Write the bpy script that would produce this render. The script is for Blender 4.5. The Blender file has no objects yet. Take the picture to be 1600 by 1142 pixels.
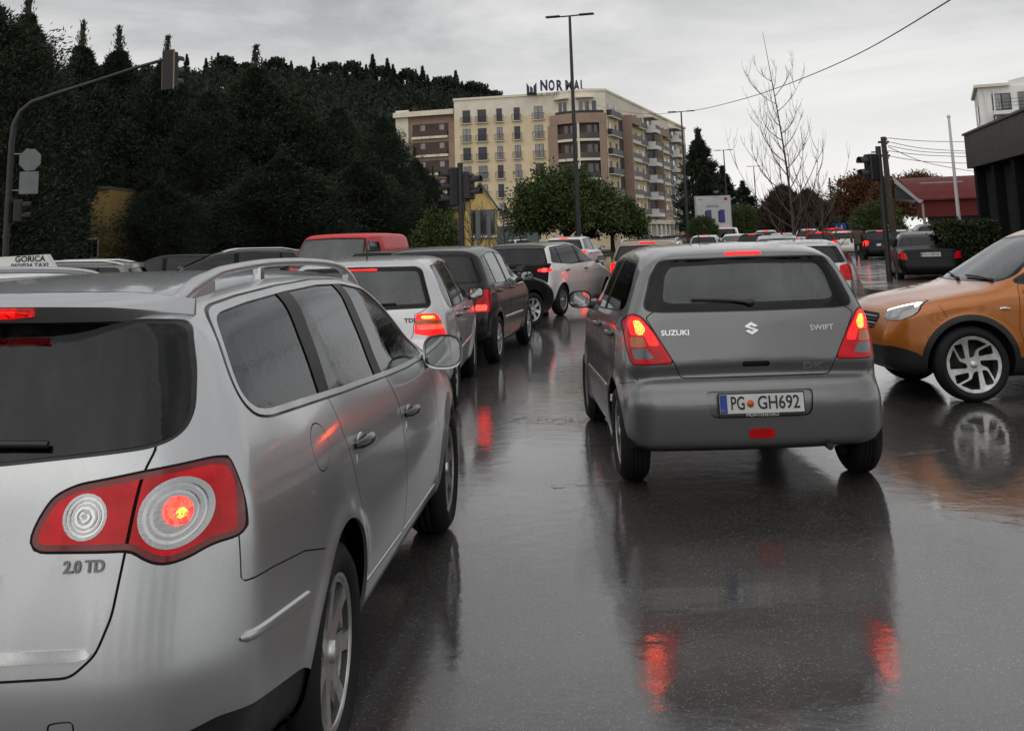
import bpy, math, random
import numpy as np
from mathutils import Vector, Matrix
random.seed(7); RNG = np.random.default_rng(7)
R_ = math.radians
scene = bpy.context.scene; COL = scene.collection

# ---------------------------------------------------------------- camera: phone held level-ish, photo cropped from a taller frame (lens shift)
F_PX, HOR, ROLL, EYE = 1690., 373.2, R_(1.73), 1.573
PITCH = math.atan((HOR-76)*math.cos(ROLL)/F_PX)
_fw = np.array([0, math.cos(PITCH), math.sin(PITCH)]); _u = np.array([0, -math.sin(PITCH), math.cos(PITCH)]); _r = np.array([1., 0, 0])
C_RT = _r*math.cos(ROLL)-_u*math.sin(ROLL); C_UP = _u*math.cos(ROLL)+_r*math.sin(ROLL)
cam = bpy.data.cameras.new('camera'); camo = bpy.data.objects.new('camera', cam); COL.objects.link(camo)
cam.sensor_width = 36; cam.sensor_fit = 'HORIZONTAL'; cam.lens = F_PX/1600*36; cam.shift_y = -(571-76)/1600; cam.clip_start = .05; cam.clip_end = 3000
camo.matrix_world = Matrix(((C_RT[0], C_UP[0], -_fw[0], 0), (C_RT[1], C_UP[1], -_fw[1], 0), (C_RT[2], C_UP[2], -_fw[2], EYE), (0, 0, 0, 1)))
scene.camera = camo
def ray(px, py): return _fw+C_RT*(px-800)/F_PX-C_UP*(py-76)/F_PX
def at(px, py, Y):
    """world point at depth Y seen in direction of a picture position: used only to survey where things stand"""
    d = ray(px, py); return np.array([0, 0, EYE])+d*(Y/d[1])
def gnd(px, py, z=0):
    d = ray(px, py); return np.array([0, 0, EYE])+d*((z-EYE)/d[2])
def xat(px, Y, py=360): return float(at(px, py, Y)[0])
def zat(px, py, Y): return float(at(px, py, Y)[2])

# ---------------------------------------------------------------- world: overcast winter sky over a dim Nishita sky, one soft sun
SUN_EL, SUN_AZ = R_(45), R_(205)
world = bpy.data.worlds.new('World'); scene.world = world; world.use_nodes = True
wn, wl = world.node_tree.nodes, world.node_tree.links; wn.clear()
wo = wn.new('ShaderNodeOutputWorld'); bg = wn.new('ShaderNodeBackground'); sky = wn.new('ShaderNodeTexSky')
sky.sky_type = 'NISHITA'; sky.sun_disc = False; sky.sun_elevation = SUN_EL; sky.sun_rotation = SUN_AZ; sky.dust_density = 4
tc = wn.new('ShaderNodeTexCoord'); mp = wn.new('ShaderNodeMapping'); mp.inputs['Scale'].default_value = (1.0, 1.0, 3.2); mp.inputs['Location'].default_value = (.35, .1, .2)
n1 = wn.new('ShaderNodeTexNoise'); n1.inputs['Scale'].default_value = 2.6; n1.inputs['Detail'].default_value = 7; n1.inputs['Roughness'].default_value = .6; n1.inputs['Distortion'].default_value = .35
cr = wn.new('ShaderNodeValToRGB'); e = cr.color_ramp.elements
e[0].position, e[0].color = .36, (4.6, 4.65, 4.75, 1); e[1].position, e[1].color = .64, (9.4, 9.35, 9.2, 1)
sx = wn.new('ShaderNodeSeparateXYZ'); hz = wn.new('ShaderNodeMapRange'); hz.inputs['From Min'].default_value = 0; hz.inputs['From Max'].default_value = .25; hz.inputs['To Min'].default_value = 1; hz.inputs['To Max'].default_value = 0; hz.interpolation_type = 'SMOOTHSTEP'
mh = wn.new('ShaderNodeMix'); mh.data_type = 'RGBA'; mh.inputs[7].default_value = (11.4, 11.25, 11.0, 1)
ms = wn.new('ShaderNodeMix'); ms.data_type = 'RGBA'; ms.inputs[0].default_value = .92
wl.new(tc.outputs['Generated'], mp.inputs['Vector']); wl.new(mp.outputs[0], n1.inputs['Vector']); wl.new(n1.outputs['Fac'], cr.inputs['Fac'])
wl.new(tc.outputs['Generated'], sx.inputs[0]); wl.new(sx.outputs['Z'], hz.inputs['Value']); wl.new(hz.outputs[0], mh.inputs[0]); wl.new(cr.outputs[0], mh.inputs[6])
wl.new(sky.outputs[0], ms.inputs[6]); wl.new(mh.outputs[2], ms.inputs[7]); wl.new(ms.outputs[2], bg.inputs['Color']); bg.inputs['Strength'].default_value = .072; wl.new(bg.outputs[0], wo.inputs[0])
sun = bpy.data.lights.new('sun', 'SUN'); sun.energy = .65; sun.angle = R_(95); sun.color = (1, .985, .96)
suno = bpy.data.objects.new('sun', sun); COL.objects.link(suno); suno.location = (0, 0, 60)
suno.rotation_euler = Vector((math.sin(SUN_AZ)*math.cos(SUN_EL), math.cos(SUN_AZ)*math.cos(SUN_EL), math.sin(SUN_EL))).to_track_quat('Z', 'Y').to_euler()
scene.view_settings.view_transform = 'Standard'; scene.view_settings.look = 'None'; scene.view_settings.exposure = .32; scene.view_settings.gamma = 1
scene.cycles.max_bounces = 7; scene.cycles.transparent_max_bounces = 10; scene.cycles.caustics_reflective = False; scene.cycles.caustics_refractive = False

# ---------------------------------------------------------------- materials
MATS = {}
class NT:
    def __init__(s, name):
        s.m = bpy.data.materials.new(name); s.m.use_nodes = True; s.t = s.m.node_tree; s.n = s.t.nodes; s.b = s.n['Principled BSDF']; s.out = s.n['Material Output']
    def new(s, t, **k):
        o = s.n.new('ShaderNode'+t)
        for a, v in k.items():
            if a in o.inputs: o.inputs[a].default_value = v
            else: setattr(o, a, v)
        return o
    def link(s, a, b): s.t.links.new(a, b)
    def noise(s, scale, detail=3, rough=.5, vec=None, dist=0.):
        o = s.new('TexNoise'); o.inputs['Scale'].default_value = scale; o.inputs['Detail'].default_value = detail; o.inputs['Roughness'].default_value = rough; o.inputs['Distortion'].default_value = dist
        if vec is not None: s.link(vec, o.inputs['Vector'])
        return o.outputs['Fac']
    def coord(s, w='Object', scale=None):
        o = s.new('TexCoord').outputs[w]
        if scale is not None:
            mp = s.new('Mapping'); mp.inputs['Scale'].default_value = scale; s.link(o, mp.inputs['Vector']); o = mp.outputs[0]
        return o
    def ramp(s, fac, stops):
        o = s.new('ValToRGB'); s.link(fac, o.inputs[0]); el = o.color_ramp.elements
        while len(el) < len(stops): el.new(.5)
        for x, (p, c) in zip(el, stops): x.position = p; x.color = tuple(c)+(1,) if len(c) == 3 else c
        return o.outputs[0]
    def rng(s, fac, a, b, c, d):
        o = s.new('MapRange'); s.link(fac, o.inputs[0]); o.inputs[1].default_value = a; o.inputs[2].default_value = b; o.inputs[3].default_value = c; o.inputs[4].default_value = d; return o.outputs[0]
    def mix(s, fac, a, b):
        o = s.new('Mix', data_type='RGBA')
        for k, v in ((0, fac), (6, a), (7, b)):
            if isinstance(v, (int, float)): o.inputs[k].default_value = v
            elif isinstance(v, tuple): o.inputs[k].default_value = v+(1,) if len(v) == 3 else v
            else: s.link(v, o.inputs[k])
        return o.outputs[2]
    def bump(s, h, strength, dist, inp='Normal'):
        o = s.new('Bump'); o.inputs['Strength'].default_value = strength; o.inputs['Distance'].default_value = dist; s.link(h, o.inputs['Height']); s.link(o.outputs[0], s.b.inputs[inp]); return o
    def set(s, **k):
        for a, v in k.items():
            a = a.replace('_', ' ')
            s.b.inputs[a].default_value = (v+(1,) if isinstance(v, tuple) and len(v) == 3 else v)
def mat(name, col=(.5, .5, .5), rough=.5, metal=0., coat=0., spec=.5, emit=None, es=0., var=0., vs=6., bump=0., bs=40., bd=.01, rv=0.):
    if name in MATS: return MATS[name]
    t = NT(name); t.set(Base_Color=col, Roughness=rough, Metallic=metal); t.b.inputs['Coat Weight'].default_value = coat; t.b.inputs['Coat Roughness'].default_value = .04; t.b.inputs['Specular IOR Level'].default_value = spec
    if var or rv:
        f = t.noise(vs, 5, .6, t.coord())
        if var:
            a = tuple(c*(1-var) for c in col); b = tuple(min(1, c*(1+var)) for c in col); t.link(t.ramp(f, [(.3, a), (.7, b)]), t.b.inputs['Base Color'])
        if rv: t.link(t.rng(f, .3, .7, max(.02, rough-rv), min(1, rough+rv)), t.b.inputs['Roughness'])
    if bump: t.bump(t.noise(bs, 4, .6, t.coord()), bump, bd)
    if emit: t.set(Emission_Color=emit, Emission_Strength=es)
    MATS[name] = t.m; return t.m
def paint(name, col, metal=.6, rough=.32, dirt=(.10, .092, .082), amt=.35, coat=.9, spec=.5):
    """metallic lacquer, rain film and road grime; cloth-dark on its inside"""
    if name in MATS: return MATS[name]
    t = NT(name); co = t.coord(); t.set(Metallic=metal, Coat_Weight=coat, Specular_IOR_Level=spec)
    g = t.noise(3.2, 7, .65, co); f = t.noise(900., 1, .5, co); g2 = t.noise(38., 4, .7, co)
    st = t.noise(1., 5, .6, t.coord('Object', (9., 9., 1.2)))
    c = t.mix(t.rng(f, .35, .65, 0, 1), tuple(v*.86 for v in col), tuple(min(1, v*1.1) for v in col))
    mk = t.new('Math', operation='MULTIPLY'); t.link(t.rng(g, .42, .75, 0, amt*.6), mk.inputs[0]); t.link(t.rng(g2, .3, .7, .4, 1), mk.inputs[1])
    mk2 = t.new('Math', operation='ADD', use_clamp=True); t.link(mk.outputs[0], mk2.inputs[0]); t.link(t.rng(st, .52, .8, 0, amt*.04), mk2.inputs[1])
    c = t.mix(mk2.outputs[0], c, dirt); bf = t.new('NewGeometry').outputs['Backfacing']
    t.link(t.mix(bf, c, (.02, .02, .022)), t.b.inputs['Base Color'])
    t.link(t.rng(mk2.outputs[0], 0, .5, rough, .6), t.b.inputs['Roughness'])
    t.link(t.rng(g2, .3, .75, .03, .13), t.b.inputs['Coat Roughness'])
    dv = t.new('TexVoronoi', Scale=170.); t.link(co, dv.inputs['Vector'])
    dd = t.rng(dv.outputs['Distance'], .0, .35, 1, 0); nb = t.noise(1.6, 2, .5, co)
    mm = t.new('Math', operation='MULTIPLY'); t.link(dd, mm.inputs[0]); t.link(t.rng(t.noise(30, 2, .5, co), .52, .62, 0, 1), mm.inputs[1])
    b1 = t.new('Bump'); b1.inputs['Strength'].default_value = .12; b1.inputs['Distance'].default_value = .0015; t.link(mm.outputs[0], b1.inputs['Height'])
    b2 = t.new('Bump'); b2.inputs['Strength'].default_value = .06; b2.inputs['Distance'].default_value = .02; t.link(nb, b2.inputs['Height']); t.link(b2.outputs[0], b1.inputs['Normal'])
    t.link(b1.outputs[0], t.b.inputs['Coat Normal']); t.link(b2.outputs[0], t.b.inputs['Normal'])
    MATS[name] = t.m; return t.m
def glass(name, tint=(.35, .4, .38), wet=.5, refl=1.0, fog=0.):
    """one sheet of tinted glass: Fresnel mirror over a tinted clear sheet, rain film breaking it up"""
    if name in MATS: return MATS[name]
    t = NT(name); t.n.remove(t.b); co = t.coord()
    tr = t.new('BsdfTransparent'); tr.inputs[0].default_value = tint+(1,)
    gl = t.new('BsdfGlossy'); gl.inputs['Roughness'].default_value = .03; gl.inputs['Color'].default_value = (.95, .97, 1, 1)
    df = t.new('BsdfDiffuse'); df.inputs[0].default_value = (.20, .215, .21, 1)
    fr = t.new('Fresnel'); fr.inputs[0].default_value = 1.52
    sc = t.new('Math', operation='MULTIPLY', use_clamp=True); sc.inputs[1].default_value = refl*1.15; t.link(fr.outputs[0], sc.inputs[0])
    film = t.noise(1., 6, .6, t.coord('Object', (20, 20, 2.2))); patch = t.noise(2.3, 4, .55, co)
    mf = t.new('Math', operation='MULTIPLY'); t.link(t.rng(film, .45, .8, .05 if not fog else .75, 1), mf.inputs[0]); t.link(t.rng(patch, .42, .68, fog, fog+wet*.42), mf.inputs[1])
    m0 = t.new('MixShader'); t.link(mf.outputs[0], m0.inputs[0]); t.link(tr.outputs[0], m0.inputs[1]); t.link(df.outputs[0], m0.inputs[2])
    m1 = t.new('MixShader'); t.link(sc.outputs[0], m1.inputs[0]); t.link(m0.outputs[0], m1.inputs[1]); t.link(gl.outputs[0], m1.inputs[2])
    bp = t.new('Bump'); bp.inputs['Strength'].default_value = .05; bp.inputs['Distance'].default_value = .01; t.link(t.noise(25, 3, .6, co), bp.inputs['Height']); t.link(bp.outputs[0], gl.inputs['Normal']); t.link(bp.outputs[0], fr.inputs['Normal'])
    t.link(m1.outputs[0], t.out.inputs[0]); MATS[name] = t.m; return t.m
M_RUB = mat('rubber', (.012, .012, .013), .75, bump=.3, bs=60, bd=.002, spec=.3)
M_BLK = mat('black_trim', (.014, .014, .015), .42, rv=.15)
M_GLOSSBLK = mat('gloss_black', (.006, .006, .007), .4, spec=.12)
M_FRIT = mat('printed_glass_border', (.003, .003, .003), .03, spec=.26)
M_CLOTH = mat('seat_cloth', (.035, .035, .038), .9, var=.2, vs=30)
M_GREYCLOTH = mat('grey_cloth', (.10, .10, .10), .9, var=.2, vs=30)
M_CHROME = mat('chrome', (.62, .62, .63), .14, 1.0, rv=.06)
M_SATIN = mat('satin_aluminium', (.55, .56, .57), .34, .9, rv=.1)
M_ALLOY = mat('alloy_wheel', (.56, .56, .55), .34, .85, var=.25, vs=14)
M_DARKMETAL = mat('brake_metal', (.05, .045, .04), .6, .6, var=.4, vs=20)
M_SEAM = mat('panel_gap', (.006, .006, .006), .9)
M_PLATE = mat('plate_white', (.62, .62, .60), .45, var=.06)
M_INK = mat('plate_ink', (.012, .012, .014), .5)
M_PLBLUE = mat('plate_blue', (.02, .06, .30), .4)
M_RED = mat('red_lens', (.60, .005, .010), .16, coat=.1, spec=.3, var=.38, vs=9)
def lit(name, col, emit, es, scale=90., lo=.25):
    t = NT(name); t.set(Base_Color=col, Roughness=.2); v = t.new('TexVoronoi', Scale=scale); t.link(t.coord(), v.inputs['Vector']); s_ = t.new('SeparateColor'); t.link(v.outputs['Color'], s_.inputs[0])
    t.set(Emission_Color=emit); t.link(t.rng(s_.outputs[0], 0, 1, es*lo, es*1.5), t.b.inputs['Emission Strength']); MATS[name] = t.m; return t.m
M_REDLIT = lit('red_lens_lit', (.45, .006, .008), (1, .007, .006), 1.7)
M_THIRD = lit('third_lamp_lit', (.45, .006, .008), (1, .006, .005), .75, 60.)
M_BULB = lit('bulb_glow', (.6, .02, .02), (1, .022, .014), 5.5, 120.)
M_HOT = lit('bulb_hot', (.8, .2, .05), (1, .075, .010), 11., 140., .12)
M_AMBER = mat('amber_lens', (.50, .12, .015), .15, coat=.6)
M_CLEAR = mat('clear_lens', (.46, .46, .46), .16, .75, bump=.5, bs=160, bd=.002, coat=.6)
M_SMOKE = mat('smoked_lens', (.10, .11, .13), .15, .3, coat=.8, bump=.4, bs=120, bd=.002)
M_WHITELIT = mat('led_white', (.9, .9, .9), .2, emit=(1, .97, .78), es=2.4)
M_MIRROR = mat('mirror_glass', (.5, .52, .53), .03, 1.0)
GL_DARK = glass('privacy_glass', (.05, .058, .056), .2, .7)
GL_CAR = glass('car_glass', (.72, .78, .75), .4, .9); GL_FOG = glass('misted_glass', (.80, .86, .83), .45, .85, .30)
GL_SIDE = glass('side_glass', (.17, .19, .182), .25, .68)

# ---------------------------------------------------------------- object helpers
def tag(o, label=None, cat=None, group=None, kind=None):
    if label: o['label'] = label
    if cat: o['category'] = cat
    if group: o['group'] = group
    if kind: o['kind'] = kind
    return o
def empty(name, loc=(0, 0, 0), rz=0., parent=None):
    o = bpy.data.objects.new(name, None); COL.objects.link(o); o.location = loc; o.rotation_euler = (0, 0, rz); o.empty_display_size = .3
    if parent: o.parent = parent
    return o
def link(name, me, m=None, parent=None):
    o = bpy.data.objects.new(name, me); COL.objects.link(o)
    if m is not None and not me.materials: me.materials.append(m)
    if parent: o.parent = parent
    return o
def tri_mesh(name, sh, smooth=True):
    V, N, T = sh; me = bpy.data.meshes.new(name); me.vertices.add(len(V)); me.vertices.foreach_set('co', np.ascontiguousarray(V, np.float32).ravel())
    me.loops.add(3*len(T)); me.loops.foreach_set('vertex_index', np.ascontiguousarray(T, np.int32).ravel())
    me.polygons.add(len(T)); me.polygons.foreach_set('loop_start', np.arange(0, 3*len(T), 3, dtype=np.int32)); me.polygons.foreach_set('loop_total', np.full(len(T), 3, np.int32))
    me.update(calc_edges=True)
    if smooth:
        me.polygons.foreach_set('use_smooth', np.ones(len(T), bool))
        if N is not None: me.normals_split_custom_set_from_vertices(np.asarray(N, float).tolist())
    return me
class MB:
    """collects simple shapes, builds ONE mesh object"""
    def __init__(s): s.V = []; s.F = []; s.sm = []
    def add(s, V, F, smooth=False):
        o = len(s.V); s.V += [tuple(map(float, v)) for v in V]; s.F += [tuple(i+o for i in f) for f in F]; s.sm += [smooth]*len(F); return s
    def box(s, c, d, rz=0., M=None, bev=0.):
        x, y, z = d[0]/2, d[1]/2, d[2]/2
        if bev:
            b = min(bev, x*.9, y*.9, z*.9); V = []
            for sx in (-1, 1):
                for sy in (-1, 1):
                    for sz in (-1, 1): V += [(sx*x, sy*(y-b), sz*(z-b)), (sx*(x-b), sy*y, sz*(z-b)), (sx*(x-b), sy*(y-b), sz*z)]
            i = lambda a, b_, c_, k: (a*4+b_*2+c_)*3+k
            F = [[i(a, 0, 0, 0), i(a, 1, 0, 0), i(a, 1, 1, 0), i(a, 0, 1, 0)][::1 if a else -1] for a in (0, 1)]
            F += [[i(0, a, 0, 1), i(0, a, 1, 1), i(1, a, 1, 1), i(1, a, 0, 1)][::1 if a else -1] for a in (0, 1)]
            F += [[i(0, 0, a, 2), i(1, 0, a, 2), i(1, 1, a, 2), i(0, 1, a, 2)][::1 if a else -1] for a in (0, 1)]
            for a in (0, 1):
                for b_ in (0, 1):
                    F.append([i(a, b_, 0, 0), i(a, b_, 1, 0), i(a, b_, 1, 1), i(a, b_, 0, 1)][::-1 if (a ^ b_) else 1][::-1])
                    F.append([i(a, 0, b_, 0), i(a, 1, b_, 0), i(a, 1, b_, 2), i(a, 0, b_, 2)][::-1 if not (a ^ b_) else 1][::-1])
                    F.append([i(0, a, b_, 1), i(1, a, b_, 1), i(1, a, b_, 2), i(0, a, b_, 2)][::-1 if (a ^ b_) else 1][::-1])
            for a in (0, 1):
                for b_ in (0, 1):
                    for c_ in (0, 1): F.append([i(a, b_, c_, 0), i(a, b_, c_, 1), i(a, b_, c_, 2)][::1 if (a+b_+c_) % 2 else -1])
        else:
            V = [(sx*x, sy*y, sz*z) for sx in (-1, 1) for sy in (-1, 1) for sz in (-1, 1)]
            F = [(0, 1, 3, 2), (4, 6, 7, 5), (0, 4, 5, 1), (2, 3, 7, 6), (0, 2, 6, 4), (1, 5, 7, 3)]
        if M is not None: V = [tuple(M @ Vector(v)) for v in V]
        elif rz: cc, ss = math.cos(rz), math.sin(rz); V = [(a*cc-b*ss, a*ss+b*cc, h) for a, b, h in V]
        return s.add([(a+c[0], b+c[1], h+c[2]) for a, b, h in V], F)
    def tube(s, pts, r, n=8, cap=True, smooth=True):
        pts = [Vector(p) for p in pts]; rs = r if isinstance(r, (list, tuple)) else [r]*len(pts); V = []; F = []
        up = None
        for i, p in enumerate(pts):
            d = (pts[min(i+1, len(pts)-1)]-pts[max(i-1, 0)]).normalized()
            if up is None: up = Vector((0, 0, 1)) if abs(d.z) < .9 else Vector((1, 0, 0))
            a = d.cross(up).normalized(); b = a.cross(d).normalized(); up = b
            for k in range(n): t = 2*math.pi*k/n; V.append(p+(a*math.cos(t)+b*math.sin(t))*rs[i])
        for i in range(len(pts)-1):
            for k in range(n): F.append((i*n+k, i*n+(k+1) % n, (i+1)*n+(k+1) % n, (i+1)*n+k))
        s.add(V, F, smooth)
        if cap: s.add(V[:n], [tuple(range(n))[::-1]]); s.add(V[-n:], [tuple(range(n))])
        return s
    def prism(s, poly, d0, d1, axis='y'):
        """outline extruded between d0 and d1"""
        n = len(poly); f = dict(y=lambda a, b, t: (a, t, b), x=lambda a, b, t: (t, a, b), z=lambda a, b, t: (a, b, t))[axis]
        V = [f(a, b, d0) for a, b in poly]+[f(a, b, d1) for a, b in poly]
        F = [tuple(range(n)), tuple(range(n, 2*n))[::-1]]+[(i, i+n, (i+1) % n+n, (i+1) % n) for i in range(n)]
        return s.add(V, F)
    def lathe(s, prof, n=32, axis='z', smooth=True):
        V = []; F = []; m = len(prof)
        for k in range(n):
            t = 2*math.pi*k/n; c, q = math.cos(t), math.sin(t)
            for r, h in prof: V.append((r*c, r*q, h) if axis == 'z' else (r*c, h, r*q) if axis == 'y' else (h, r*c, r*q))
        for k in range(n):
            for i in range(m-1): F.append((k*m+i, ((k+1) % n)*m+i, ((k+1) % n)*m+i+1, k*m+i+1))
        return s.add(V, F, smooth)
    def ellip(s, c, r, nu=14, nv=9, M=None):
        V = []; F = []
        for j in range(nv+1):
            ph = math.pi*j/nv
            for k in range(nu):
                t = 2*math.pi*k/nu; p = Vector((r[0]*math.sin(ph)*math.cos(t), r[1]*math.sin(ph)*math.sin(t), r[2]*math.cos(ph)))
                if M is not None: p = M @ p
                V.append((p.x+c[0], p.y+c[1], p.z+c[2]))
        for j in range(nv):
            for k in range(nu): F.append((j*nu+k, (j+1)*nu+k, (j+1)*nu+(k+1) % nu, j*nu+(k+1) % nu))
        return s.add(V, F, True)
    def mesh(s, name):
        me = bpy.data.meshes.new(name); me.from_pydata(s.V, [], s.F); me.polygons.foreach_set('use_smooth', s.sm); me.update(); return me
    def build(s, name, m=None, parent=None, loc=None):
        o = link(name, s.mesh(name), m, parent)
        if loc is not None: o.location = loc
        return o
def text_obj(name, body, size, m, parent=None, M=None, ext=.002, align='CENTER', width=None, bold=0.):
    cu = bpy.data.curves.new(name, 'FONT'); cu.body = body; cu.size = size; cu.extrude = ext; cu.align_x = align; cu.align_y = 'CENTER'; cu.resolution_u = 3; cu.offset = bold
    t = bpy.data.objects.new(name, cu); COL.objects.link(t); dg = bpy.context.evaluated_depsgraph_get()
    me = bpy.data.meshes.new_from_object(t.evaluated_get(dg)); bpy.data.objects.remove(t); bpy.data.curves.remove(cu)
    if width:
        co = np.zeros(len(me.vertices)*3); me.vertices.foreach_get('co', co); co = co.reshape(-1, 3); w = np.ptp(co[:, 0]); co[:, 0] *= width/max(w, 1e-6); me.vertices.foreach_set('co', co.ravel())
    me.materials.clear(); me.materials.append(m); o = link(name, me, None, parent)
    if M is not None: o.matrix_local = M
    return o
# ---------------------------------------------------------------- geometry engine (numpy)
def fillet(pts, r0=.02, n=6, closed=True):
    """closed outline of (a, b[, r]) corner points -> dense polyline with softened corners"""
    P = [np.array(p[:2], float) for p in pts]; R = [(p[2] if len(p) > 2 else r0) for p in pts]
    out = []; m = len(P)
    for i in range(m):
        a, b, c = P[i-1], P[i], P[(i+1) % m]
        u, v = a-b, c-b; lu, lv = np.linalg.norm(u), np.linalg.norm(v)
        if R[i] <= 0 or lu < 1e-6 or lv < 1e-6: out.append(b); continue
        tu, tv = min(R[i], lu*.499), min(R[i], lv*.499)
        p, q = b+u/lu*tu, b+v/lv*tv
        for k in range(n+1):
            t = k/n; out.append(p*(1-t)**2+b*2*t*(1-t)+q*t*t)
    return np.array(out)

def psdf(poly, P):
    """signed distance (negative inside) of points P (n,2) to closed polygon"""
    a = poly; b = np.roll(poly, -1, 0)
    d2 = np.full(len(P), 1e9); s = np.ones(len(P))
    x, y = P[:, 0], P[:, 1]
    for i in range(len(a)):
        ex, ey = b[i]-a[i]; wx, wy = x-a[i, 0], y-a[i, 1]
        L = ex*ex+ey*ey
        if L < 1e-12: continue
        t = np.clip((wx*ex+wy*ey)/L, 0, 1)
        dx, dy = wx-ex*t, wy-ey*t
        d2 = np.minimum(d2, dx*dx+dy*dy)
        c1 = y >= a[i, 1]; c2 = y < b[i, 1]; c3 = ex*wy > ey*wx
        s = np.where((c1 & c2 & c3) | (~c1 & ~c2 & ~c3), -s, s)
    return s*np.sqrt(d2)

def near_sdf(poly, P, m=.12):
    lo, hi = poly.min(0)-m, poly.max(0)+m
    k = np.all((P > lo) & (P < hi), 1); d = np.full(len(P), m); d[k] = psdf(poly, P[k]); return d

class Lut2:
    def __init__(s, poly, h=.012, pad=.35):
        lo, hi = poly.min(0)-pad, poly.max(0)+pad
        s.lo = lo; s.h = h; nx, ny = (np.ceil((hi-lo)/h).astype(int)+1)
        X, Y = np.meshgrid(lo[0]+h*np.arange(nx), lo[1]+h*np.arange(ny), indexing='ij')
        G = psdf(poly, np.stack([X.ravel(), Y.ravel()], 1)).reshape(nx, ny)
        for _ in range(2):
            for ax in (0, 1):
                A = np.take(G, np.r_[0, np.arange(G.shape[ax]-1)], ax); B = np.take(G, np.r_[np.arange(1, G.shape[ax]), G.shape[ax]-1], ax)
                G = .25*A+.5*G+.25*B
        s.G = G; s.gx, s.gy = np.gradient(G, h)
    def _b(s, A, x, y):
        u = np.clip((x-s.lo[0])/s.h, 0, A.shape[0]-1.001); v = np.clip((y-s.lo[1])/s.h, 0, A.shape[1]-1.001)
        i, j = u.astype(int), v.astype(int); u, v = u-i, v-j
        return (A[i, j]*(1-u)+A[i+1, j]*u)*(1-v)+(A[i, j+1]*(1-u)+A[i+1, j+1]*u)*v
    def f(s, x, y): return s._b(s.G, x, y)
    def g(s, x, y): return s._b(s.gx, x, y), s._b(s.gy, x, y)

class Lut1:
    """smooth curve through (t, value) knots"""
    def __init__(s, kn, h=.01, sm=6):
        kn = np.array(kn, float); s.lo = kn[0, 0]-.2; s.h = h
        t = np.arange(s.lo, kn[-1, 0]+.2, h); v = np.interp(t, kn[:, 0], kn[:, 1])
        for _ in range(sm):
            p = np.pad(v, 2, 'edge'); v = (p[:-4]+2*p[1:-3]+2*p[2:-2]+2*p[3:-1]+p[4:])/8
        s.v = v; s.d = np.gradient(v, h)
    def _i(s, A, t):
        u = np.clip((t-s.lo)/s.h, 0, len(A)-1.001); i = u.astype(int); u = u-i
        return A[i]*(1-u)+A[i+1]*u
    def f(s, t): return s._i(s.v, t)
    def g(s, t): return s._i(s.d, t)

def sstep(a, b, t): t = np.clip((t-a)/(b-a), 0, 1); return t*t*(3-2*t)

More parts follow.
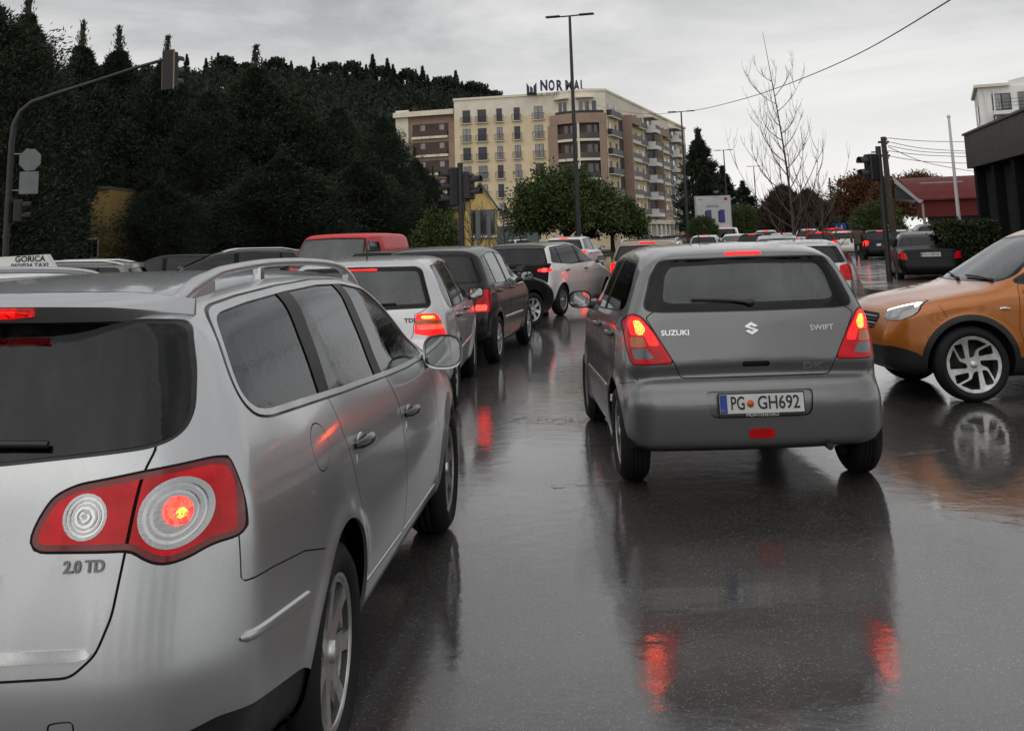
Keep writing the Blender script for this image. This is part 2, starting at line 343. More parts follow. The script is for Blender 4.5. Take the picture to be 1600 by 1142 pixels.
class Body:
    """closed car body: side silhouette x widths, softly intersected"""
    def __init__(s, side, W, dL, dU, zb=(.9, 1.15), k=.1, kr=None, bow=(.08, .1), crown=.03, wheels=(), wr=.34, flare=.0, xm=1.3, zc=.62, seg=(.75, .9)):
        s.poly = fillet(side, .05); s.S = Lut2(s.poly); s.W = Lut1(W); s.L = Lut1(dL, sm=12); s.U = Lut1(dU, sm=12); s.zb = zb
        s.k = k; s.kr = kr or k; s.bow = bow; s.crown = crown; s.wheels = wheels; s.wr = wr; s.flare = flare; s.xm = xm; s.zc = zc
        s.lo = s.poly.min(0); s.hi = s.poly.max(0); s.wmax = max(w for z, w in W); s.xa = s.lo[0]+seg[0]; s.xb = s.hi[0]-seg[1]
    def hw(s, x, z):
        b = sstep(s.zb[0], s.zb[1], z); w = s.W.f(z)-s.L.f(x)*(1-b)-s.U.f(x)*b
        for wx, wz in s.wheels:
            r = np.hypot(x-wx, z-wz); w = w+s.flare*np.exp(-((r-s.wr)/.055)**2)
        return w
    def both(s, x, z):
        b = sstep(s.zb[0], s.zb[1], z); u = np.clip((z-s.zb[0])/(s.zb[1]-s.zb[0]), 0, 1); db = 6*u*(1-u)/(s.zb[1]-s.zb[0])
        L, U = s.L.f(x), s.U.f(x); w = s.W.f(z)-L*(1-b)-U*b; gx = -s.L.g(x)*(1-b)-s.U.g(x)*b; gz = s.W.g(z)+db*(L-U)
        for wx, wz in (s.wheels if s.flare else ()):
            dx, dz = x-wx, z-wz; r = np.hypot(dx, dz)+1e-6; e = s.flare*np.exp(-((r-s.wr)/.055)**2); q = -2*(r-s.wr)/.055**2*e/r; w = w+e; gx = gx+q*dx; gz = gz+q*dz
        return w, gx, gz
    def warp(s, P):
        x, y, z = P.T; q = sstep(-.8, .8, x-s.xm); y2 = y*y
        return x+(s.bow[1]*q-s.bow[0]*(1-q))*y2, z+s.crown*y2*sstep(.5, .8, z), q
    def kk(s, x): return s.k+(s.kr-s.k)*(1-sstep(s.lo[0]+.15, s.lo[0]+.6, x))*1.0
    def F(s, P, grad=False):
        P = np.asarray(P, float); x, y, z = P.T; xp, zp, q = s.warp(P)
        a = s.S.f(xp, zp); w, gx, gz = s.both(x, z); g = np.sqrt(1+gx*gx+np.minimum(gz*gz, 9)); b = (np.abs(y)-w)/g
        k = s.kk(x); h = np.maximum(k-np.abs(a-b), 0)/k; f = np.maximum(a, b)+h*h*k*.25
        if not grad: return f
        wa = np.clip(.5+(a-b)/(2*k), 0, 1); sx, sz = s.S.g(xp, zp)
        bw = (s.bow[1]*q-s.bow[0]*(1-q)); cz = s.crown*sstep(.5, .8, z)
        n = np.stack([wa*sx-(1-wa)*gx/g, wa*(sx*2*bw*y+sz*2*cz*y)+(1-wa)*np.sign(y)/g, wa*sz-(1-wa)*gz/g], 1)
        return f, n/np.maximum(np.linalg.norm(n, axis=1), 1e-6)[:, None]
    def march(s, O, D, tmax, it=36):
        t = np.zeros(len(O)); 
        for _ in range(it):
            f = s.F(O+D*t[:, None]); t = np.clip(t+f*.85, 0, tmax)
            if np.abs(f).max() < 2e-5: break
        return t
    def shell(s, c):
        lo, hi = s.lo-.03, s.hi+.03; w = s.wmax+.03
        nx, ny, nz = int((hi[0]-lo[0])/c)+1, int(w/c)+1, int((hi[1]-lo[1])/c)+1
        xs, ys, zs = np.linspace(lo[0], hi[0], nx+1), np.linspace(0, w, ny+1), np.linspace(lo[1], hi[1], nz+1)
        idx = {}; Vb = []; T = []
        keys = -np.ones((nx+1, ny+1, nz+1), int)
        def vid(i, j, k):
            i, j, k = np.broadcast_arrays(i, j, k); f = keys[i, j, k]
            new = f < 0
            if new.any():
                n0 = len(Vb[0]) if Vb else 0
                P = np.stack([xs[i[new]], ys[j[new]], zs[k[new]]], 1)
                keys[i[new], j[new], k[new]] = n0+np.arange(len(P))
                Vb[:] = [np.vstack([Vb[0], P]) if Vb else P]
            return keys[i, j, k]
        def face(A, flip):
            q = np.stack([A[:-1, :-1], A[1:, :-1], A[1:, 1:], A[:-1, 1:]], -1).reshape(-1, 4)
            if flip: q = q[:, ::-1]
            T.append(q[:, [0, 1, 2]]); T.append(q[:, [0, 2, 3]])
        I, J, K = np.arange(nx+1), np.arange(ny+1), np.arange(nz+1)
        face(vid(np.full((ny+1, nz+1), 0), J[:, None], K[None]), True)
        face(vid(np.full((ny+1, nz+1), nx), J[:, None], K[None]), False)
        face(vid(I[:, None], np.full((nx+1, nz+1), ny), K[None]), True)
        face(vid(I[:, None], J[None], np.full((nx+1, ny+1), 0)), True)
        face(vid(I[:, None], J[None], np.full((nx+1, ny+1), nz)), False)
        O = Vb[0]; tg = np.stack([np.clip(O[:, 0], s.xa, s.xb), np.zeros(len(O)), np.full(len(O), s.zc)], 1)
        D = tg-O; L = np.linalg.norm(D, axis=1); D /= L[:, None]
        V = O+D*s.march(O, D, L)[:, None]; V[:, 1] = np.where(O[:, 1] == 0, 0, np.maximum(V[:, 1], 0))
        N = s.F(V, True)[1]; N[O[:, 1] == 0, 1] = 0
        return [V, N, np.vstack(T)]

def cut(sh, d):
    """split a triangle shell along d = 0 -> (inside d<0, outside)"""
    V, N, T = sh; d = np.where(np.abs(d) < 1e-5, 1e-5, d); s = d < 0
    ts = s[T]; c = ts.sum(1); Tin, Tout = [T[c == 3]], [T[c == 0]]
    newV, newN = [V], [N]; base = len(V)
    for cnt, lone_in in ((1, True), (2, False)):
        X = T[c == cnt]
        if not len(X): continue
        k = np.argmax(s[X] == lone_in, 1); r = np.arange(len(X))
        a, b, e = X[r, k], X[r, (k+1) % 3], X[r, (k+2) % 3]
        E = np.vstack([np.stack([a, b], 1), np.stack([a, e], 1)]); E = np.sort(E, 1)
        U, inv = np.unique(E, axis=0, return_inverse=True); inv = inv.ravel()
        t = d[U[:, 0]]/(d[U[:, 0]]-d[U[:, 1]])
        nv = V[U[:, 0]]*(1-t[:, None])+V[U[:, 1]]*t[:, None]; nn = N[U[:, 0]]*(1-t[:, None])+N[U[:, 1]]*t[:, None]
        newV.append(nv); newN.append(nn/np.maximum(np.linalg.norm(nn, axis=1), 1e-9)[:, None])
        ab, ae = base+inv[:len(X)], base+inv[len(X):]; base += len(U)
        lone = np.stack([a, ab, ae], 1); other = np.vstack([np.stack([ab, b, e], 1), np.stack([ab, e, ae], 1)])
        (Tin if lone_in else Tout).append(lone); (Tout if lone_in else Tin).append(other)
    V2, N2 = np.vstack(newV), np.vstack(newN)
    return pack([V2, N2, np.vstack(Tin)]), pack([V2, N2, np.vstack(Tout)])

def pack(sh):
    V, N, T = sh
    if not len(T): return [V[:0], N[:0], T]
    u, inv = np.unique(T, return_inverse=True); T2 = inv.reshape(T.shape)
    # weld the doubled cut vertices
    key = np.round(V[u]*20000).astype(np.int64); _, first, iv = np.unique(key, axis=0, return_index=True, return_inverse=True); iv = iv.ravel()
    T3 = iv[T2]; ok = (T3[:, 0] != T3[:, 1]) & (T3[:, 1] != T3[:, 2]) & (T3[:, 0] != T3[:, 2])
    return [V[u][first], N[u][first], T3[ok]]

def boundary(T, V=None):
    E = np.vstack([T[:, [0, 1]], T[:, [1, 2]], T[:, [2, 0]]]); S = np.sort(E, 1)
    u, first, cnt = np.unique(S, axis=0, return_index=True, return_counts=True)
    B = E[first[cnt == 1]]
    if V is not None: B = B[~((np.abs(V[B[:, 0], 1]) < 1e-4) & (np.abs(V[B[:, 1], 1]) < 1e-4))]
    return B

def thicken(sh, off=0., skirt=0., seam=True):
    """push a shell piece along its normals and give its rim a depth"""
    V, N, T = sh; V = V+N*off; nf = len(T)
    if skirt and len(T):
        B = boundary(T, V if seam else None)
        if len(B):
            a, b = B[:, 0], B[:, 1]; n = len(V); k = np.arange(len(B))
            Va, Vb_ = V[a], V[b]; ia, ib = n+4*k, n+4*k+1
            ex = Vb_-Va; nn = np.cross(ex, N[a]); nn /= np.maximum(np.linalg.norm(nn, axis=1), 1e-9)[:, None]
            Q = np.stack([Va, Vb_, Va-N[a]*skirt, Vb_-N[b]*skirt], 1).reshape(-1, 3); NQ = np.repeat(nn, 4, 0)
            V = np.vstack([V, Q]); N = np.vstack([N, NQ])
            T = np.vstack([T, np.stack([ia+1, ia, ia+2], 1), np.stack([ia+1, ia+2, ia+3], 1)])
    return [V, N, T]

def mirror(sh): 
    V, N, T = sh; m = np.array([1, -1, 1.]); return [V*m, N*m, T[:, ::-1]]
def merge(*ss):
    o = 0; V, N, T = [], [], []
    for v, n, t in ss: V.append(v); N.append(n); T.append(t+o); o += len(v)
    return [np.vstack(V), np.vstack(N), np.vstack(T)]
# ---------------------------------------------------------------- car bodies (car space: X forward from the rear axle, Y left, Z up)
def body_passat():
    side = [(-.80, .25, .08), (-.98, .28, .08), (-1.085, .42, .12), (-1.125, .60, .10), (-1.115, .70, .1), (-1.075, .90, .1), (-1.045, 1.06, .06), (-.825, 1.400, .02), (-.78, 1.448, .05),
            (-.2, 1.487, .4), (.5, 1.496, .5), (1.2, 1.468, .4), (1.6, 1.41, .2), (2.45, 1.0, .2), (2.65, .96, .2), (3.2, .84, .4), (3.5, .7, .2), (3.655, .5, .2), (3.6, .3, .1), (3.4, .2, .1), (2, .19), (.3, .19)]
    return Body(side, [(.19, .80), (.3, .865), (.45, .895), (.62, .91), (.74, .905), (.86, .90), (.95, .89), (1.02, .872), (1.2, .80), (1.38, .715), (1.46, .66), (1.55, .57)],
                [(-1.12, .09), (-.8, .03), (-.3, 0), (2.6, 0), (3.2, .06), (3.65, .2)], [(-1.1, .05), (-.6, .02), (.2, 0), (1.2, .02), (2, .06)], k=.12, kr=.26, bow=(.10, .1), crown=.04, wheels=[(0, .33), (2.709, .33)], wr=.37, flare=.012)
def body_swift():
    side = [(-.38, .225, .05), (-.515, .265, .05), (-.556, .42, .1), (-.574, .53, .03), (-.548, .60, .08), (-.54, .645, .02), (-.512, .668, .01), (-.458, .69, .01), (-.503, .772, .012), (-.455, 1.08, .1), (-.315, 1.40, .03), (-.34, 1.435, .02), (-.24, 1.462, .05),
            (.1, 1.49, .3), (.7, 1.508, .5), (1.25, 1.47, .4), (1.5, 1.40, .2), (2.15, 1.03, .2), (2.35, .98, .2), (2.85, .84, .3), (3.05, .68, .15), (3.13, .50, .12), (3.1, .3, .08), (2.95, .2, .06), (2, .18), (.3, .18)]
    return Body(side, [(.18, .80), (.27, .832), (.42, .845), (.53, .850), (.62, .838), (.75, .84), (.9, .83), (1.0, .815), (1.08, .79), (1.25, .715), (1.40, .635), (1.48, .58), (1.55, .5)],
                [(-.56, .09), (-.4, .04), (-.1, 0), (2.2, 0), (2.7, .05), (3.13, .2)], [(-.5, .05), (0, 0), (1.2, .0), (1.8, .06)], k=.09, kr=.16, bow=(.09, .12), crown=.045, wheels=[(0, .30), (2.39, .30)], wr=.335, flare=.014)
def body_golf():
    side = [(-.58, .27, .06), (-.70, .30, .06), (-.765, .42, .08), (-.775, .60, .05), (-.75, .66, .03), (-.70, .69, .03), (-.67, .95, .1), (-.645, 1.02, .06), (-.44, 1.36, .03), (-.37, 1.40, .05),
            (.1, 1.432, .3), (.8, 1.444, .5), (1.3, 1.41, .3), (1.55, 1.35, .15), (2.25, 1.0, .2), (2.4, .95, .2), (3.1, .80, .3), (3.3, .66, .1), (3.38, .5, .1), (3.35, .3, .08), (3.2, .2), (.3, .18)]
    return Body(side, [(.18, .76), (.27, .81), (.42, .845), (.6, .868), (.75, .866), (.9, .85), (1.0, .82), (1.2, .735), (1.36, .65), (1.44, .59), (1.5, .5)],
                [(-.77, .10), (-.6, .05), (-.2, 0), (2.3, 0), (2.9, .05), (3.38, .18)], [(-.6, .05), (-.1, 0), (1.2, .0), (1.8, .06)], k=.09, kr=.18, bow=(.08, .1), crown=.04, wheels=[(0, .31), (2.511, .31)], wr=.345, flare=.022)
def body_polo():
    side = [(-.45, .26, .06), (-.58, .30, .06), (-.65, .42, .1), (-.665, .58, .05), (-.645, .66, .05), (-.61, .72, .04), (-.575, .98, .1), (-.36, 1.40, .03), (-.37, 1.44, .02), (-.26, 1.457, .05),
            (.2, 1.49, .3), (.8, 1.50, .5), (1.25, 1.46, .3), (1.5, 1.38, .15), (2.2, 1.02, .2), (2.4, .96, .2), (2.95, .82, .3), (3.15, .66, .1), (3.25, .5, .1), (3.2, .3, .08), (3.0, .2), (.3, .18)]
    return Body(side, [(.18, .74), (.27, .79), (.42, .82), (.6, .835), (.75, .838), (.9, .825), (1.0, .80), (1.2, .715), (1.38, .63), (1.45, .58), (1.55, .5)],
                [(-.66, .10), (-.5, .05), (-.1, 0), (2.2, 0), (2.8, .05), (3.25, .18)], [(-.6, .05), (-.1, 0), (1.2, .0), (1.8, .06)], k=.09, kr=.2, bow=(.08, .1), crown=.04, wheels=[(0, .30), (2.46, .30)], wr=.335, flare=.012)
def body_opel():
    side = [(-.55, .28, .06), (-.72, .32, .06), (-.77, .6, .1), (-.72, .9, .1), (-.62, 1.1, .1), (-.4, 1.48, .06), (0, 1.56, .3), (.8, 1.60, .5), (1.3, 1.55, .3), (1.6, 1.46, .2),
            (2.36, 1.03, .12), (2.75, .972, .3), (3.08, .905, .15), (3.27, .82, .06), (3.32, .70, .06), (3.37, .56, .08), (3.34, .32, .08), (3.2, .25, .06), (2.6, .21), (.3, .21)]
    return Body(side, [(.21, .78), (.35, .83), (.5, .87), (.7, .882), (.85, .882), (.98, .86), (1.06, .83), (1.2, .78), (1.4, .69), (1.52, .62), (1.65, .5)],
                [(-.77, .10), (-.6, .05), (-.2, 0), (2.5, 0), (2.9, .035), (3.15, .10), (3.36, .22)], [(-.6, .05), (-.1, 0), (1.4, .0), (2.4, .1)], k=.10, kr=.18, bow=(.08, .11), crown=.05, wheels=[(0, .335), (2.604, .335)], wr=.385, flare=.012)
def body_generic(kind, L=4.2, wb=2.55, ro=.75, H=1.47, hw=.87):
    """hatch / wagon / suv / sedan / van proportions"""
    xr, xf = -ro, L-ro; zb = H*.67 if kind != 'van' else H*.58; zh = H*.655 if kind != 'van' else H*.56
    if kind == 'sedan':
        rear = [(xr+.03, .62, .06), (xr+.05, .70, .04), (xr+.09, zb, .06), (xr+.55, zb+.05, .12), (xr+1.15, H-.08, .2)]
    elif kind == 'van':
        rear = [(xr+.02, .62, .05), (xr+.06, zb, .1), (xr+.14, H-.10, .08), (xr+.2, H-.03, .06)]
    else:
        sl = dict(hatch=.34, wagon=.28, suv=.30)[kind]
        rear = [(xr+.01, .60, .05), (xr+.06, .70, .04), (xr+.11, zb+.02, .08), (xr+sl, H-.09, .02), (xr+sl-.05, H-.055, .02), (xr+sl+.06, H-.035, .05)]
    if kind == 'van': front = [(xf-1.55, H-.02, .3), (xf-1.3, H-.08, .12), (xf-.72, zb+.06, .12), (xf-.25, zh-.02, .2), (xf-.05, .8, .12), (xf, .5, .1)]
    else:
        wt, wbx = xf-1.95*L/4.2, xf-1.12*L/4.2
        front = [(wt-.35, H-.015, .3), (wt, H-.09, .2), (wbx, zb+.03, .18), (wbx+.2, zh, .2), (xf-.3, zh-.16, .3), (xf-.07, zh-.33, .12), (xf, .5, .12)]
    side = [(xr+.18, .26, .06), (xr+.06, .30, .06), (xr, .44, .1)]+rear+[((wb*.3 if kind != 'sedan' else wb*.45), H, .5)]+front+[(xf-.03, .3, .08), (xf-.18, .2, .05), (wb*.5, .18)]
    r = H/1.47
    W = [(.18, hw-.11), (.28, hw-.06), (.45, hw-.02), (.65, hw), (zb-.1, hw-.012), (zb, hw-.05), (zb+.55*(H-zb), hw-.16 if kind != 'van' else hw-.09), (H-.08, hw-.24 if kind != 'van' else hw-.15), (H+.05, hw-.34 if kind != 'van' else hw-.24)]
    b = Body(side, W, [(xr, .10), (xr+.2, .05), (xr+.6, 0), (wb-.2, 0), (wb+.4, .05), (xf, .2)], [(xr, .05), (xr+.6, 0), (wb*.5, 0), (wb*.8, .06)], zb=(zb-.05, zb+.2), k=.09, kr=.19, bow=(.08, .1), crown=.04, wheels=[(0, .31), (wb, .31)], wr=.345, flare=.012, xm=wb*.5)
    b.kind, b.zbelt, b.H, b.xr, b.xf, b.wb = kind, zb, H, xr, xf, wb
    return b
# ---------------------------------------------------------------- car builder
def wheel_meshes(style, R, rr, w, cache={}):
    """tyre, rim and brake meshes, outer face towards +Y"""
    key = (style, R, rr, w)
    if key in cache: return cache[key]
    h = w/2
    prof = [(rr-.012, h-.030), (rr+.004, h-.012), (rr+.02, h-.004), (rr+(R-rr)*.5, h+.006), (R-.035, h-.004), (R-.016, h-.018), (R-.004, h-.04)]
    for k in range(3):
        y = h-.055-k*(w-.11)/3.; y2 = h-.055-(k+1)*(w-.11)/3.
        prof += [(R, y+.002), (R, y2+.012), (R-.008, y2+.010), (R-.008, y2+.003)]
    prof += [(R, -h+.055), (R-.004, -h+.04), (R-.016, -h+.018), (R-.035, -h+.004), (rr+(R-rr)*.5, -h), (rr, -h+.01)]
    ty = MB().lathe(prof[::-1], 56, 'y').mesh('tyre')
    # rim face: polar sheet with openings cut out
    nr, nt = 16, 168; rs = np.linspace(.012, rr-.002, nr); th = np.linspace(0, 2*np.pi, nt, endpoint=False)
    RR, TH = np.meshgrid(rs, th, indexing='ij'); t = RR/rr
    dish = {'passat': .022, 'opel': .012}.get(style, .018)
    Y = h-.012-dish*(1-t**2)*np.where(t > .25, 1, .8)-.010*sstep(.88, .95, t)*(1-sstep(.95, 1.0, t))
    V = np.stack([RR*np.cos(TH), Y, RR*np.sin(TH)], -1).reshape(-1, 3); V = np.vstack([V, [[0, V[0, 1], 0]]])
    I = np.arange(nr*nt).reshape(nr, nt); J = np.roll(I, -1, 1)
    T = [np.stack([I[:-1], I[1:], J[1:]], -1).reshape(-1, 3), np.stack([I[:-1], J[1:], J[:-1]], -1).reshape(-1, 3), np.stack([I[0], J[0], np.full(nt, nr*nt)], -1)]
    N = np.tile([0, 1., 0], (len(V), 1)); rad = V/np.maximum(np.linalg.norm(V*[1, 0, 1], axis=1), 1e-6)[:, None]; N = N-rad*np.array([1, 0, 1])*.25*(np.linalg.norm(V*[1, 0, 1], axis=1)/rr)[:, None]; N /= np.linalg.norm(N, axis=1)[:, None]
    sh = [V, N, np.vstack(T)[:, ::-1]]
    def holes(n, poly, ph=0.):
        d = np.full(len(sh[0]), 9.)
        for k in range(n):
            a = 2*np.pi*k/n+ph; c, s_ = np.cos(a), np.sin(a); P = np.stack([sh[0][:, 0]*c+sh[0][:, 2]*s_, -sh[0][:, 0]*s_+sh[0][:, 2]*c], 1)/rr
            d = np.minimum(d, near_sdf(poly, P, .3))
        return cut(sh, d)[1]
    if style == 'opel':
        sh = holes(4, fillet([(.68, .68), (.36, .74), (.27, .20), (.47, .21)], .07))
        sh = holes(4, fillet([(.15, .87), (-.18, .87), (-.56, .70), (-.12, .50), (-.03, .27), (.13, .22)], .05))
    elif style == 'passat':
        sh = holes(7, fillet([(.36, -.02), (.60, -.17), (.84, -.27), (.88, 0), (.84, .27), (.60, .17), (.36, .02)], .04), .2)
    elif style == 'seven':
        sh = holes(7, fillet([(.36, -.03), (.84, -.24), (.88, 0), (.84, .24), (.36, .03)], .04), .1)
    elif style == 'five':
        sh = holes(5, fillet([(.32, -.06), (.84, -.36), (.89, 0), (.84, .36), (.32, .06)], .05), .3)
    elif style == 'turbine':
        sh = holes(10, fillet([(.42, -.03), (.80, -.16), (.86, .08), (.62, .10)], .03), .1)
    else:
        sh = holes(9, fillet([(.62, -.08), (.82, -.13), (.86, 0), (.82, .13), (.62, .08)], .03), .1)
    rim = tri_mesh('rim', thicken(sh, 0, .022, False))
    bar = MB().lathe([(rr, h-.02), (rr-.012, h-.012), (rr-.018, h-.03), (rr-.03, -h+.03), (rr-.01, -h)], 48, 'y'); br = MB()
    br.lathe([(.0, -.004), (rr*.68, -.004), (rr*.68, -.03), (rr*.95, -.035)], 36, 'y'); br.lathe([(0, .03), (.05, .03), (.06, -.01)], 20, 'y')
    cap = MB().lathe([(0, h-.012), (.026, h-.014), (.033, h-.02), (.034, h-.04)][::-1], 20, 'y').mesh('hub_cap')
    bolts = MB()
    for k in range(5): a = 2*math.pi*k/5; bolts.tube([(.052*math.cos(a), h-.05, .052*math.sin(a)), (.052*math.cos(a), h-.018-dish*.7, .052*math.sin(a))], .008, 6)
    cache[key] = dict(tyre=ty, rim=rim, barrel=bar.mesh('rim_barrel'), brake_disc=br.mesh('brake_disc'), hub_cap=cap, wheel_bolts=bolts.mesh('wheel_bolts'))
    for k, m in (('tyre', M_RUB), ('rim', M_ALLOY), ('barrel', M_ALLOY), ('brake_disc', M_DARKMETAL), ('hub_cap', M_ALLOY), ('wheel_bolts', M_DARKMETAL)): cache[key][k].materials.append(m)
    return cache[key]

class Car:
    def __init__(s, name, label, cat, body, pose, pm, res=.03, group=None):
        s.root = empty(name, (pose[0], pose[1], 0), pose[2]+math.pi/2); tag(s.root, label, cat, group)
        s.b = body; s.pm = pm; s.sh = body.shell(res)
    # --- shell cutting
    def dist(s, sh, outline, coord, gate=None):
        V = sh[0]; ax = dict(side=[0, 2], rear=[1, 2], front=[1, 2], top=[0, 1])[coord]
        d = near_sdf(outline, V[:, ax])
        if coord == 'side': d = np.maximum(d, (gate if gate is not None else .42)-V[:, 1])
        elif coord == 'rear': d = np.maximum(d, V[:, 0]-(gate if gate is not None else .2))
        elif coord == 'front': d = np.maximum(d, (gate if gate is not None else 1.6)-V[:, 0])
        else: d = np.maximum(d, (gate if gate is not None else .7)-V[:, 2])
        return d
    def take(s, outline, coord, gate=None, grow=0.):
        i, s.sh = cut(s.sh, s.dist(s.sh, outline, coord, gate)-grow); return i
    def emit(s, name, sh, m, off=0., skirt=0., pair=False, parent=None, label=None, seam=True):
        if not len(sh[2]): return []
        t = thicken(sh, off, skirt, seam); out = []
        for q in ([t] if pair == 'L' else [mirror(t)] if pair == 'R' else [t, mirror(t)] if pair else [merge(t, mirror(t))]):
            o = link(name, tri_mesh(name, q), m, parent or s.root)
            if label: o['label'] = label
            out.append(o)
        return out
    def window(s, name, outline, coord, m, pair, trims=(), gasket=.010, gate=None, recess=-.003):
        """trims from outside in: (width, material, offset, name)"""
        tot = sum(t[0] for t in trims); g = tot; pc = s.take(outline, coord, gate, g)
        for w, tm, off, nm in trims:
            g -= w; pc2, band = cut(pc, s.dist(pc, outline, coord, gate)-g); s.emit(nm, band, tm, off, .006, pair); pc = pc2
        if gasket:
            pc2, band = cut(pc, s.dist(pc, outline, coord, gate)+gasket); s.emit('window_seal', band, M_BLK, -.001, .008, pair); pc = pc2
        return s.emit(name, pc, m, recess, 0, pair)
    def panel(s, name, outline, coord, gate=None, w=.0028, pair=True):
        """separate body panel bounded by a dark gap"""
        inn = s.take(outline, coord, gate, w); pc, band = cut(inn, s.dist(inn, outline, coord, gate)+w)
        s.emit('panel_gap', band, M_SEAM, -.005, 0, pair); return s.emit(name, pc, s.pm, 0, .006, pair)
    def patch(s, name, outline, coord, m, off=.004, skirt=.008, pair=True, gate=None, grow=0.):
        pc = s.take(outline, coord, gate, grow); return s.emit(name, pc, m, off, skirt, pair), pc
    def line(s, coord, pts, w=.0025, gate=None, pair=True):
        """dark groove along an open line: split along its centre, then widen"""
        pts = np.array(pts, float); ax = dict(side=[0, 2], rear=[1, 2], front=[1, 2], top=[0, 1])[coord]
        def sd():
            V = s.sh[0]; P = V[:, ax]; d = np.full(len(P), 9.); sg = np.ones(len(P))
            for a, b in zip(pts[:-1], pts[1:]):
                e = b-a; u = ((P-a) @ e)/(e @ e); t = np.clip(u, 0, 1); q = P-a-t[:, None]*e; dd = np.linalg.norm(q, axis=1); k = dd < d
                cr_ = np.sign(e[0]*(P[:, 1]-a[1])-e[1]*(P[:, 0]-a[0])); sg = np.where(k, np.where(cr_ == 0, 1, cr_), sg); d = np.minimum(d, dd)
            g = {'side': .42-V[:, 1], 'rear': V[:, 0]-(gate if gate is not None else .2), 'front': (gate if gate is not None else 1.6)-V[:, 0], 'top': .7-V[:, 2]}[coord]
            return d, sg, g
        d, sg, g = sd(); i, o = cut(s.sh, np.where((d < .05) & (g < 0), d*sg, .05)); s.sh = pack(merge(i, o))
        d, sg, g = sd(); d[d < 1e-4] = 0; band, s.sh = cut(s.sh, np.maximum(d-w, g)); s.emit('panel_gap', band, M_SEAM, -.004, 0, pair)
    def arches(s, R, xs, lip=None):
        for x in xs:
            zc = s.b.wheels[0][1]; V = s.sh[0]
            d = np.maximum(np.hypot(V[:, 0]-x, V[:, 2]-zc)-R, .44-V[:, 1])
            _, s.sh = cut(s.sh, d)
            if lip:
                V = s.sh[0]; d = np.maximum(np.hypot(V[:, 0]-x, V[:, 2]-zc)-R-lip[0], .5-V[:, 1]); p, s.sh = cut(s.sh, d); s.emit('arch_cladding', p, lip[1], .008, .014, True)
            hw = float(s.b.hw(np.array([x]), np.array([zc]))[0])
            for sg in (1, -1):
                L = MB(); n = 26; ys = [(hw-.03)*sg, .46*sg]; V2 = []; F = []
                for k in range(n+1):
                    a = -.12+(math.pi+.24)*k/n
                    for y in ys: V2.append((x+(R+.012)*math.cos(a), y, zc+(R+.012)*math.sin(a)))
                for k in range(n): F.append((2*k, 2*k+1, 2*k+3, 2*k+2))
                L.add(V2, F, True); c0 = len(V2); V3 = [(x+(R+.012)*math.cos(-.12+(math.pi+.24)*k/n), .46*sg, zc+(R+.012)*math.sin(-.12+(math.pi+.24)*k/n)) for k in range(n+1)]
                L.add(V3, [tuple(range(n+1))]); L.build('wheel_arch', M_SEAM, s.root)
    def wheels(s, style, R, rr, w, track, xs, steer=0., spin=None):
        ms = wheel_meshes(style, R, rr, w)
        for i, x in enumerate(xs):
            for sg in (1, -1):
                e = empty('wheel', (x, sg*track, R-.004), (0 if sg > 0 else math.pi)+(steer if i == 1 else 0), s.root); e.rotation_euler.y = random.uniform(0, 6.28) if spin is None else spin
                for k in ms: link(k if k != 'barrel' else 'rim_barrel', ms[k], None, e)
    def surf(s, coord, a, b, sgn=1):
        """point and normal on the untouched body"""
        if coord == 'rear': O = np.array([[s.b.lo[0]-.4, a, b]]); D = np.array([[1., 0, 0]])
        elif coord == 'front': O = np.array([[s.b.hi[0]+.4, a, b]]); D = np.array([[-1., 0, 0]])
        elif coord == 'side': O = np.array([[a, 1.6*sgn, b]]); D = np.array([[0, -1.*sgn, 0]])
        else: O = np.array([[a, b, 2.6]]); D = np.array([[0, 0, -1.]])
        t = s.b.march(O, D, 3., 60); p = O+D*t[:, None]; return p[0], s.b.F(p, True)[1][0]
    def frame(s, coord, a, b, sgn=1, off=.003):
        """matrix: local x along the panel, y up, z out of it"""
        p, n = s.surf(coord, a, b, sgn); n = Vector(n); up = Vector((0, 0, 1)) if coord != 'top' else Vector((1, 0, 0)); x = up.cross(n).normalized(); y = n.cross(x).normalized(); p = Vector(p)+n*off
        return Matrix(((x.x, y.x, n.x, p.x), (x.y, y.y, n.y, p.y), (x.z, y.z, n.z, p.z), (0, 0, 0, 1)))
    def text(s, name, body, coord, a, b, size, m=None, off=.003, width=None, bold=.0, ext=.002):
        return text_obj(name, body, size, m or M_CHROME, s.root, s.frame(coord, a, b, 1, off), ext, width=width, bold=bold)
    def plate(s, coord, a, b, txt, w=.52, h=.112, off=.008, tilt=None, frame_txt=None, blue='MNE', dot=True):
        M = s.frame(coord, a, b, 1, off); e = MB().box((0, 0, 0), (w+.016, h+.03, .012), bev=.004).build('number_plate', M_BLK, s.root); e.matrix_local = M
        MB().box((.0, .006, .0075), (w, h, .004)).build('plate_sheet', M_PLATE, e); MB().box((-w/2+.024, .006, .010), (.044, h-.004, .003)).build('plate_band', M_PLBLUE, e)
        if txt:
            l, r = txt; T = lambda n_, t_, x, sz, wd, mm, y=.006: text_obj(n_, t_, sz, mm, e, Matrix.Translation((x, y, .0105)), .001, width=wd, bold=.0012)
            T('plate_letters', l, -w*.285, h*.98, w*.16, M_INK); T('plate_letters', r, w*.20, h*.98, w*.50, M_INK); T('plate_letters', blue, -w/2+.024, .026, .034, M_PLATE, -.032)
            if dot: MB().lathe([(0, .001), (.022, .001), (.022, -.002)], 20).build('plate_crest', mat('plate_crest', (.55, .12, .04), .5), e).location = (-w*.135, .006, .0115)
        if frame_txt: text_obj('plate_frame_letters', frame_txt, .028, M_PLATE, e, Matrix.Translation((0, -h/2-.005, .0075)), .001, width=.20)
        return e
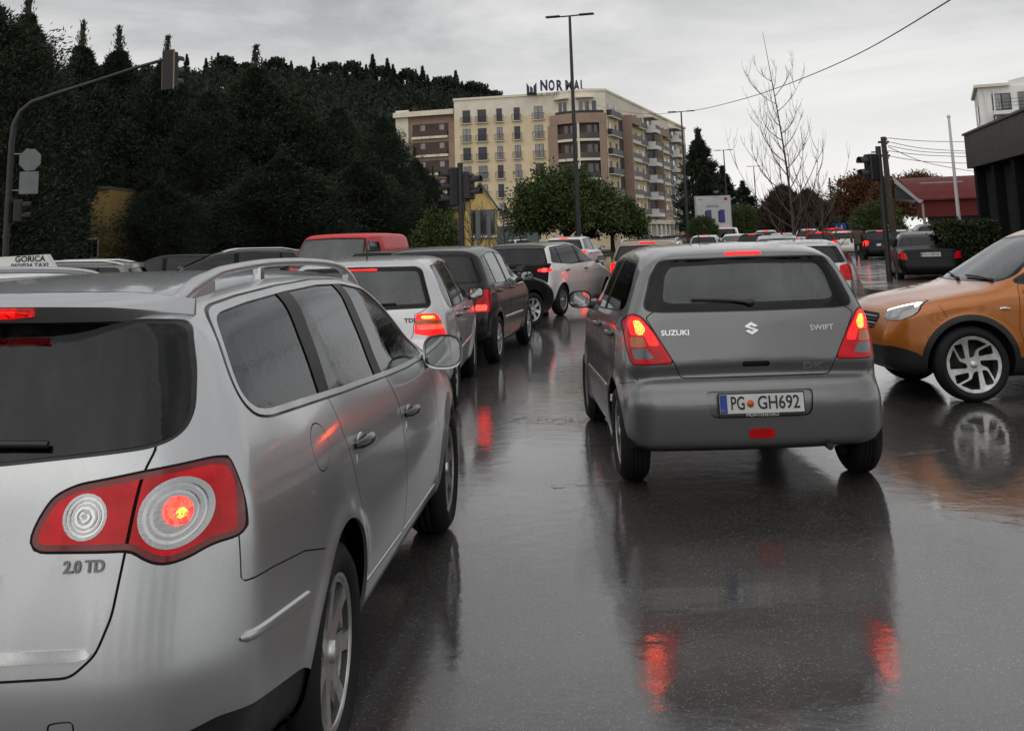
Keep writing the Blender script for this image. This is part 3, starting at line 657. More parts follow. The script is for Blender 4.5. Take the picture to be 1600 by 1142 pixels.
    def mirror_unit(s, x, y, z, r=(.075, .125, .085), m=None, sides=(1, -1), rim=None):
        for sg in sides:
            mm = m or s.pm; c = (x, sg*y, z)
            h = MB(); V = []; F = []; nu, nv = 22, 9
            for j in range(nv+1):               # housing: half egg, flat towards the rear
                t = j/nv*math.pi/2
                for k in range(nu):
                    a = 2*math.pi*k/nu; ca, sa = math.cos(a), math.sin(a); q = (abs(ca)**3+abs(sa)**3)**(-1/3)
                    V.append((c[0]+r[0]*1.25*math.sin(t), c[1]+r[1]*ca*q*math.cos(t), c[2]+r[2]*sa*q*math.cos(t)-.01*math.sin(t)))
            for j in range(nv):
                for k in range(nu): F.append((j*nu+k, j*nu+(k+1) % nu, (j+1)*nu+(k+1) % nu, (j+1)*nu+k))
            h.add(V, F, True); o = h.build('door_mirror', mm, s.root)
            g = MB(); Vr = [(c[0]+.006, c[1]+(V[k][1]-c[1])*.86, c[2]+(V[k][2]-c[2])*.86) for k in range(nu)]; g.add(Vr, [tuple(range(nu))[::-1]]); gl = g.build('mirror_glass', M_MIRROR, o)
            e = MB(); V0 = [V[k] for k in range(nu)]; V1 = [(c[0]+.012, a[1]-0, a[2]) for a in Vr]; e.add(V0+V1, [(k, nu+k, nu+(k+1) % nu, (k+1) % nu) for k in range(nu)], True); e.build('mirror_rim', rim or M_BLK, o)
            MB().tube([(x+.03, sg*(y-r[1]*.7), z-.045), (x+.05, sg*(y-r[1]-.09), z-.06)], [.032, .04], 10).build('mirror_arm', M_BLK, o)
    def handle(s, x, z, m, sides=(1, -1)):
        for sg in sides:
            p, n = s.surf('side', x, z, sg); y = p[1]
            h = MB(); pts = []; 
            for k in range(9):
                t = k/8; pts.append((x-.10+.20*t, y+sg*(.004+.032*math.sin(math.pi*t)**.6), z+.008*math.sin(math.pi*t)))
            h.tube(pts, [.010, .015, .017, .018, .018, .018, .017, .015, .010], 10); o = h.build('door_handle', m, s.root)
            MB().ellip((x, y-sg*.003, z-.004), (.062, .008, .034)).build('handle_recess', m, o)
            MB().ellip((x-.072, y+sg*.001, z-.055), (.014, .006, .03)).build('lock_cover', m, o)
    def interior(s, xf, xr, zs=.55, hr=True, wy=.37, wheel=True):
        def seat(x, y, w, zt, nm='seat', head=True, m=M_CLOTH):
            b = MB(); P = []; n = 10
            V = []; F = []
            prof = [(.0, 0), (-.05, .12), (-.09, .3), (-.13, .46), (-.15, zt-zs)]
            for i, (px, pz) in enumerate(prof):
                for k in range(n):
                    a = 2*math.pi*k/n; ca, sa = math.cos(a), math.sin(a); q = (abs(ca)**4+abs(sa)**4)**-.25; ww = w*(1-.12*i/4)
                    V.append((x+px+.06*sa*q, y+ww*ca*q, zs+pz))
            for i in range(len(prof)-1):
                for k in range(n): F.append((i*n+k, i*n+(k+1) % n, (i+1)*n+(k+1) % n, (i+1)*n+k))
            F.append(tuple(range((len(prof)-1)*n, len(prof)*n))); b.add(V, F, True); o = b.build(nm, m, s.root)
            MB().box((x+.22, y, zs-.04), (.5, 2*w, .14), bev=.05).build('seat_cushion', m, o)
            if head:
                MB().ellip((x-.17, y, zt+.11), (.05, .125, .085)).build('headrest', m, o)
                for q in (-.05, .05): MB().tube([(x-.16, y+q, zt-.04), (x-.17, y+q, zt+.08)], .006, 6).build('headrest_post', M_CHROME, o)
            return o
        for y in (wy, -wy): seat(xf, y, .24, 1.06)
        seat(xr, 0, .56, .98, 'rear_bench', False)
        for y in (.34, -.34): MB().ellip((xr-.17, y, 1.05), (.045, .12, .07)).build('headrest', M_CLOTH, s.root)
        d = MB().box((xf+.95, 0, .82), (.42, 1.28, .26), bev=.1); d.build('dashboard', M_CLOTH, s.root)
        if wheel:
            pts = []; 
            for k in range(25): a = 2*math.pi*k/24; pts.append((xf+.62+.07*math.sin(a), wy+.18*math.cos(a), .90+.17*math.sin(a)))
            MB().tube(pts, .016, 8, False).build('steering_wheel', M_BLK, s.root)
    def wiper(s, coord, pts, r=.009, parent=None):
        P = []
        for a, b in pts: p, n = s.surf(coord, a, b); P.append(Vector(p)+Vector(n)*.014)
        w = MB().tube(P, [r*1.6]+[r]*(len(P)-1), 8); o = w.build('wiper_arm', M_BLK, s.root); MB().ellip(P[0], (.02, .03, .022)).build('wiper_pivot', M_BLK, o); return o
    def strip(s, name, coord, pts, h, d, m, sides=(1, -1), n=24):
        """raised moulding following the body"""
        P = np.array(pts, float); t = np.linspace(0, len(P)-1, n); a = np.interp(t, np.arange(len(P)), P[:, 0]); b = np.interp(t, np.arange(len(P)), P[:, 1])
        for sg in sides:
            V = []; F = []
            for i, (u, v) in enumerate(zip(a, b)):
                k = .35 if i in (0, n-1) else 1.
                for dv, o in ((-h/2, -.004), (-h/2*.8, d*k*.7), (-h/2*.3, d*k), (h/2*.5, d*k), (h/2*.9, d*k*.6), (h/2, -.004)):
                    p, nn = s.surf(coord, u if coord == 'side' else u*sg, v+dv*k, sg); V.append(tuple(p+nn*o))
            for i in range(n-1):
                for k in range(5): q = (i*6+k, (i+1)*6+k, (i+1)*6+k+1, i*6+k+1); F.append(q if sg < 0 else q[::-1])
            MB().add(V, F, True).build(name, m, s.root)
    def finish(s): return s.emit('body_shell', s.sh, s.pm, 0, .012)
def asphalt():
    t = NT('wet_asphalt'); co = t.coord()
    big = t.noise(.55, 5, .6, co, .4); mid = t.noise(3.1, 5, .65, co); fine = t.noise(420., 2, .6, co); str_ = t.noise(1.0, 5, .6, t.coord('Object', (.8, .18, 1)))
    vo = t.new('TexVoronoi', Scale=190.); t.link(co, vo.inputs['Vector']); vc = t.new('SeparateColor'); t.link(vo.outputs['Color'], vc.inputs[0])
    stone = t.ramp(vc.outputs[0], [(.0, (.012, .0112, .0105)), (.72, (.030, .0275, .025)), (.92, (.05, .047, .043)), (1., (.42, .40, .37))])
    c = t.mix(t.rng(mid, .3, .7, 0, .6), stone, (.021, .0185, .0162)); c = t.mix(t.rng(str_, .4, .7, 0, .5), c, (.026, .0228, .0198))
    t.link(c, t.b.inputs['Base Color']); t.set(Roughness=.4); t.b.inputs['Specular IOR Level'].default_value = .4
    wet = t.new('Math', operation='ADD'); t.link(t.rng(big, .38, .62, 0, .75), wet.inputs[0]); t.link(t.rng(mid, .35, .7, 0, .35), wet.inputs[1])
    t.b.inputs['Coat Weight'].default_value = 1; t.b.inputs['Coat IOR'].default_value = 1.58
    t.link(t.rng(wet.outputs[0], .15, 1., .055, .02), t.b.inputs['Coat Roughness'])
    hb = t.new('Math', operation='ADD'); t.link(t.rng(vo.outputs['Distance'], 0, .6, 1, 0), hb.inputs[0]); t.link(fine, hb.inputs[1])
    b = t.new('Bump'); b.inputs['Distance'].default_value = .004; t.link(hb.outputs[0], b.inputs['Height']); b.inputs['Strength'].default_value = .8; t.link(b.outputs[0], t.b.inputs['Normal'])
    b2 = t.new('Bump'); b2.inputs['Distance'].default_value = .004; t.link(hb.outputs[0], b2.inputs['Height']); t.link(t.rng(wet.outputs[0], .1, .95, .040, .006), b2.inputs['Strength'])
    rip = t.new('Bump'); rip.inputs['Distance'].default_value = .02; rip.inputs['Strength'].default_value = .09; t.link(t.noise(7., 3, .55, co), rip.inputs['Height']); t.link(b2.outputs[0], rip.inputs['Normal']); t.link(rip.outputs[0], t.b.inputs['Coat Normal'])
    return t.m
M_ASPH = asphalt()
g = MB(); g.add([(-900, -60, 0), (900, -60, 0), (900, 1500, 0), (-900, 1500, 0)], [(0, 1, 2, 3)]); tag(g.build('road', M_ASPH), kind='structure')
def paving():
    t = NT('wet_paving'); co = t.coord(); br = t.new('TexBrick', Scale=1.); t.link(t.coord('Object', (2.5, 2.5, 1)), br.inputs['Vector']); br.inputs['Color1'].default_value = (.10, .06, .05, 1); br.inputs['Color2'].default_value = (.085, .075, .07, 1); br.inputs['Mortar'].default_value = (.03, .03, .03, 1)
    t.link(t.mix(t.rng(t.noise(.8, 4, .6, co), .35, .65, 0, .8), br.outputs['Color'], (.06, .05, .046)), t.b.inputs['Base Color']); t.set(Roughness=.5, Coat_Weight=.9); t.link(t.rng(t.noise(1.2, 4, .6, co), .35, .65, .06, .25), t.b.inputs['Coat Roughness']); t.b.inputs['Coat IOR'].default_value = 1.35; t.bump(t.noise(90, 2, .5, co), .2, .004); return t.m
M_PAVE = paving(); M_KERB = mat('kerb_stone', (.16, .155, .145), .45, coat=.6, var=.25, vs=5)
def slab(name, outline, z, m, kerb=True):
    P = [np.array(q, float) for q in fillet(outline, 1.2, 8)]; o = MB().prism([tuple(q) for q in P], -.05, z, 'z').build(name, m); tag(o, kind='structure')
    if kerb:
        n = len(P); c = sum(P)/n; k = 0; acc = 0
        for i in range(n):
            a, b = P[i], P[(i+1) % n]; L = np.linalg.norm(b-a)
            if L < .3 or max(a[1], b[1]) > 75: continue
            for j in range(int(L/1.0)):
                u = (b-a)/L; p = a+u*(j*1.0+.5); MB().box((p[0], p[1], z/2-.01), (.985, .15, z+.03), rz=math.atan2(u[1], u[0]), bev=.012).build('kerb_stone', M_KERB, o)
a0, a1 = gnd(1352, 462), gnd(1345, 400); D16 = np.array([math.sin(.285), math.cos(.285)]); s0 = np.array([a0[0], a0[1]]); 
slab('pavement', [tuple(s0), tuple(s0+[3.2, -.8]), tuple(s0+[40, -1.5]), tuple(s0+[40, 10]+D16*120), tuple(s0+D16*150)], .12, M_PAVE)
slab('verge', [(-60, 31), (-3.5, 33.5), (-1.5, 40), (9, 98), (14, 120), (-60, 140)], .10, mat('winter_grass', (.030, .042, .018), .9, var=.5, vs=2, bump=.6, bs=30, bd=.05))
def stroke(px0, py0, px1, py1, w):
    a, b = gnd(px0, py0), gnd(px1, py1); u = (b-a)[:2]; L = np.linalg.norm(u); u /= L; n = np.array([-u[1], u[0]])*w/2; t = NT('worn_line_paint'); f = t.noise(9, 6, .7, t.coord()); 
    tr = t.new('BsdfTransparent'); mx = t.new('MixShader'); t.set(Base_Color=(.20, .195, .18), Roughness=.4, Coat_Weight=.8); t.link(t.rng(f, .46, .62, 0, .75), mx.inputs[0]); t.link(tr.outputs[0], mx.inputs[1]); t.link(t.b.outputs[0], mx.inputs[2]); t.link(mx.outputs[0], t.out.inputs[0])
    o = MB().add([(*(a[:2]+n), .004), (*(a[:2]-n), .004), (*(b[:2]-n), .004), (*(b[:2]+n), .004)], [(0, 1, 2, 3)]).build('road_marking', t.m); tag(o, kind='structure')
stroke(862, 760, 985, 750, .11); stroke(1388, 712, 1508, 702, .10); stroke(800, 655, 915, 658, .35); stroke(1480, 668, 1580, 670, .30)
# ---------------------------------------------------------------- hero cars
def fil(p, r=.02): return fillet(p, r)
def ell(cx, cy, rx, ry, n=28): return np.array([(cx+rx*math.cos(2*math.pi*k/n), cy+ry*math.sin(2*math.pi*k/n)) for k in range(n)])
def sub(c, pc, outline, coord, gate, m, name, off, parent=None, pair=True, skirt=.004):
    """cut a smaller lamp cell out of a lens piece"""
    i, o = cut(pc, c.dist(pc, outline, coord, gate)); return c.emit(name, i, m, off, skirt, pair, parent), o

def rings(c, pc, cy, cz, rx, ry, coord, gate, fr, mats, name, par=None, pair=True):
    """stepped concentric reflector rings"""
    for k, f in enumerate(fr):
        i, pc_in = None, None
        o = ell(cy, cz, rx*f, ry*f); pc_i, ring = cut(pc, c.dist(pc, o, coord, gate))
        if k: c.emit(name, ring, mats[(k-1) % len(mats)], .001+(.003 if k % 2 else -.002), .006, pair, par, seam=False)
        else: rest = ring
        pc = pc_i
    return pc, rest

def silver_wagon():
    pm = paint('silver_lacquer', (.54, .55, .56), .80, .33, amt=.2)
    c = Car('station_wagon', 'silver station wagon with roof rails, cropped by the left picture edge', 'car', body_passat(), (-1.483, 3.71, -.067), pm, .0175)
    xs = (0, 2.709); c.arches(.375, xs)
    # side glass with bright surround
    DLO = fil([(-.60, 1.375), (-.54, 1.392), (-.29, 1.406), (.12, 1.418), (.6, 1.420), (1.0, 1.406), (1.36, 1.368), (1.57, 1.288), (1.83, 1.15), (1.99, 1.045), (1.97, 1.015), (1.46, 1.028), (.97, 1.050), (.02, 1.100), (-.53, 1.128), (-.62, 1.145), (-.668, 1.185), (-.672, 1.23), (-.645, 1.32)], .04)
    pc = c.take(DLO, 'side', None, .024); pc, seal = cut(pc, c.dist(pc, DLO, 'side')-.017); c.emit('window_seal', seal, M_BLK, -.003, 0, True)
    pc, tr = cut(pc, c.dist(pc, DLO, 'side')); c.emit('window_surround', tr, M_SATIN, .003, .008, True)
    for nm, q in (('pillar_trim', [(.045, 1.5), (.185, 1.5), (.046, 1.0), (-.06, 1.0)]), ('pillar_trim', [(.862, 1.5), (.99, 1.5), (.912, .95), (.778, .95)])):
        p, pc = cut(pc, c.dist(pc, fil(q, 0), 'side')); t1, t2 = cut(p, c.dist(p, fil([(a+(.062 if a < b0 else -9), z) for (a, z), b0 in zip(q, (q[0][0]+.01, -9, -9, q[3][0]+.01))], 0), 'side')) if False else (p, None); c.emit(nm, p, M_GLOSSBLK, .001, .006, True)
    for x0, x1 in ((-1, .05), (.05, .88), (.88, 3)):
        p, pc = cut(pc, c.dist(pc, np.array([(x0, .5), (x1, .5), (x1, 2), (x0, 2)]), 'side')) if x1 < 3 else (pc, None)
        g, s_ = cut(p, -np.minimum.reduce([np.full(len(p[0]), .05)])) if False else (p, None); c.emit('side_window', g, GL_SIDE, -.003, 0, True)
    # tail lamps
    TL = fil([(.418, .928), (.430, .965), (.458, 1.013), (.507, 1.035), (.648, 1.054), (.780, 1.064), (.815, 1.052), (.836, 1.006), (.846, .959), (.852, .886), (.798, .885), (.753, .864), (.709, .858), (.672, .874), (.644, .896), (.438, .902), (.424, .912)], .022)
    gt = -.828; rim = c.take(TL, 'rear', gt, .006); lens, edge = cut(rim, c.dist(rim, TL, 'rear', gt)); c.emit('tail_lamp_seal', edge, M_SEAM, -.002, 0, True)
    lens, edge = cut(lens, c.dist(lens, TL, 'rear', gt)+.013); c.emit('lens_edge', edge, mat('dark_red_lens', (.16, .003, .006), .12, coat=.3), .001, .006, True, seam=False)
    SE = np.array([(.648, 1.20), (.648, 1.054), (.631, .897), (.60, .70), (-.2, .70), (-.2, 1.2)]); inner, outer = cut(lens, c.dist(lens, SE, 'rear', gt)+.004); gapb, outer = cut(outer, c.dist(outer, SE, 'rear', gt)-.004); c.emit('panel_gap', gapb, M_SEAM, -.006, 0, True)
    for pc, (cy, cz, rx, ry), lit in ((inner, (.534, .969, .050, .050), False), (outer, (.722, .961, .074, .075), True)):
        core, rest = rings(c, pc, cy, cz, rx, ry, 'rear', gt, (1, .86, .76, .66, .57, .48), [M_CLEAR, M_CHROME], 'reflector_ring')
        c.emit('tail_lamp', rest, M_RED, .003, .010, True, seam=False)
        if lit:
            b, o = cut(core, c.dist(core, ell(.733, .968, .034, .034), 'rear', gt)); h, b2 = cut(b, c.dist(b, ell(.735, .96, .012, .012), 'rear', gt)); c.emit('reflector_bowl', o, M_CLEAR, -.001, 0, True, seam=False); c.emit('brake_bulb', b2, M_BULB, .004, .006, True, seam=False); c.emit('brake_bulb', h, M_HOT, .005, .004, True, seam=False)
        else:
            core, r2 = rings(c, core, cy, cz, rx, ry, 'rear', gt, (.48, .36, .26, .17), [M_CHROME, M_CLEAR], 'reflector_ring'); c.emit('reverse_bulb', core, M_CLEAR, .002, .003, True, seam=False)
    # rear screen
    RW = fil([(-.1, 1.088), (.31, 1.090), (.655, 1.112), (.70, 1.130), (.710, 1.172), (.688, 1.268), (.648, 1.378), (.56, 1.386), (.2, 1.392), (-.1, 1.393)], .03)
    gw = -.55; pc = c.take(RW, 'rear', gw, .010); pc, e = cut(pc, c.dist(pc, RW, 'rear', gw)); c.emit('window_seal', e, M_BLK, -.004, 0, False)
    c.emit('rear_screen', pc, GL_DARK, -.002, 0, False)
    # tailgate, chrome strip, plate recess, doors, flap
    c.patch('chrome_strip', fil([(-.1, .678), (.56, .680), (.585, .690), (.575, .704), (-.1, .704)], .008), 'rear', M_CHROME, .008, .012, False, -.8)
    c.patch('plate_recess', fil([(-.2, .725), (.345, .725), (.375, .856), (-.2, .856)], .02), 'rear', pm, -.022, -.022, False, -.8)
    c.panel('tailgate', fil([(-.1, 1.12), (.664, 1.112), (.648, 1.054), (.631, .897), (.616, .763), (.59, .69), (.54, .648), (-.1, .637)], .02), 'rear', -.7, .003, False)
    c.line('rear', [(-.05, .862), (.628, .868)], .002, -.8, False)
    c.patch('bumper_underside_shade', fil([(-1.3, .43), (-1.06, .48), (-.92, .505), (-.41, .425), (-.34, .39), (-.34, .1), (-1.3, .1)], .02), 'side', M_BLK, -.012, -.012)  # black patch stands in for the shaded underside; bumper has no black part
    c.panel('fuel_flap', ell(-.205, .968, .092, .068), 'side', None, .002, 'R')
    c.panel('rear_door', fil([(-.05, 1.16), (.036, 1.08), (.066, .975), (.204, .784), (.322, .599), (.395, .47), (.46, .27), (1.20, .27), (1.198, .482), (1.163, .707), (1.06, .911), (.955, 1.034), (.93, 1.16)], .03), 'side')
    c.panel('front_door', fil([(.952, 1.16), (.968, 1.034), (1.071, .911), (1.174, .707), (1.209, .482), (1.211, .27), (2.16, .27), (2.185, .48), (2.115, .733), (1.97, .97), (1.90, 1.16)], .03), 'side')
    c.line('side', [(-.86, .885), (-.865, .778), (-.707, .766), (-.441, .735), (-.25, .69)], .0022)
    c.panel('tow_cover', fil([(.492, .47), (.548, .47), (.548, .558), (.492, .555)], .012), 'rear', -.9, .002, 'R')
    c.patch('side_moulding', fil([(.48, .372), (2.17, .352), (2.17, .332), (.48, .350)], .006), 'side', pm, .007, .012) if False else None
    sp = MB(); V = []; F = []; ny = 25; sec = [(-.66, 1.470), (-.80, 1.472), (-.90, 1.452), (-.912, 1.444), (-.905, 1.436), (-.868, 1.402), (-.80, 1.400), (-.66, 1.42)]; ns = len(sec)
    for j in range(ny):
        y = -.645+1.29*j/(ny-1); e_ = 1-.93*max(0, (abs(y)-.30)/.345)**2.2; x0 = .13*y*y; z0 = -.045*y*y-.10*max(0, abs(y)-.5)
        for k, (x, z) in enumerate(sec): V.append((-.70+(x+.70)*e_+x0, y, 1.415+(z-1.415)*(1 if k < 2 else .55+.45*e_)+z0))
    for j in range(ny-1):
        for k in range(ns): F.append((j*ns+k, (j+1)*ns+k, (j+1)*ns+(k+1) % ns, j*ns+(k+1) % ns))
    sp.add(V, F, True); F2 = [tuple(range(ns)), tuple(range((ny-1)*ns, ny*ns))[::-1]]; sp.add(V, F2); so = sp.build('roof_spoiler', pm, c.root); so.modifiers.new('b', 'EDGE_SPLIT').split_angle = R_(38)
    lamp = MB(); V = []; F = []
    for j in range(13):
        y = -.31+.62*j/12; x0 = .13*y*y; t = 1 if 0 < j < 12 else .4
        for x, z in ((-.9045, 1.4335), (-.910, 1.428), (-.895, 1.413), (-.884, 1.4135)): V.append((x+x0, y, 1.4235+(z-1.4235)*t-.045*y*y))
    for j in range(12):
        for k in range(3): F.append((j*4+k, (j+1)*4+k, (j+1)*4+k+1, j*4+k+1))
    lamp.add(V, F).build('third_brake_lamp', M_THIRD, c.root)
    # lower black edge
    c.finish()
    c.strip('bumper_strip', 'side', [(-.88, .655), (-.41, .615)], .026, .010, pm); c.strip('side_moulding', 'side', [(.44, .40), (1.2, .372)], .014, .006, pm); c.strip('side_moulding', 'side', [(1.215, .371), (2.19, .352)], .014, .006, pm)
    for x, z in ((.30, .895), (1.28, .845)): c.handle(x, z, pm)
    c.text('badge_letters', '2.0 TD', 'rear', -.545, .866, .036, mat('dull_badge', (.16, .16, .165), .25, .9), .004, .092, .001)
    c.mirror_unit(1.93, .965, 1.03, (.08, .10, .084), pm, rim=pm)
    # roof rails
    for sg in (1, -1):
        pts = []; n = 40
        for k in range(n+1):
            x = -.66+2.40*k/n; p, _ = c.surf('top', x, .585*sg); t = k/n
            tt = min(t, 1-t); lift = .062*min(1., (tt/.16))**.6 if tt < .16 else .062
            pts.append((x, (.585-.015*math.sin(math.pi*t))*sg, p[2]+lift-.012))
        V = []; F = []; m = 10
        for i, p in enumerate(pts):
            d = Vector(pts[min(i+1, n)])-Vector(pts[max(i-1, 0)]); nx = Vector((-d.z, 0, d.x)).normalized(); w_ = .0175; h_ = .0145+.012*max(0, 1-abs(min(i, n-i)-2.5)/3.)
            for q in range(m):
                a = 2*math.pi*q/m; ca, sa = math.cos(a), math.sin(a); r = (abs(ca)**3.2+abs(sa)**3.2)**(-1/3.2)
                V.append((p[0]+nx.x*sa*r*h_, p[1]+ca*r*w_, p[2]+nx.z*sa*r*h_))
        for i in range(n):
            for q in range(m): F.append((i*m+q, (i+1)*m+q, (i+1)*m+(q+1) % m, i*m+(q+1) % m))
        F += [tuple(range(m)), tuple(range(n*m, (n+1)*m))[::-1]]
        rail = MB(); rail.add(V, F, True); ro = rail.build('roof_rail', M_SATIN, c.root)
        for x0, x1 in ((-.645, -.36), (1.44, 1.725)):
            n2 = 7; top = []; bot = []
            for k in range(n2):
                x = x0+(x1-x0)*k/(n2-1); p, _ = c.surf('top', x, .585*sg); tt = min((x+.66)/2.4, (1.74-x)/2.4); top.append((x, p[2]+.055*min(1., max(tt, 0)/.16)**.6-.018)); bot.append((x, p[2]-.012))
            MB().prism(bot+top[::-1], .572*sg, .598*sg).build('rail_foot', M_SATIN, ro)
        p, _ = c.surf('top', .14, .58*sg); MB().box((.14, .577*sg, p[2]+.016), (.06, .026, .06), bev=.008).build('rail_post', M_CHROME, ro)
    c.wiper('rear', [(0, 1.13), (-.15, 1.128), (-.30, 1.122), (-.42, 1.118)])
    c.interior(1.25, .35)
    c.plate('rear', 0, .79, None, off=-.012)
    c.wheels('passat', .325, .225, .215, .785, xs)
    return c

def grey_hatch():
    pm = paint('grey_lacquer', (.18, .182, .183), .6, .36, amt=.25)
    c = Car('hatchback_car', 'dark grey hatchback with lit brake lamps and plate PG GH692', 'car', body_swift(), (1.455, 7.51, .024), pm, .0165)
    xs = (0, 2.39); c.arches(.345, xs)
    DLO = fil([(.06, 1.385), (.9, 1.395), (1.3, 1.345), (1.75, 1.15), (1.98, 1.04), (1.95, 1.015), (1.2, 1.035), (-.08, 1.085), (-.15, 1.115), (-.10, 1.24)], .04)
    pc = c.take(DLO, 'side', None, .012); pc, e = cut(pc, c.dist(pc, DLO, 'side')); c.emit('window_seal', e, M_BLK, -.002, 0, True)
    for q in ([(.70, 1.5), (.83, 1.5), (.83, .9), (.72, .9)], ):
        p, pc = cut(pc, c.dist(pc, fil(q, 0), 'side')); c.emit('pillar_trim', p, M_GLOSSBLK, 0, .004, True)
    a, b = cut(pc, c.dist(pc, np.array([(-1, .5), (.76, .5), (.76, 2), (-1, 2)]), 'side')); c.emit('side_window', a, GL_SIDE, -.003, 0, True); c.emit('side_window', b, GL_CAR, -.003, 0, True)
    gt = -.165; TL = fil([(.796, 1.02), (.748, 1.075), (.69, 1.057), (.61, .945), (.512, .774), (.768, .768), (.79, .88)], .03)
    pc = c.take(TL, 'rear', gt, .006); lens, e = cut(pc, c.dist(pc, TL, 'rear', gt)); c.emit('tail_lamp_seal', e, M_SEAM, -.003, 0, True)
    for nm, q, m, off in (('reverse_lamp', [(.762, .862), (.676, .866), (.628, .806), (.748, .798)], M_SMOKE, .002), ('turn_lamp', [(.766, .935), (.690, .935), (.672, .874), (.764, .870)], M_AMBER, .002),
                          ('brake_bulb', [(.742, 1.035), (.705, 1.035), (.672, .985), (.690, .945), (.728, .95)], M_HOT, .003), ('brake_lamp', [(.770, 1.02), (.742, 1.06), (.70, 1.05), (.625, .95), (.59, .885), (.655, .88), (.680, .942), (.76, .945)], M_REDLIT, .003)):
        _, lens = sub(c, lens, fil(q, .012), 'rear', gt, m, nm, off)
    c.emit('tail_lamp', lens, M_RED, .002, .008, True, seam=False)
    gw = -.12; RW = fil([(-.1, 1.082), (.56, 1.086), (.645, 1.094), (.668, 1.118), (.605, 1.30), (.545, 1.392), (.50, 1.402), (-.1, 1.406)], .025)
    pc = c.take(RW, 'rear', gw, .008); pc, e = cut(pc, c.dist(pc, RW, 'rear', gw)); c.emit('window_seal', e, M_BLK, -.003, 0, False)
    gl, fr = cut(pc, c.dist(pc, fil([(-.1, 1.132), (.50, 1.135), (.55, 1.15), (.52, 1.30), (.48, 1.36), (-.1, 1.375)], .03), 'rear', gw)); c.emit('screen_border', fr, M_FRIT, -.002, 0, False); c.emit('rear_screen', gl, GL_FOG, -.002, 0, False)
    WS = fil([(-.1, 1.40), (.47, 1.375), (.60, 1.10), (.58, 1.06), (-.1, 1.06)], .05); c.window('windscreen', WS, 'front', GL_CAR, False, gate=1.3)
    c.patch('gate_handle', fil([(-.1, .742), (.078, .742), (.086, .752), (.086, .770), (.076, .776), (-.1, .776)], .008), 'rear', M_BLK, -.012, -.012, False, -.4)
    c.panel('tailgate', fil([(-.1, 1.10), (.62, 1.085), (.666, 1.05), (.606, .945), (.508, .774), (.474, .692), (.455, .681), (-.1, .681)], .015), 'rear', -.3, .003, False)
    pl = fil([(-.1, .606), (.318, .606), (.332, .597), (.315, .47), (.285, .449), (-.1, .449)], .015); pc = c.take(pl, 'rear', -.4); c.emit('plate_recess', pc, pm, -.018, -.018, False)
    c.patch('fog_lamp', fil([(-.1, .322), (.072, .322), (.082, .345), (.076, .380), (-.1, .380)], .01), 'rear', M_RED, .004, .01, False, -.3)
    c.patch('third_brake_lamp', fil([(-.1, 1.424), (.11, 1.424), (.128, 1.433), (.11, 1.444), (-.1, 1.445)], .006), 'rear', M_REDLIT, .004, .006, False, -.2)
    c.panel('rear_door', fil([(-.16, 1.12), (-.06, 1.02), (.30, .72), (.40, .50), (.43, .29), (.78, .29), (.78, 1.0), (.76, 1.2), (.2, 1.2)], .04), 'side'); c.panel('front_door', fil([(.79, .29), (1.92, .29), (1.98, .55), (1.96, .97), (1.85, 1.12), (.77, 1.2)], .04), 'side')
    c.line('side', [(-.36, .74), (-.40, .66), (-.2, .63)], .002)
    c.strip('side_moulding', 'side', [(.42, .535), (1.94, .52)], .03, .010, pm)
    c.panel('fuel_flap', fil([(-.16, .83), (-.03, .83), (-.03, .97), (-.16, .97)], .03), 'side', None, .002, 'L')
    c.finish()
    for x in (.18, 1.02): c.handle(x, .915, pm)
    c.mirror_unit(1.82, .905, 1.055, (.08, .095, .072), M_BLK)
    S = [(.5, 1), (.98, .70), (.72, .60), (.5, .74), (.34, .64), (.98, .38), (.98, .30), (.5, 0), (.02, .30), (.28, .40), (.5, .26), (.66, .36), (.02, .62), (.02, .70)]
    e = MB().prism([((a-.5)*.085, (b-.5)*.078) for a, b in S], 0, .006, 'z').build('maker_emblem', M_CHROME, c.root); e.matrix_local = c.frame('rear', 0.01, .972, 1, .002)
    c.text('badge_letters', 'SUZUKI', 'rear', .49, .956, .045, M_CHROME, .003, .175, .001); c.text('badge_letters', 'SWIFT', 'rear', -.44, .962, .045, M_CHROME, .003, .155, .001)
    c.text('sticker_letters', 'DK', 'rear', -.36, .733, .062, mat('sticker_grey', (.2, .2, .2), .6), .002, .135, .002)
    c.plate('rear', 0, .527, ('PG', 'GH692'), .52, .112, .0, frame_txt='MONTENEGRO')
    c.wiper('rear', [(.0, 1.125), (.12, 1.14), (.25, 1.148), (.37, 1.152)], .008)
    p, n = c.surf('top', 1.2, .0); MB().tube([(1.2, 0, p[2]-.01), (1.12, 0, p[2]+.17)], [.006, .002], 6).build('roof_aerial', M_BLK, c.root)
    pts = [c.surf('rear', y, .40)[0] for y in (-.55, .55)]
    MB().tube([(-.30, -.42, .27), (-.52, -.42, .255)], .022, 10).build('exhaust_pipe', M_DARKMETAL, c.root); MB().box((-.15, -.15, .29), (.5, .75, .12), bev=.05).build('exhaust_box', M_DARKMETAL, c.root)
    MB().tube([(0, -.7, .30), (0, .7, .30)], .05, 10).build('rear_axle', M_DARKMETAL, c.root)
    c.interior(1.15, .28)
    c.wheels('five', .30, .205, .185, .745, xs)
    return c
silver_wagon(); grey_hatch()
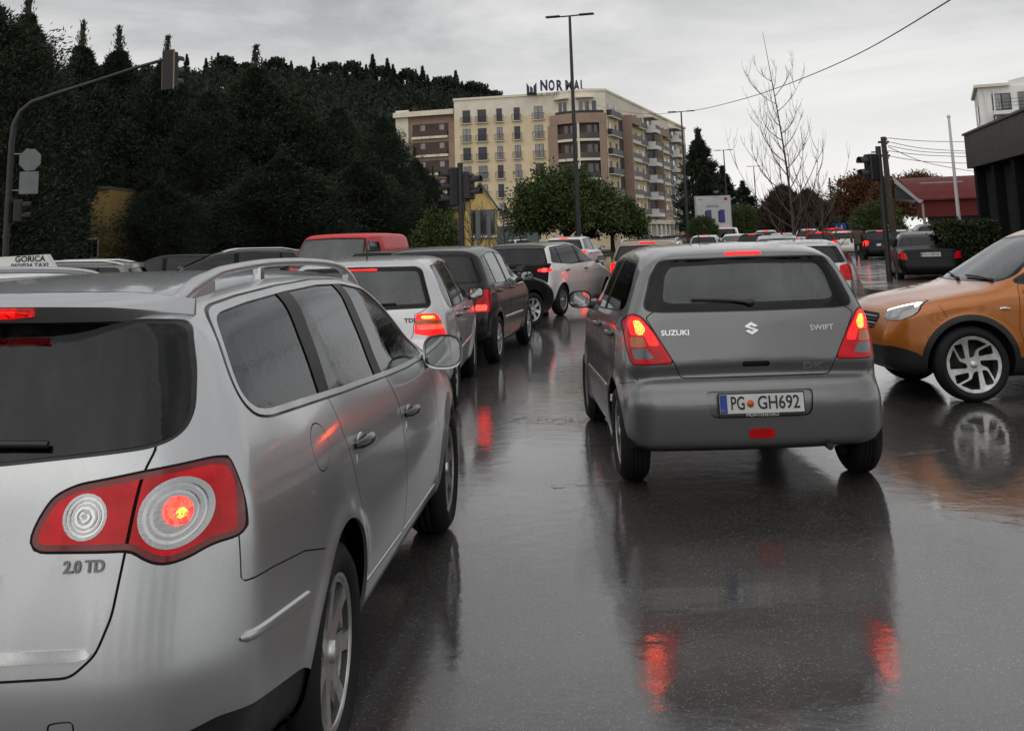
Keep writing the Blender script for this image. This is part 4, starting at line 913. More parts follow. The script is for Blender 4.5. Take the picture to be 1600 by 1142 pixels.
# ---------------------------------------------------------------- more cars
def pane_set(c, DLO, pillars, m, gasket=.012, trim=None):
    pc = c.take(DLO, 'side', None, gasket+(trim[0] if trim else 0))
    if trim: pc, t = cut(pc, c.dist(pc, DLO, 'side')-gasket); c.emit('window_surround', t, trim[1], .003, .006, True)
    pc, e = cut(pc, c.dist(pc, DLO, 'side')); c.emit('window_seal', e, M_BLK, -.002, 0, True)
    for x, w in pillars:
        p, pc = cut(pc, c.dist(pc, np.array([(x-w/2, .4), (x+w/2, .4), (x+w/2, 2.4), (x-w/2, 2.4)]), 'side')); c.emit('pillar_trim', p, M_GLOSSBLK, 0, .004, True)
    for x, w in pillars:
        p, pc = cut(pc, c.dist(pc, np.array([(-4, .4), (x, .4), (x, 2.4), (-4, 2.4)]), 'side')); c.emit('side_window', p, m, -.003, 0, True)
    c.emit('side_window', pc, m, -.003, 0, True)
def screen(c, O, coord, m, gate, border=0.):
    pc = c.take(O, coord, gate, .009); pc, e = cut(pc, c.dist(pc, O, coord, gate)); c.emit('window_seal', e, M_BLK, -.003, 0, False); nm = 'rear_screen' if coord == 'rear' else 'windscreen'
    if border: pc, e = cut(pc, c.dist(pc, O, coord, gate)+border); c.emit('screen_border', e, M_FRIT, -.002, 0, False)
    c.emit(nm, pc, m, -.002, 0, False)

def golf():
    pm = paint('pale_silver_lacquer', (.62, .625, .63), .7, .35, amt=.25); c = Car('hatchback_car', 'silver hatchback with lit brake lamps ahead of the silver wagon', 'car', body_golf(), (-1.465, 10.72, -.027), pm, .022)
    xs = (0, 2.511); c.arches(.35, xs); pane_set(c, fil([(-.28, 1.335), (.6, 1.375), (1.2, 1.34), (1.5, 1.26), (1.85, 1.05), (2.02, .965), (1.9, .95), (.9, .95), (-.30, .96), (-.38, 1.0), (-.40, 1.08)], .04), [(-.02, .07), (.86, .12)], GL_SIDE)
    gt = -.45; TL = fil([(.523, .755), (.536, .912), (.562, .931), (.715, .927), (.752, .884), (.812, .715), (.80, .705)], .014); lens = c.take(TL, 'rear', gt)
    for nm, q, m, off in (('brake_bulb', [(.59, .912), (.70, .908), (.715, .882), (.585, .882)], M_HOT, .003), ('turn_lamp', [(.50, .872), (.80, .872), (.80, .835), (.50, .835)], M_AMBER, .002), ('brake_lamp', [(.55, .83), (.78, .83), (.78, .79), (.55, .79)], M_BULB, .003)): _, lens = sub(c, lens, fil(q, .006), 'rear', gt, m, nm, off)
    c.emit('tail_lamp', lens, M_REDLIT, .002, .008, True, seam=False)
    screen(c, fil([(-.1, 1.348), (.52, 1.340), (.572, 1.312), (.668, 1.01), (.645, .985), (-.1, .972)], .03), 'rear', GL_FOG, -.2, .035); screen(c, fil([(-.1, 1.35), (.50, 1.33), (.66, 1.03), (.64, .99), (-.1, .99)], .04), 'front', GL_CAR, 1.4, .02)
    c.patch('third_brake_lamp', fil([(-.1, 1.305), (.165, 1.300), (.165, 1.326), (-.1, 1.332)], .004), 'rear', M_REDLIT, .004, .006, False, -.3) if False else None
    MB().box((-.452, 0, 1.322), (.02, .32, .026), bev=.006).build('third_brake_lamp', M_REDLIT, c.root)
    c.panel('tailgate', fil([(-.1, 1.0), (.66, .99), (.60, .95), (.53, .92), (.515, .75), (.49, .70), (-.1, .70)], .015), 'rear', -.4, .003, False)
    c.panel('rear_door', fil([(-.3, 1.0), (-.2, .9), (.25, .66), (.38, .4), (.40, .28), (.92, .28), (.92, 1.1), (0, 1.1)], .04), 'side'); c.panel('front_door', fil([(.93, .28), (2.0, .28), (2.05, .6), (2.0, .95), (1.9, 1.05), (.93, 1.1)], .04), 'side')
    c.strip('side_moulding', 'side', [(.42, .515), (2.02, .505)], .035, .010, pm); c.finish()
    for x in (.12, 1.1): c.handle(x, .86, pm)
    c.mirror_unit(1.82, .925, .985, (.07, .085, .062), pm); c.text('badge_letters', 'TDI', 'rear', -.485, .872, .05, mat('badge_dark', (.05, .05, .05), .3, .5), .003, .10, .002)
    c.wiper('rear', [(0, 1.0), (-.12, 1.012), (-.25, 1.018), (-.36, 1.02)], .008); p, n = c.surf('top', -.05, 0); MB().tube([(-.05, 0, p[2]), (-.12, 0, p[2]+.20)], [.008, .003], 6).build('roof_aerial', M_BLK, c.root)
    c.plate('rear', 0, .80, None); c.interior(1.15, .25); c.wheels('turbine', .31, .205, .195, .755, xs)
def polo():
    pm = paint('black_lacquer', (.010, .0105, .0115), .1, .3, amt=.06, coat=.45, spec=.2); c = Car('hatchback_car', 'dark hatchback with red lamps ahead of the silver hatchback', 'car', body_polo(), (-1.09, 14.7, -.165), pm, .028)
    xs = (0, 2.46); c.arches(.345, xs); pane_set(c, fil([(-.18, 1.345), (.3, 1.395), (.85, 1.40), (1.25, 1.35), (1.7, 1.13), (1.97, 1.01), (1.9, .985), (.9, .99), (-.2, 1.02), (-.27, 1.08)], .04), [(.02, .06), (.80, .11)], GL_CAR)
    gt = -.33; TL = fil([(.594, .670), (.645, .804), (.657, .927), (.743, .950), (.79, .93), (.80, .80), (.795, .668)], .02); lens = c.take(TL, 'rear', gt)
    _, lens = sub(c, lens, fil([(.64, .76), (.76, .76), (.76, .69), (.62, .69)], .01), 'rear', gt, M_BULB, 'brake_bulb', .003); c.emit('tail_lamp', lens, M_RED, .002, .008, True, seam=False)
    screen(c, fil([(-.1, 1.405), (.50, 1.388), (.545, 1.36), (.70, 1.05), (.68, 1.025), (-.1, 1.015)], .03), 'rear', GL_DARK, -.15, .03); screen(c, fil([(-.1, 1.39), (.50, 1.37), (.62, 1.06), (.60, 1.03), (-.1, 1.03)], .04), 'front', GL_CAR, 1.35, .02)
    c.patch('bumper_insert', fil([(-.1, .42), (.74, .42), (.76, .50), (-.1, .50)], .02), 'rear', M_BLK, .003, .01, False, -.2)
    c.panel('tailgate', fil([(-.1, 1.03), (.66, 1.03), (.63, .80), (.56, .68), (-.1, .67)], .02), 'rear', -.3, .003, False); c.panel('rear_door', fil([(-.2, 1.03), (-.1, .9), (.28, .66), (.40, .4), (.42, .28), (.86, .28), (.86, 1.1)], .04), 'side'); c.panel('front_door', fil([(.87, .28), (1.95, .28), (2.0, .6), (1.95, .98), (1.85, 1.08), (.87, 1.1)], .04), 'side')
    c.strip('side_moulding', 'side', [(.44, .54), (1.96, .525)], .035, .012, M_SATIN); c.finish()
    for x in (.1, 1.05): c.handle(x, .9, pm)
    c.mirror_unit(1.78, .93, 1.03, (.07, .10, .065), M_BLK); c.plate('rear', 0, .57, None); c.interior(1.12, .25); c.wheels('cap', .30, .20, .185, .745, xs)
def opel():
    pm = paint('orange_lacquer', (.46, .135, .009), .30, .30, amt=.08); c = Car('compact_suv', 'orange compact crossover entering from the right picture edge', 'car', body_opel(), (6.69, 11.0, math.pi/2), pm, .020)
    xs = (0, 2.604); M_CLAD = mat('cladding', (.016, .016, .017), .5, rv=.1)
    c.arches(.385, xs, (.052, M_CLAD))
    pane_set(c, fil([(-.2, 1.42), (.6, 1.48), (1.1, 1.45), (1.5, 1.35), (1.95, 1.14), (2.13, 1.05), (2.1, 1.035), (1.9, 1.03), (.7, 1.05), (-.3, 1.1)], .03), [(1.62, .05), (.72, .12)], GL_SIDE)
    screen(c, fil([(-.1, 1.46), (.55, 1.42), (.72, 1.10), (.70, 1.05), (-.1, 1.045)], .05), 'front', GL_FOG, 1.45, .025); screen(c, fil([(-.1, 1.42), (.5, 1.4), (.64, 1.1), (-.1, 1.08)], .03), 'rear', GL_DARK, -.2, .03)
    # head lamp
    gh = 2.82; HL = fil([(.50, .815), (.60, .858), (.70, .895), (.735, .898), (.775, .860), (.80, .815), (.79, .765), (.745, .728), (.60, .724), (.51, .750)], .02); pc = c.take(HL, 'front', gh, .006); lens, e = cut(pc, c.dist(pc, HL, 'front', gh)); c.emit('head_lamp_seal', e, M_SEAM, -.004, 0, True)
    for nm, q, m, off in (('day_lamp', [(.515, .812), (.60, .845), (.70, .880), (.742, .884), (.778, .845), (.76, .840), (.73, .866), (.70, .862), (.60, .827), (.52, .797)], M_WHITELIT, .003), ('projector', [(.535, .785), (.59, .80), (.595, .745), (.535, .748)], M_CLEAR, .003), ('projector', [(.62, .81), (.71, .83), (.715, .755), (.62, .745)], M_CLEAR, .003)): 
        i_, lens = cut(lens, c.dist(lens, fil(q, .006), 'front', gh)); c.emit(nm, i_, m, off, .004, 'L'); c.emit(nm, i_, M_CLEAR, off, .004, 'R')
    c.emit('head_lamp', lens, mat('lamp_housing', (.30, .30, .29), .15, .5, coat=.6), .002, .006, True, seam=False)
    # grille with slats, bonnet gap, door, cladding
    GRL = fil([(-.1, .775), (.40, .775), (.44, .74), (.36, .63), (-.1, .62)], .03); pc = c.take(GRL, 'front', 2.9); c.emit('grille', pc, M_BLK, -.02, -.02, False)
    for z in (.65, .68, .71, .74): 
        pts = [Vector(c.surf('front', y, z)[0])+Vector((.002, 0, 0)) for y in np.linspace(-.38, .38, 9)]; MB().tube(pts, .008, 6).build('grille_slat', M_SATIN if z in (.68, .74) else M_BLK, c.root)
    c.patch('bumper_cladding', fil([(-.1, .50), (.30, .49), (.70, .50), (.76, .47), (.80, .36), (.80, .2), (-.1, .2)], .03), 'front', M_CLAD, .006, .012, False, 2.85)
    c.panel('front_door', fil([(1.05, .45), (2.10, .42), (2.165, .62), (2.125, 1.0), (2.05, 1.09), (1.05, 1.2)], .04), 'side'); c.panel('rear_door', fil([(1.04, .45), (.42, .45), (.35, .6), (-.05, .95), (-.05, 1.2), (1.04, 1.2)], .04), 'side')
    c.patch('sill_cladding', fil([(.40, .40), (2.2, .38), (2.2, .2), (.40, .2)], .02), 'side', M_CLAD, .008, .012)
    c.line('side', [(2.86, .86), (2.80, .74)], .0022); c.line('top', [(2.95, .72), (2.6, .70), (2.36, .66)], .003)
    c.finish(); o = MB().ellip((0, 0, 0), (.055, .012, .018)).build('side_marker', M_CHROME, c.root); p, n = c.surf('side', 2.28, .815); o.location = p; o2 = MB().box((.01, .012, .0), (.05, .006, .012)).build('marker_lens', M_AMBER, o)
    c.wiper('front', [(.60, 1.05), (.35, 1.07), (.10, 1.075)], .009); c.wiper('front', [(.05, 1.045), (-.2, 1.07), (-.45, 1.08)], .009); c.mirror_unit(1.92, .98, 1.12, (.08, .11, .075), pm, (1,))
    c.handle(1.2, .93, pm); c.handle(.3, .95, pm); c.interior(1.3, .35); c.wheels('opel', .335, .25, .205, .775, xs, 0., 0.)

def std_car(name, label, kind, pose, pm, res=.045, dims=None, lit=True, group=None, plate=None, rails=False, wheel='five', glassm=None, tail=None, gatem=None, full=True, lamp=M_SMOKE, aerial=True, roofm=None, wsm=None):
    b = body_generic(kind, **(dims or {})); c = Car(name, label, 'van' if kind == 'van' else 'car', b, pose, pm, res, group); H, zb, xr, xf, wb = b.H, b.zbelt, b.xr, b.xf, b.wb; hw = b.wmax; g = glassm or GL_DARK; xs = (0, wb); c.arches(.35, xs)
    wt, wbx = (xf-1.3, xf-.72) if kind == 'van' else (xf-1.95*(xf-xr)/4.2, xf-1.12*(xf-xr)/4.2)
    if kind == 'van': D = fil([(wt-.75, zb+.04), (wt-.72, H-.22), (wt-.05, H-.20), (wbx-.14, zb+.05)], .05); pl = []
    elif kind == 'sedan': D = fil([(xr+.75, zb+.06), (xr+1.12, H-.12), (wb*.45, H-.065), (wt-.1, H-.11), (wbx-.12, zb+.05), (wb*.3, zb+.02)], .06); pl = [(wb*.12, .05), (wb*.43, .11)]
    else: D = fil([(xr+.36, zb+.08), (xr+.52, H-.12), (wb*.3, H-.075), (wt-.1, H-.11), (wbx-.12, zb+.05), (wb*.2, zb+.02)], .06); pl = [(wb*.03, .06), (wb*.42, .11)]
    pane_set(c, D, pl, g)
    yt, yb = (hw-.30, hw-.19) if kind != 'van' else (hw-.22, hw-.14)
    screen(c, fil([(-.1, H-.11), (yt, H-.13), (yb, zb+.09), (yb-.02, zb+.05), (-.1, zb+.045)], .05), 'front', wsm or (GL_CAR if glassm is None else g), wb*.5, .02)
    if kind == 'sedan': screen(c, fil([(-.1, H-.10), (yt, H-.12), (yb-.02, zb+.11), (-.1, zb+.09)], .04), 'rear', g, wb*.3, .02)
    elif kind != 'van' or full: screen(c, fil([(-.1, H-.125), (yt+.02, H-.135), (yb+.03, zb+.07), (yb+.01, zb+.045), (-.1, zb+.04)], .04), 'rear', g, 0., .02)
    T = tail or ([(hw-.32, zb-.06), (hw-.30, zb-.005), (hw-.10, zb+.005), (hw-.055, zb-.06), (hw-.06, zb-.26), (hw-.26, zb-.26)])
    lens = c.take(fil(T, .02), 'rear', xr+.42)
    if lit: cy = np.mean([p[0] for p in T]); cz = np.mean([p[1] for p in T]); _, lens = sub(c, lens, ell(cy, cz, .055, .05), 'rear', xr+.42, M_BULB, 'brake_bulb', .003)
    c.emit('tail_lamp', lens, M_REDLIT if lit else M_RED, .002, .006, True, seam=False)
    HLz = zb*.72; c.patch('head_lamp', fil([(hw-.36, HLz-.05), (hw-.34, HLz+.05), (hw-.14, HLz+.11), (hw-.08, HLz+.08), (hw-.09, HLz-.04), (hw-.2, HLz-.07)], .02), 'front', lamp, .003, .006, True, xf-.6)
    c.patch('grille', fil([(-.1, HLz+.04), (hw-.42, HLz+.04), (hw-.46, HLz-.07), (-.1, HLz-.07)], .02), 'front', M_BLK, -.012, -.012, False, xf-.5); c.patch('lower_grille', fil([(-.1, .36), (hw-.30, .36), (hw-.34, .26), (-.1, .26)], .02), 'front', M_BLK, -.012, -.012, False, xf-.5)
    if roofm: c.patch('roof_panel', fil([(xr+.1, -.1), (xr+.1, hw-.26), (wt-.05, hw-.26), (wt-.05, -.1)], .05), 'top', roofm, .001, .004, False, H-.14)
    if gatem: c.patch('tailgate', fil([(-.1, zb+.06), (hw-.10, zb+.06), (hw-.12, .66), (-.1, .62)], .03), 'rear', gatem, .001, .004, False, xr+.4)
    elif kind != 'van': c.panel('tailgate', fil([(-.1, zb+.03), (hw-.30, zb+.03), (hw-.33, .70), (-.1, .68)], .03), 'rear', xr+.4, .003, False)
    if kind != 'van': c.panel('rear_door', fil([(.28, .30), (wb*.43, .30), (wb*.43, zb+.08), (-.1, zb+.1), (-.05, zb-.2), (.3, .6)], .05), 'side'); c.panel('front_door', fil([(wb*.44, .30), (wb-.42, .30), (wb-.40, zb), (wb-.55, zb+.1), (wb*.44, zb+.1)], .05), 'side')
    else: c.panel('front_door', fil([(wt-.82, .34), (wb-.42, .34), (wbx-.08, zb), (wt-.82, zb+.1)], .05), 'side'); c.line('side', [(wt-.9, H-.2), (wt-.9, .4)], .003)
    c.finish()
    if kind != 'van':
        for x in (wb*.10, wb*.50): c.handle(x, zb-.1, pm)
    c.mirror_unit(wbx-.22, hw+.08, zb+.07, (.07, .10, .07), pm if kind != 'van' else M_BLK)
    if plate: c.plate('rear', 0, (.56 if kind == 'wagon' else .80) if kind != 'sedan' else .80, plate)
    else: c.plate('rear', 0, .78, None); c.plate('front', 0, .40, None)
    if not gatem and lit and kind != 'sedan': p, n = c.surf('rear', 0, H-.065); MB().box((p[0]+.01, 0, p[2]), (.03, .34, .03), bev=.008).build('third_brake_lamp', M_REDLIT, c.root)
    if rails:
        for sg in (1, -1):
            pts = [Vector(c.surf('top', x, (hw-.30)*sg)[0])+Vector((0, 0, .05*min(1, 5*min(t, 1-t)))) for t, x in [(k/14, xr+.45+(wt-xr-.7)*k/14) for k in range(15)]]; MB().tube(pts, .02, 8).build('roof_rail', M_SATIN, c.root)
    c.wheels(wheel, .31, .205, .195, hw-.11, xs); return c
def copy_tree(o, parent=None):
    q = o.copy(); COL.objects.link(q); q.parent = parent
    for ch in o.children: copy_tree(ch, q)
    return q
def pose_from(px, py, a, lx, ly):
    """car pose whose ground point (lx, ly) stands where the picture shows it"""
    p = gnd(px, py); return (p[0]+math.sin(a)*lx+math.cos(a)*ly, p[1]-math.cos(a)*lx+math.sin(a)*ly, a)
golf(); polo(); opel()
PM_BLK = paint('deep_black_lacquer', (.006, .006, .007), .0, .3, amt=.03, coat=.15, spec=.15); PM_WHITE = paint('white_lacquer', (.78, .78, .77), .0, .35, amt=.22); PM_BEIGE = paint('champagne_lacquer', (.34, .25, .17), .5, .34, amt=.2); PM_RED = paint('red_lacquer', (.62, .008, .013), .0, .45, amt=.03, coat=.25, spec=.25); PM_SIL = paint('plain_silver_lacquer', (.54, .55, .56), .7, .36, amt=.25); PM_DGREY = paint('dark_grey_lacquer', (.05, .052, .055), .4, .34, amt=.2); PM_GREYB = paint('warm_grey_lacquer', (.17, .16, .145), .4, .38, amt=.25)
std_car('hatchback_car', 'black car nosing right between the dark hatchback and white hatchback', 'hatch', pose_from(836, 511, -.72, 2.6, -.87), PM_BLK, .04, dict(wb=2.6, L=4.3, ro=.8, H=1.46), False, wheel='seven')
std_car('hatchback_car', 'white hatchback with black tailgate and lit lamps, turning right', 'hatch', pose_from(881, 492, -.42, 0, -.86), PM_WHITE, .036, dict(wb=2.70, L=4.2, ro=.73, H=1.49, hw=.89), True, gatem=M_GLOSSBLK, roofm=mat('dark_roof', (.03, .03, .032), .3, coat=.5), wheel='turbine', tail=[(.56, .90), (.56, .945), (.70, .965), (.82, .955), (.82, .895), (.72, .885)])
std_car('station_wagon', 'champagne estate car with roof rails left of the grey hatchback', 'wagon', (2.95, 24.6, -.20), PM_BEIGE, .042, dict(wb=2.65, L=4.5, ro=.95, H=1.47, hw=.89), True, plate=('PG', 'JR43'), rails=True)
std_car('family_van', 'white small van beyond the champagne estate car', 'suv', (xat(884, 41), 41, -.26), PM_WHITE, .05, dict(H=1.60, L=4.3, hw=.88), True)
std_car('panel_van', 'red panel van facing the camera behind the silver wagon', 'van', (xat(492, 22.5)+.62, 26.3, 2.97), PM_RED, .045, dict(H=1.81, L=4.7, wb=3.05, ro=.85, hw=.92), False, wsm=GL_FOG)
std_car('station_wagon', 'dark estate car with silver roof rails, left of the red van', 'wagon', (xat(425, 26), 27, 1.9), PM_DGREY, .05, dict(H=1.52, L=4.5, wb=2.65), False, rails=True)
std_car('hatchback_car', 'dark hatchback left of the estate car with roof rails', 'hatch', (xat(330, 29), 29, 1.75), PM_BLK, .045, dict(H=1.44), False)
std_car('hatchback_car', 'warm grey car whose roof shows behind the wagon roof', 'hatch', (xat(160, 17.5), 18, 1.7), PM_GREYB, .045, dict(H=1.42), False, rails=True)
std_car('hatchback_car', 'silver hatchback seen past the right side of the grey hatchback', 'hatch', (5.28, 20.6, -.16), PM_SIL, .038, dict(H=1.40, hw=.88), False, tail=[(.60, .66), (.60, .92), (.72, .95), (.80, .93), (.82, .80), (.81, .66)])
std_car('sedan_car', 'silver sedan facing the camera behind the silver hatchback', 'sedan', (8.6, 36.6, 2.93), PM_SIL, .05, dict(H=1.44, L=4.4), False, lamp=M_CLEAR)
std_car('sedan_car', 'parked black sedan with plate beside the right signal post', 'sedan', (11.55, 31.2, -.25), PM_BLK, .04, dict(H=1.44, L=4.55, wb=2.7, ro=1.0, hw=.88), False, plate=('PG', 'LB526'), tail=[(.60, .68), (.62, .80), (.66, .88), (.80, .90), (.83, .84), (.83, .70)])
# taxi with roof sign, only its roof shows
tx = std_car('taxi_car', 'white taxi with roof sign behind the silver wagon roof', 'hatch', (xat(-12, 12.2), 12.6, .15), PM_WHITE, .055, dict(H=1.40), False); e = empty('roof_sign', (.55, 0, 1.385), 0, tx.root)
MB().prism([(-.40, 0), (.40, 0), (.36, .15), (-.30, .17)], -.09, .09, 'x').build('sign_body', P_WHITE if 'P_WHITE' in globals() else M_PLATE, e); Mx = lambda z, x=-.096: Matrix.Translation((x, -.12, z)) @ Matrix(((0, 0, -1, 0), (-1, 0, 0, 0), (0, 1, 0, 0), (0, 0, 0, 1)))
text_obj('sign_letters', 'GORICA', .095, M_INK, e, Mx(.12), .001, width=.34, bold=.002); text_obj('sign_letters', '060/034 TAXI', .07, M_INK, e, Mx(.045), .001, width=.42, bold=.001)
# queue and parked cars down the far road (simple enough for their size, still real cars)
DIR = .28
proto = {}
def far_car(kind, pm, x, y, a, lit, label, group):
    k = (kind, pm.name, lit)
    if k not in proto:
        proto[k] = c = std_car('far_car', label, kind, (x, y, a), pm, .10, dict(H=dict(hatch=1.47, suv=1.66, sedan=1.44, wagon=1.5, van=1.95)[kind]), lit, group, lamp=M_WHITELIT if (abs(a) > 2 and lit) else M_CLEAR); return c.root
    r = copy_tree(proto[k].root); r.location = (x, y, 0); r.rotation_euler = (0, 0, a+math.pi/2); r['label'] = label; return r
rg = random.Random(12); cols = [('white', PM_WHITE), ('silver', PM_SIL), ('black', PM_BLK), ('red', PM_RED), ('dark grey', PM_DGREY)]
q = [(1100, 62, 'white', 'hatch'), (1150, 66, 'white', 'hatch'), (1175, 60, 'black', 'hatch'), (1197, 72, 'white', 'suv'), (1222, 62, 'silver', 'hatch'), (1238, 82, 'white', 'hatch'), (1262, 70, 'white', 'suv'), (1280, 58, 'red', 'hatch'), (1301, 74, 'red', 'suv'), (1316, 62, 'white', 'hatch'), (1258, 100, 'red', 'hatch'), (1283, 110, 'silver', 'suv'), (1215, 105, 'white', 'suv'), (1330, 104, 'red', 'hatch'), (1344, 88, 'white', 'sedan'), (1362, 96, 'white', 'hatch'), (1135, 84, 'white', 'van'), (1186, 96, 'black', 'hatch'), (1207, 122, 'white', 'hatch'), (1246, 128, 'red', 'hatch'), (1272, 132, 'white', 'hatch'), (1311, 118, 'red', 'hatch'), (1337, 132, 'white', 'hatch')]
nth = ['a', 'b', 'c', 'd', 'e']
LABQ = ['left of the billboard foot', 'right of the billboard foot', 'below the bare thicket', 'left of the bare trunk', 'just behind the bare trunk', 'beyond the bare trunk', 'right of the bare trunk', 'with brake lamps below the blue signs', 'under the blue direction sign', 'right of the blue direction sign', 'far off beyond the bare trees', 'tiny in the far queue', 'tiny left of the bare trunk', 'tiny under the rust brown tree', 'crossing behind the walking person', 'under the rust brown trees', 'tall above the far queue', 'tiny left of the tall bare tree', 'smallest left of the bare trunk', 'smallest just right of the bare trunk', 'smallest left of the blue signs', 'smallest below the blue direction sign', 'smallest left of the walking person']
for i, (px, Y, cn, kd) in enumerate(q):
    a = -DIR if i not in (14, 1, 5) else (-1.4 if i == 14 else math.pi-DIR); far_car(kd, dict(cols)[cn], xat(px, Y), Y, a, i not in (14,), '%s car in the far traffic, %s' % (cn, LABQ[i]), 'cars in the far traffic')
for px, Y, cn, kd, lab in ((1374, 52, 'black', 'hatch', 'dark car parked ahead of the black sedan'), (1462, 41, 'dark grey', 'suv', 'dark grey car behind the parked black sedan'), (1405, 56, 'silver', 'hatch', 'silver car roof behind the right signal post'), (1440, 54, 'silver', 'hatch', 'silver car roof beyond the parked black sedan'), (1478, 50, 'dark grey', 'suv', 'dark grey car roof left of the hedge')): far_car(kd, dict(cols)[cn], xat(px, Y), Y, -.25, cn == 'black', lab, 'cars parked along the right side')
for px, Y, cn, lab in ((803, 120, 'white', 'white car parked at the foot of the flats'), (1012, 128, 'dark grey', 'dark car parked left under the arcade'), (1029, 132, 'white', 'white car parked under the arcade'), (1046, 137, 'dark grey', 'dark car parked at the middle of the arcade'), (1060, 142, 'red', 'red car parked near the arcade end'), (1074, 146, 'white', 'white car parked at the arcade end')): far_car('hatch', dict(cols)[cn], xat(px, Y), Y, -.9, False, lab, 'cars parked below the flats')
# ---------------------------------------------------------------- vegetation
def foliage(name, lo, hi, tr=.25):
    if name in MATS: return MATS[name]
    t = NT(name); co = t.coord(); oi = t.new('ObjectInfo').outputs['Random']
    f = t.noise(1.1, 4, .6, co); f2 = t.noise(9., 2, .6, co)
    c = t.mix(t.rng(f, .3, .7, 0, 1), lo, hi); c = t.mix(t.rng(f2, .35, .7, 0, .55), c, tuple(v*.62 for v in lo)); c = t.mix(t.rng(oi, 0, 1, 0, .35), c, tuple((a+b)*.5*k for a, b, k in zip(lo, hi, (1.25, .95, .8))))
    t.link(c, t.b.inputs['Base Color']); t.set(Roughness=.72); t.b.inputs['Specular IOR Level'].default_value = .25
    MATS[name] = t.m; return t.m
F_CON = foliage('conifer_needles', (.022, .034, .021), (.044, .064, .037)); F_HILL = foliage('hill_wood', (.014, .022, .015), (.036, .048, .030)); F_GREEN = foliage('evergreen_leaves', (.036, .062, .018), (.095, .135, .045))
F_BROWN = foliage('rust_leaves', (.075, .035, .016), (.17, .085, .040)); F_HEDGE = foliage('hedge_leaves', (.02, .034, .012), (.06, .075, .028)); F_TWIG = foliage('bare_twigs', (.05, .033, .025), (.10, .07, .055))
M_BARK = mat('bark', (.055, .042, .034), .9, var=.4, vs=9, bump=.6, bs=14, bd=.03); M_GREYBARK = mat('grey_bark', (.075, .062, .052), .9, var=.35, vs=14, bump=.5, bs=20, bd=.02)

def sprays(P, D, L, Wd, rng):
    """leaf sprays: bent diamonds at P along D"""
    n = len(P); D = D/np.maximum(np.linalg.norm(D, axis=1), 1e-6)[:, None]; S = np.cross(D, rng.normal(size=(n, 3))); S /= np.maximum(np.linalg.norm(S, axis=1), 1e-6)[:, None]
    U = np.cross(S, D); L = np.broadcast_to(L, n)[:, None]; Wd = np.broadcast_to(Wd, n)[:, None]
    V = np.stack([P, P+D*L*.45+S*Wd+U*L*.12, P+D*L, P+D*L*.45-S*Wd+U*L*.12], 1).reshape(-1, 3)
    i = np.arange(n)*4; T = np.vstack([np.stack([i, i+1, i+2], 1), np.stack([i, i+2, i+3], 1)]); return V, T
def raw_mesh(name, V, T): return tri_mesh(name, [V, None, T], False)
def conifer_mesh(seed, h, r, nb=300, ns=46, spike=1., prof=None, size=.30, low=.02):
    g = np.random.default_rng(seed); P, D = [], []
    zt = g.uniform(low, 1, nb)**.85; az = g.uniform(0, 2*np.pi, nb)
    lump = lambda a, z: 1+.20*np.sin(3*a+seed+z*9)+.14*np.sin(5*a-2*seed+z*17)
    pr = np.interp(zt, [0, .06, .25, .5, .75, .92, 1], prof or [.55, .85, 1., .86, .55, .22, .03])
    ln = r*pr*lump(az, zt)*g.uniform(.72, 1.1, nb)+.1
    for i in range(nb):
        d = np.array([math.cos(az[i]), math.sin(az[i]), 0]); el = g.uniform(.25, .8)*(.6+zt[i]*(1-zt[i])*2)*spike
        t = g.uniform(.25, 1, ns)**.6; cl = .10+.16*ln[i]
        p = np.array([0, 0, zt[i]*h])+d*(ln[i]*t)[:, None]+np.array([0, 0, 1])*(ln[i]*t**1.6*el*.55)[:, None]+g.normal(0, cl*.42, (ns, 3))
        P.append(p); D.append(d*.7+np.array([0, 0, .55*spike])+g.normal(0, .42, (ns, 3)))
    # leader tips
    m = 900; zz = (.80+.32*g.uniform(0, 1, m)**1.15)*h; P.append(np.stack([g.normal(0, .085, m)*(1.16*h-zz), g.normal(0, .085, m)*(1.16*h-zz), zz], 1)); D.append(np.stack([g.normal(0, .4, m), g.normal(0, .4, m), np.ones(m)], 1))
    P, D = np.vstack(P), np.vstack(D); V, T = sprays(P, D, g.uniform(.7, 1.4, len(P))*size, g.uniform(.5, 1., len(P))*size*.17, g); return raw_mesh('crown', V, T)
def round_mesh(seed, rad, n_cl=150, ns=110, size=.22, squash=.8, hole=.25):
    g = np.random.default_rng(seed); P, D = [], []
    for i in range(n_cl):
        u = g.normal(size=3); u /= np.linalg.norm(u); u[2] = abs(u[2])*1.2-.45
        q = u*rad*g.uniform(.5, 1.0)**.5*(1+.15*math.sin(4*math.atan2(u[1], u[0])+seed)); q[2] *= squash
        cr = rad*g.uniform(.12, .25); p = q+g.normal(0, .55, (ns, 3))*cr*np.array([1, 1, .8]); P.append(p); D.append((p-q)*1.2/cr+u*.8+g.normal(0, .6, (ns, 3)))
    P, D = np.vstack(P), np.vstack(D); V, T = sprays(P, D, g.uniform(.6, 1.3, len(P))*size, g.uniform(.6, 1, len(P))*size*.36, g); return raw_mesh('crown', V, T)
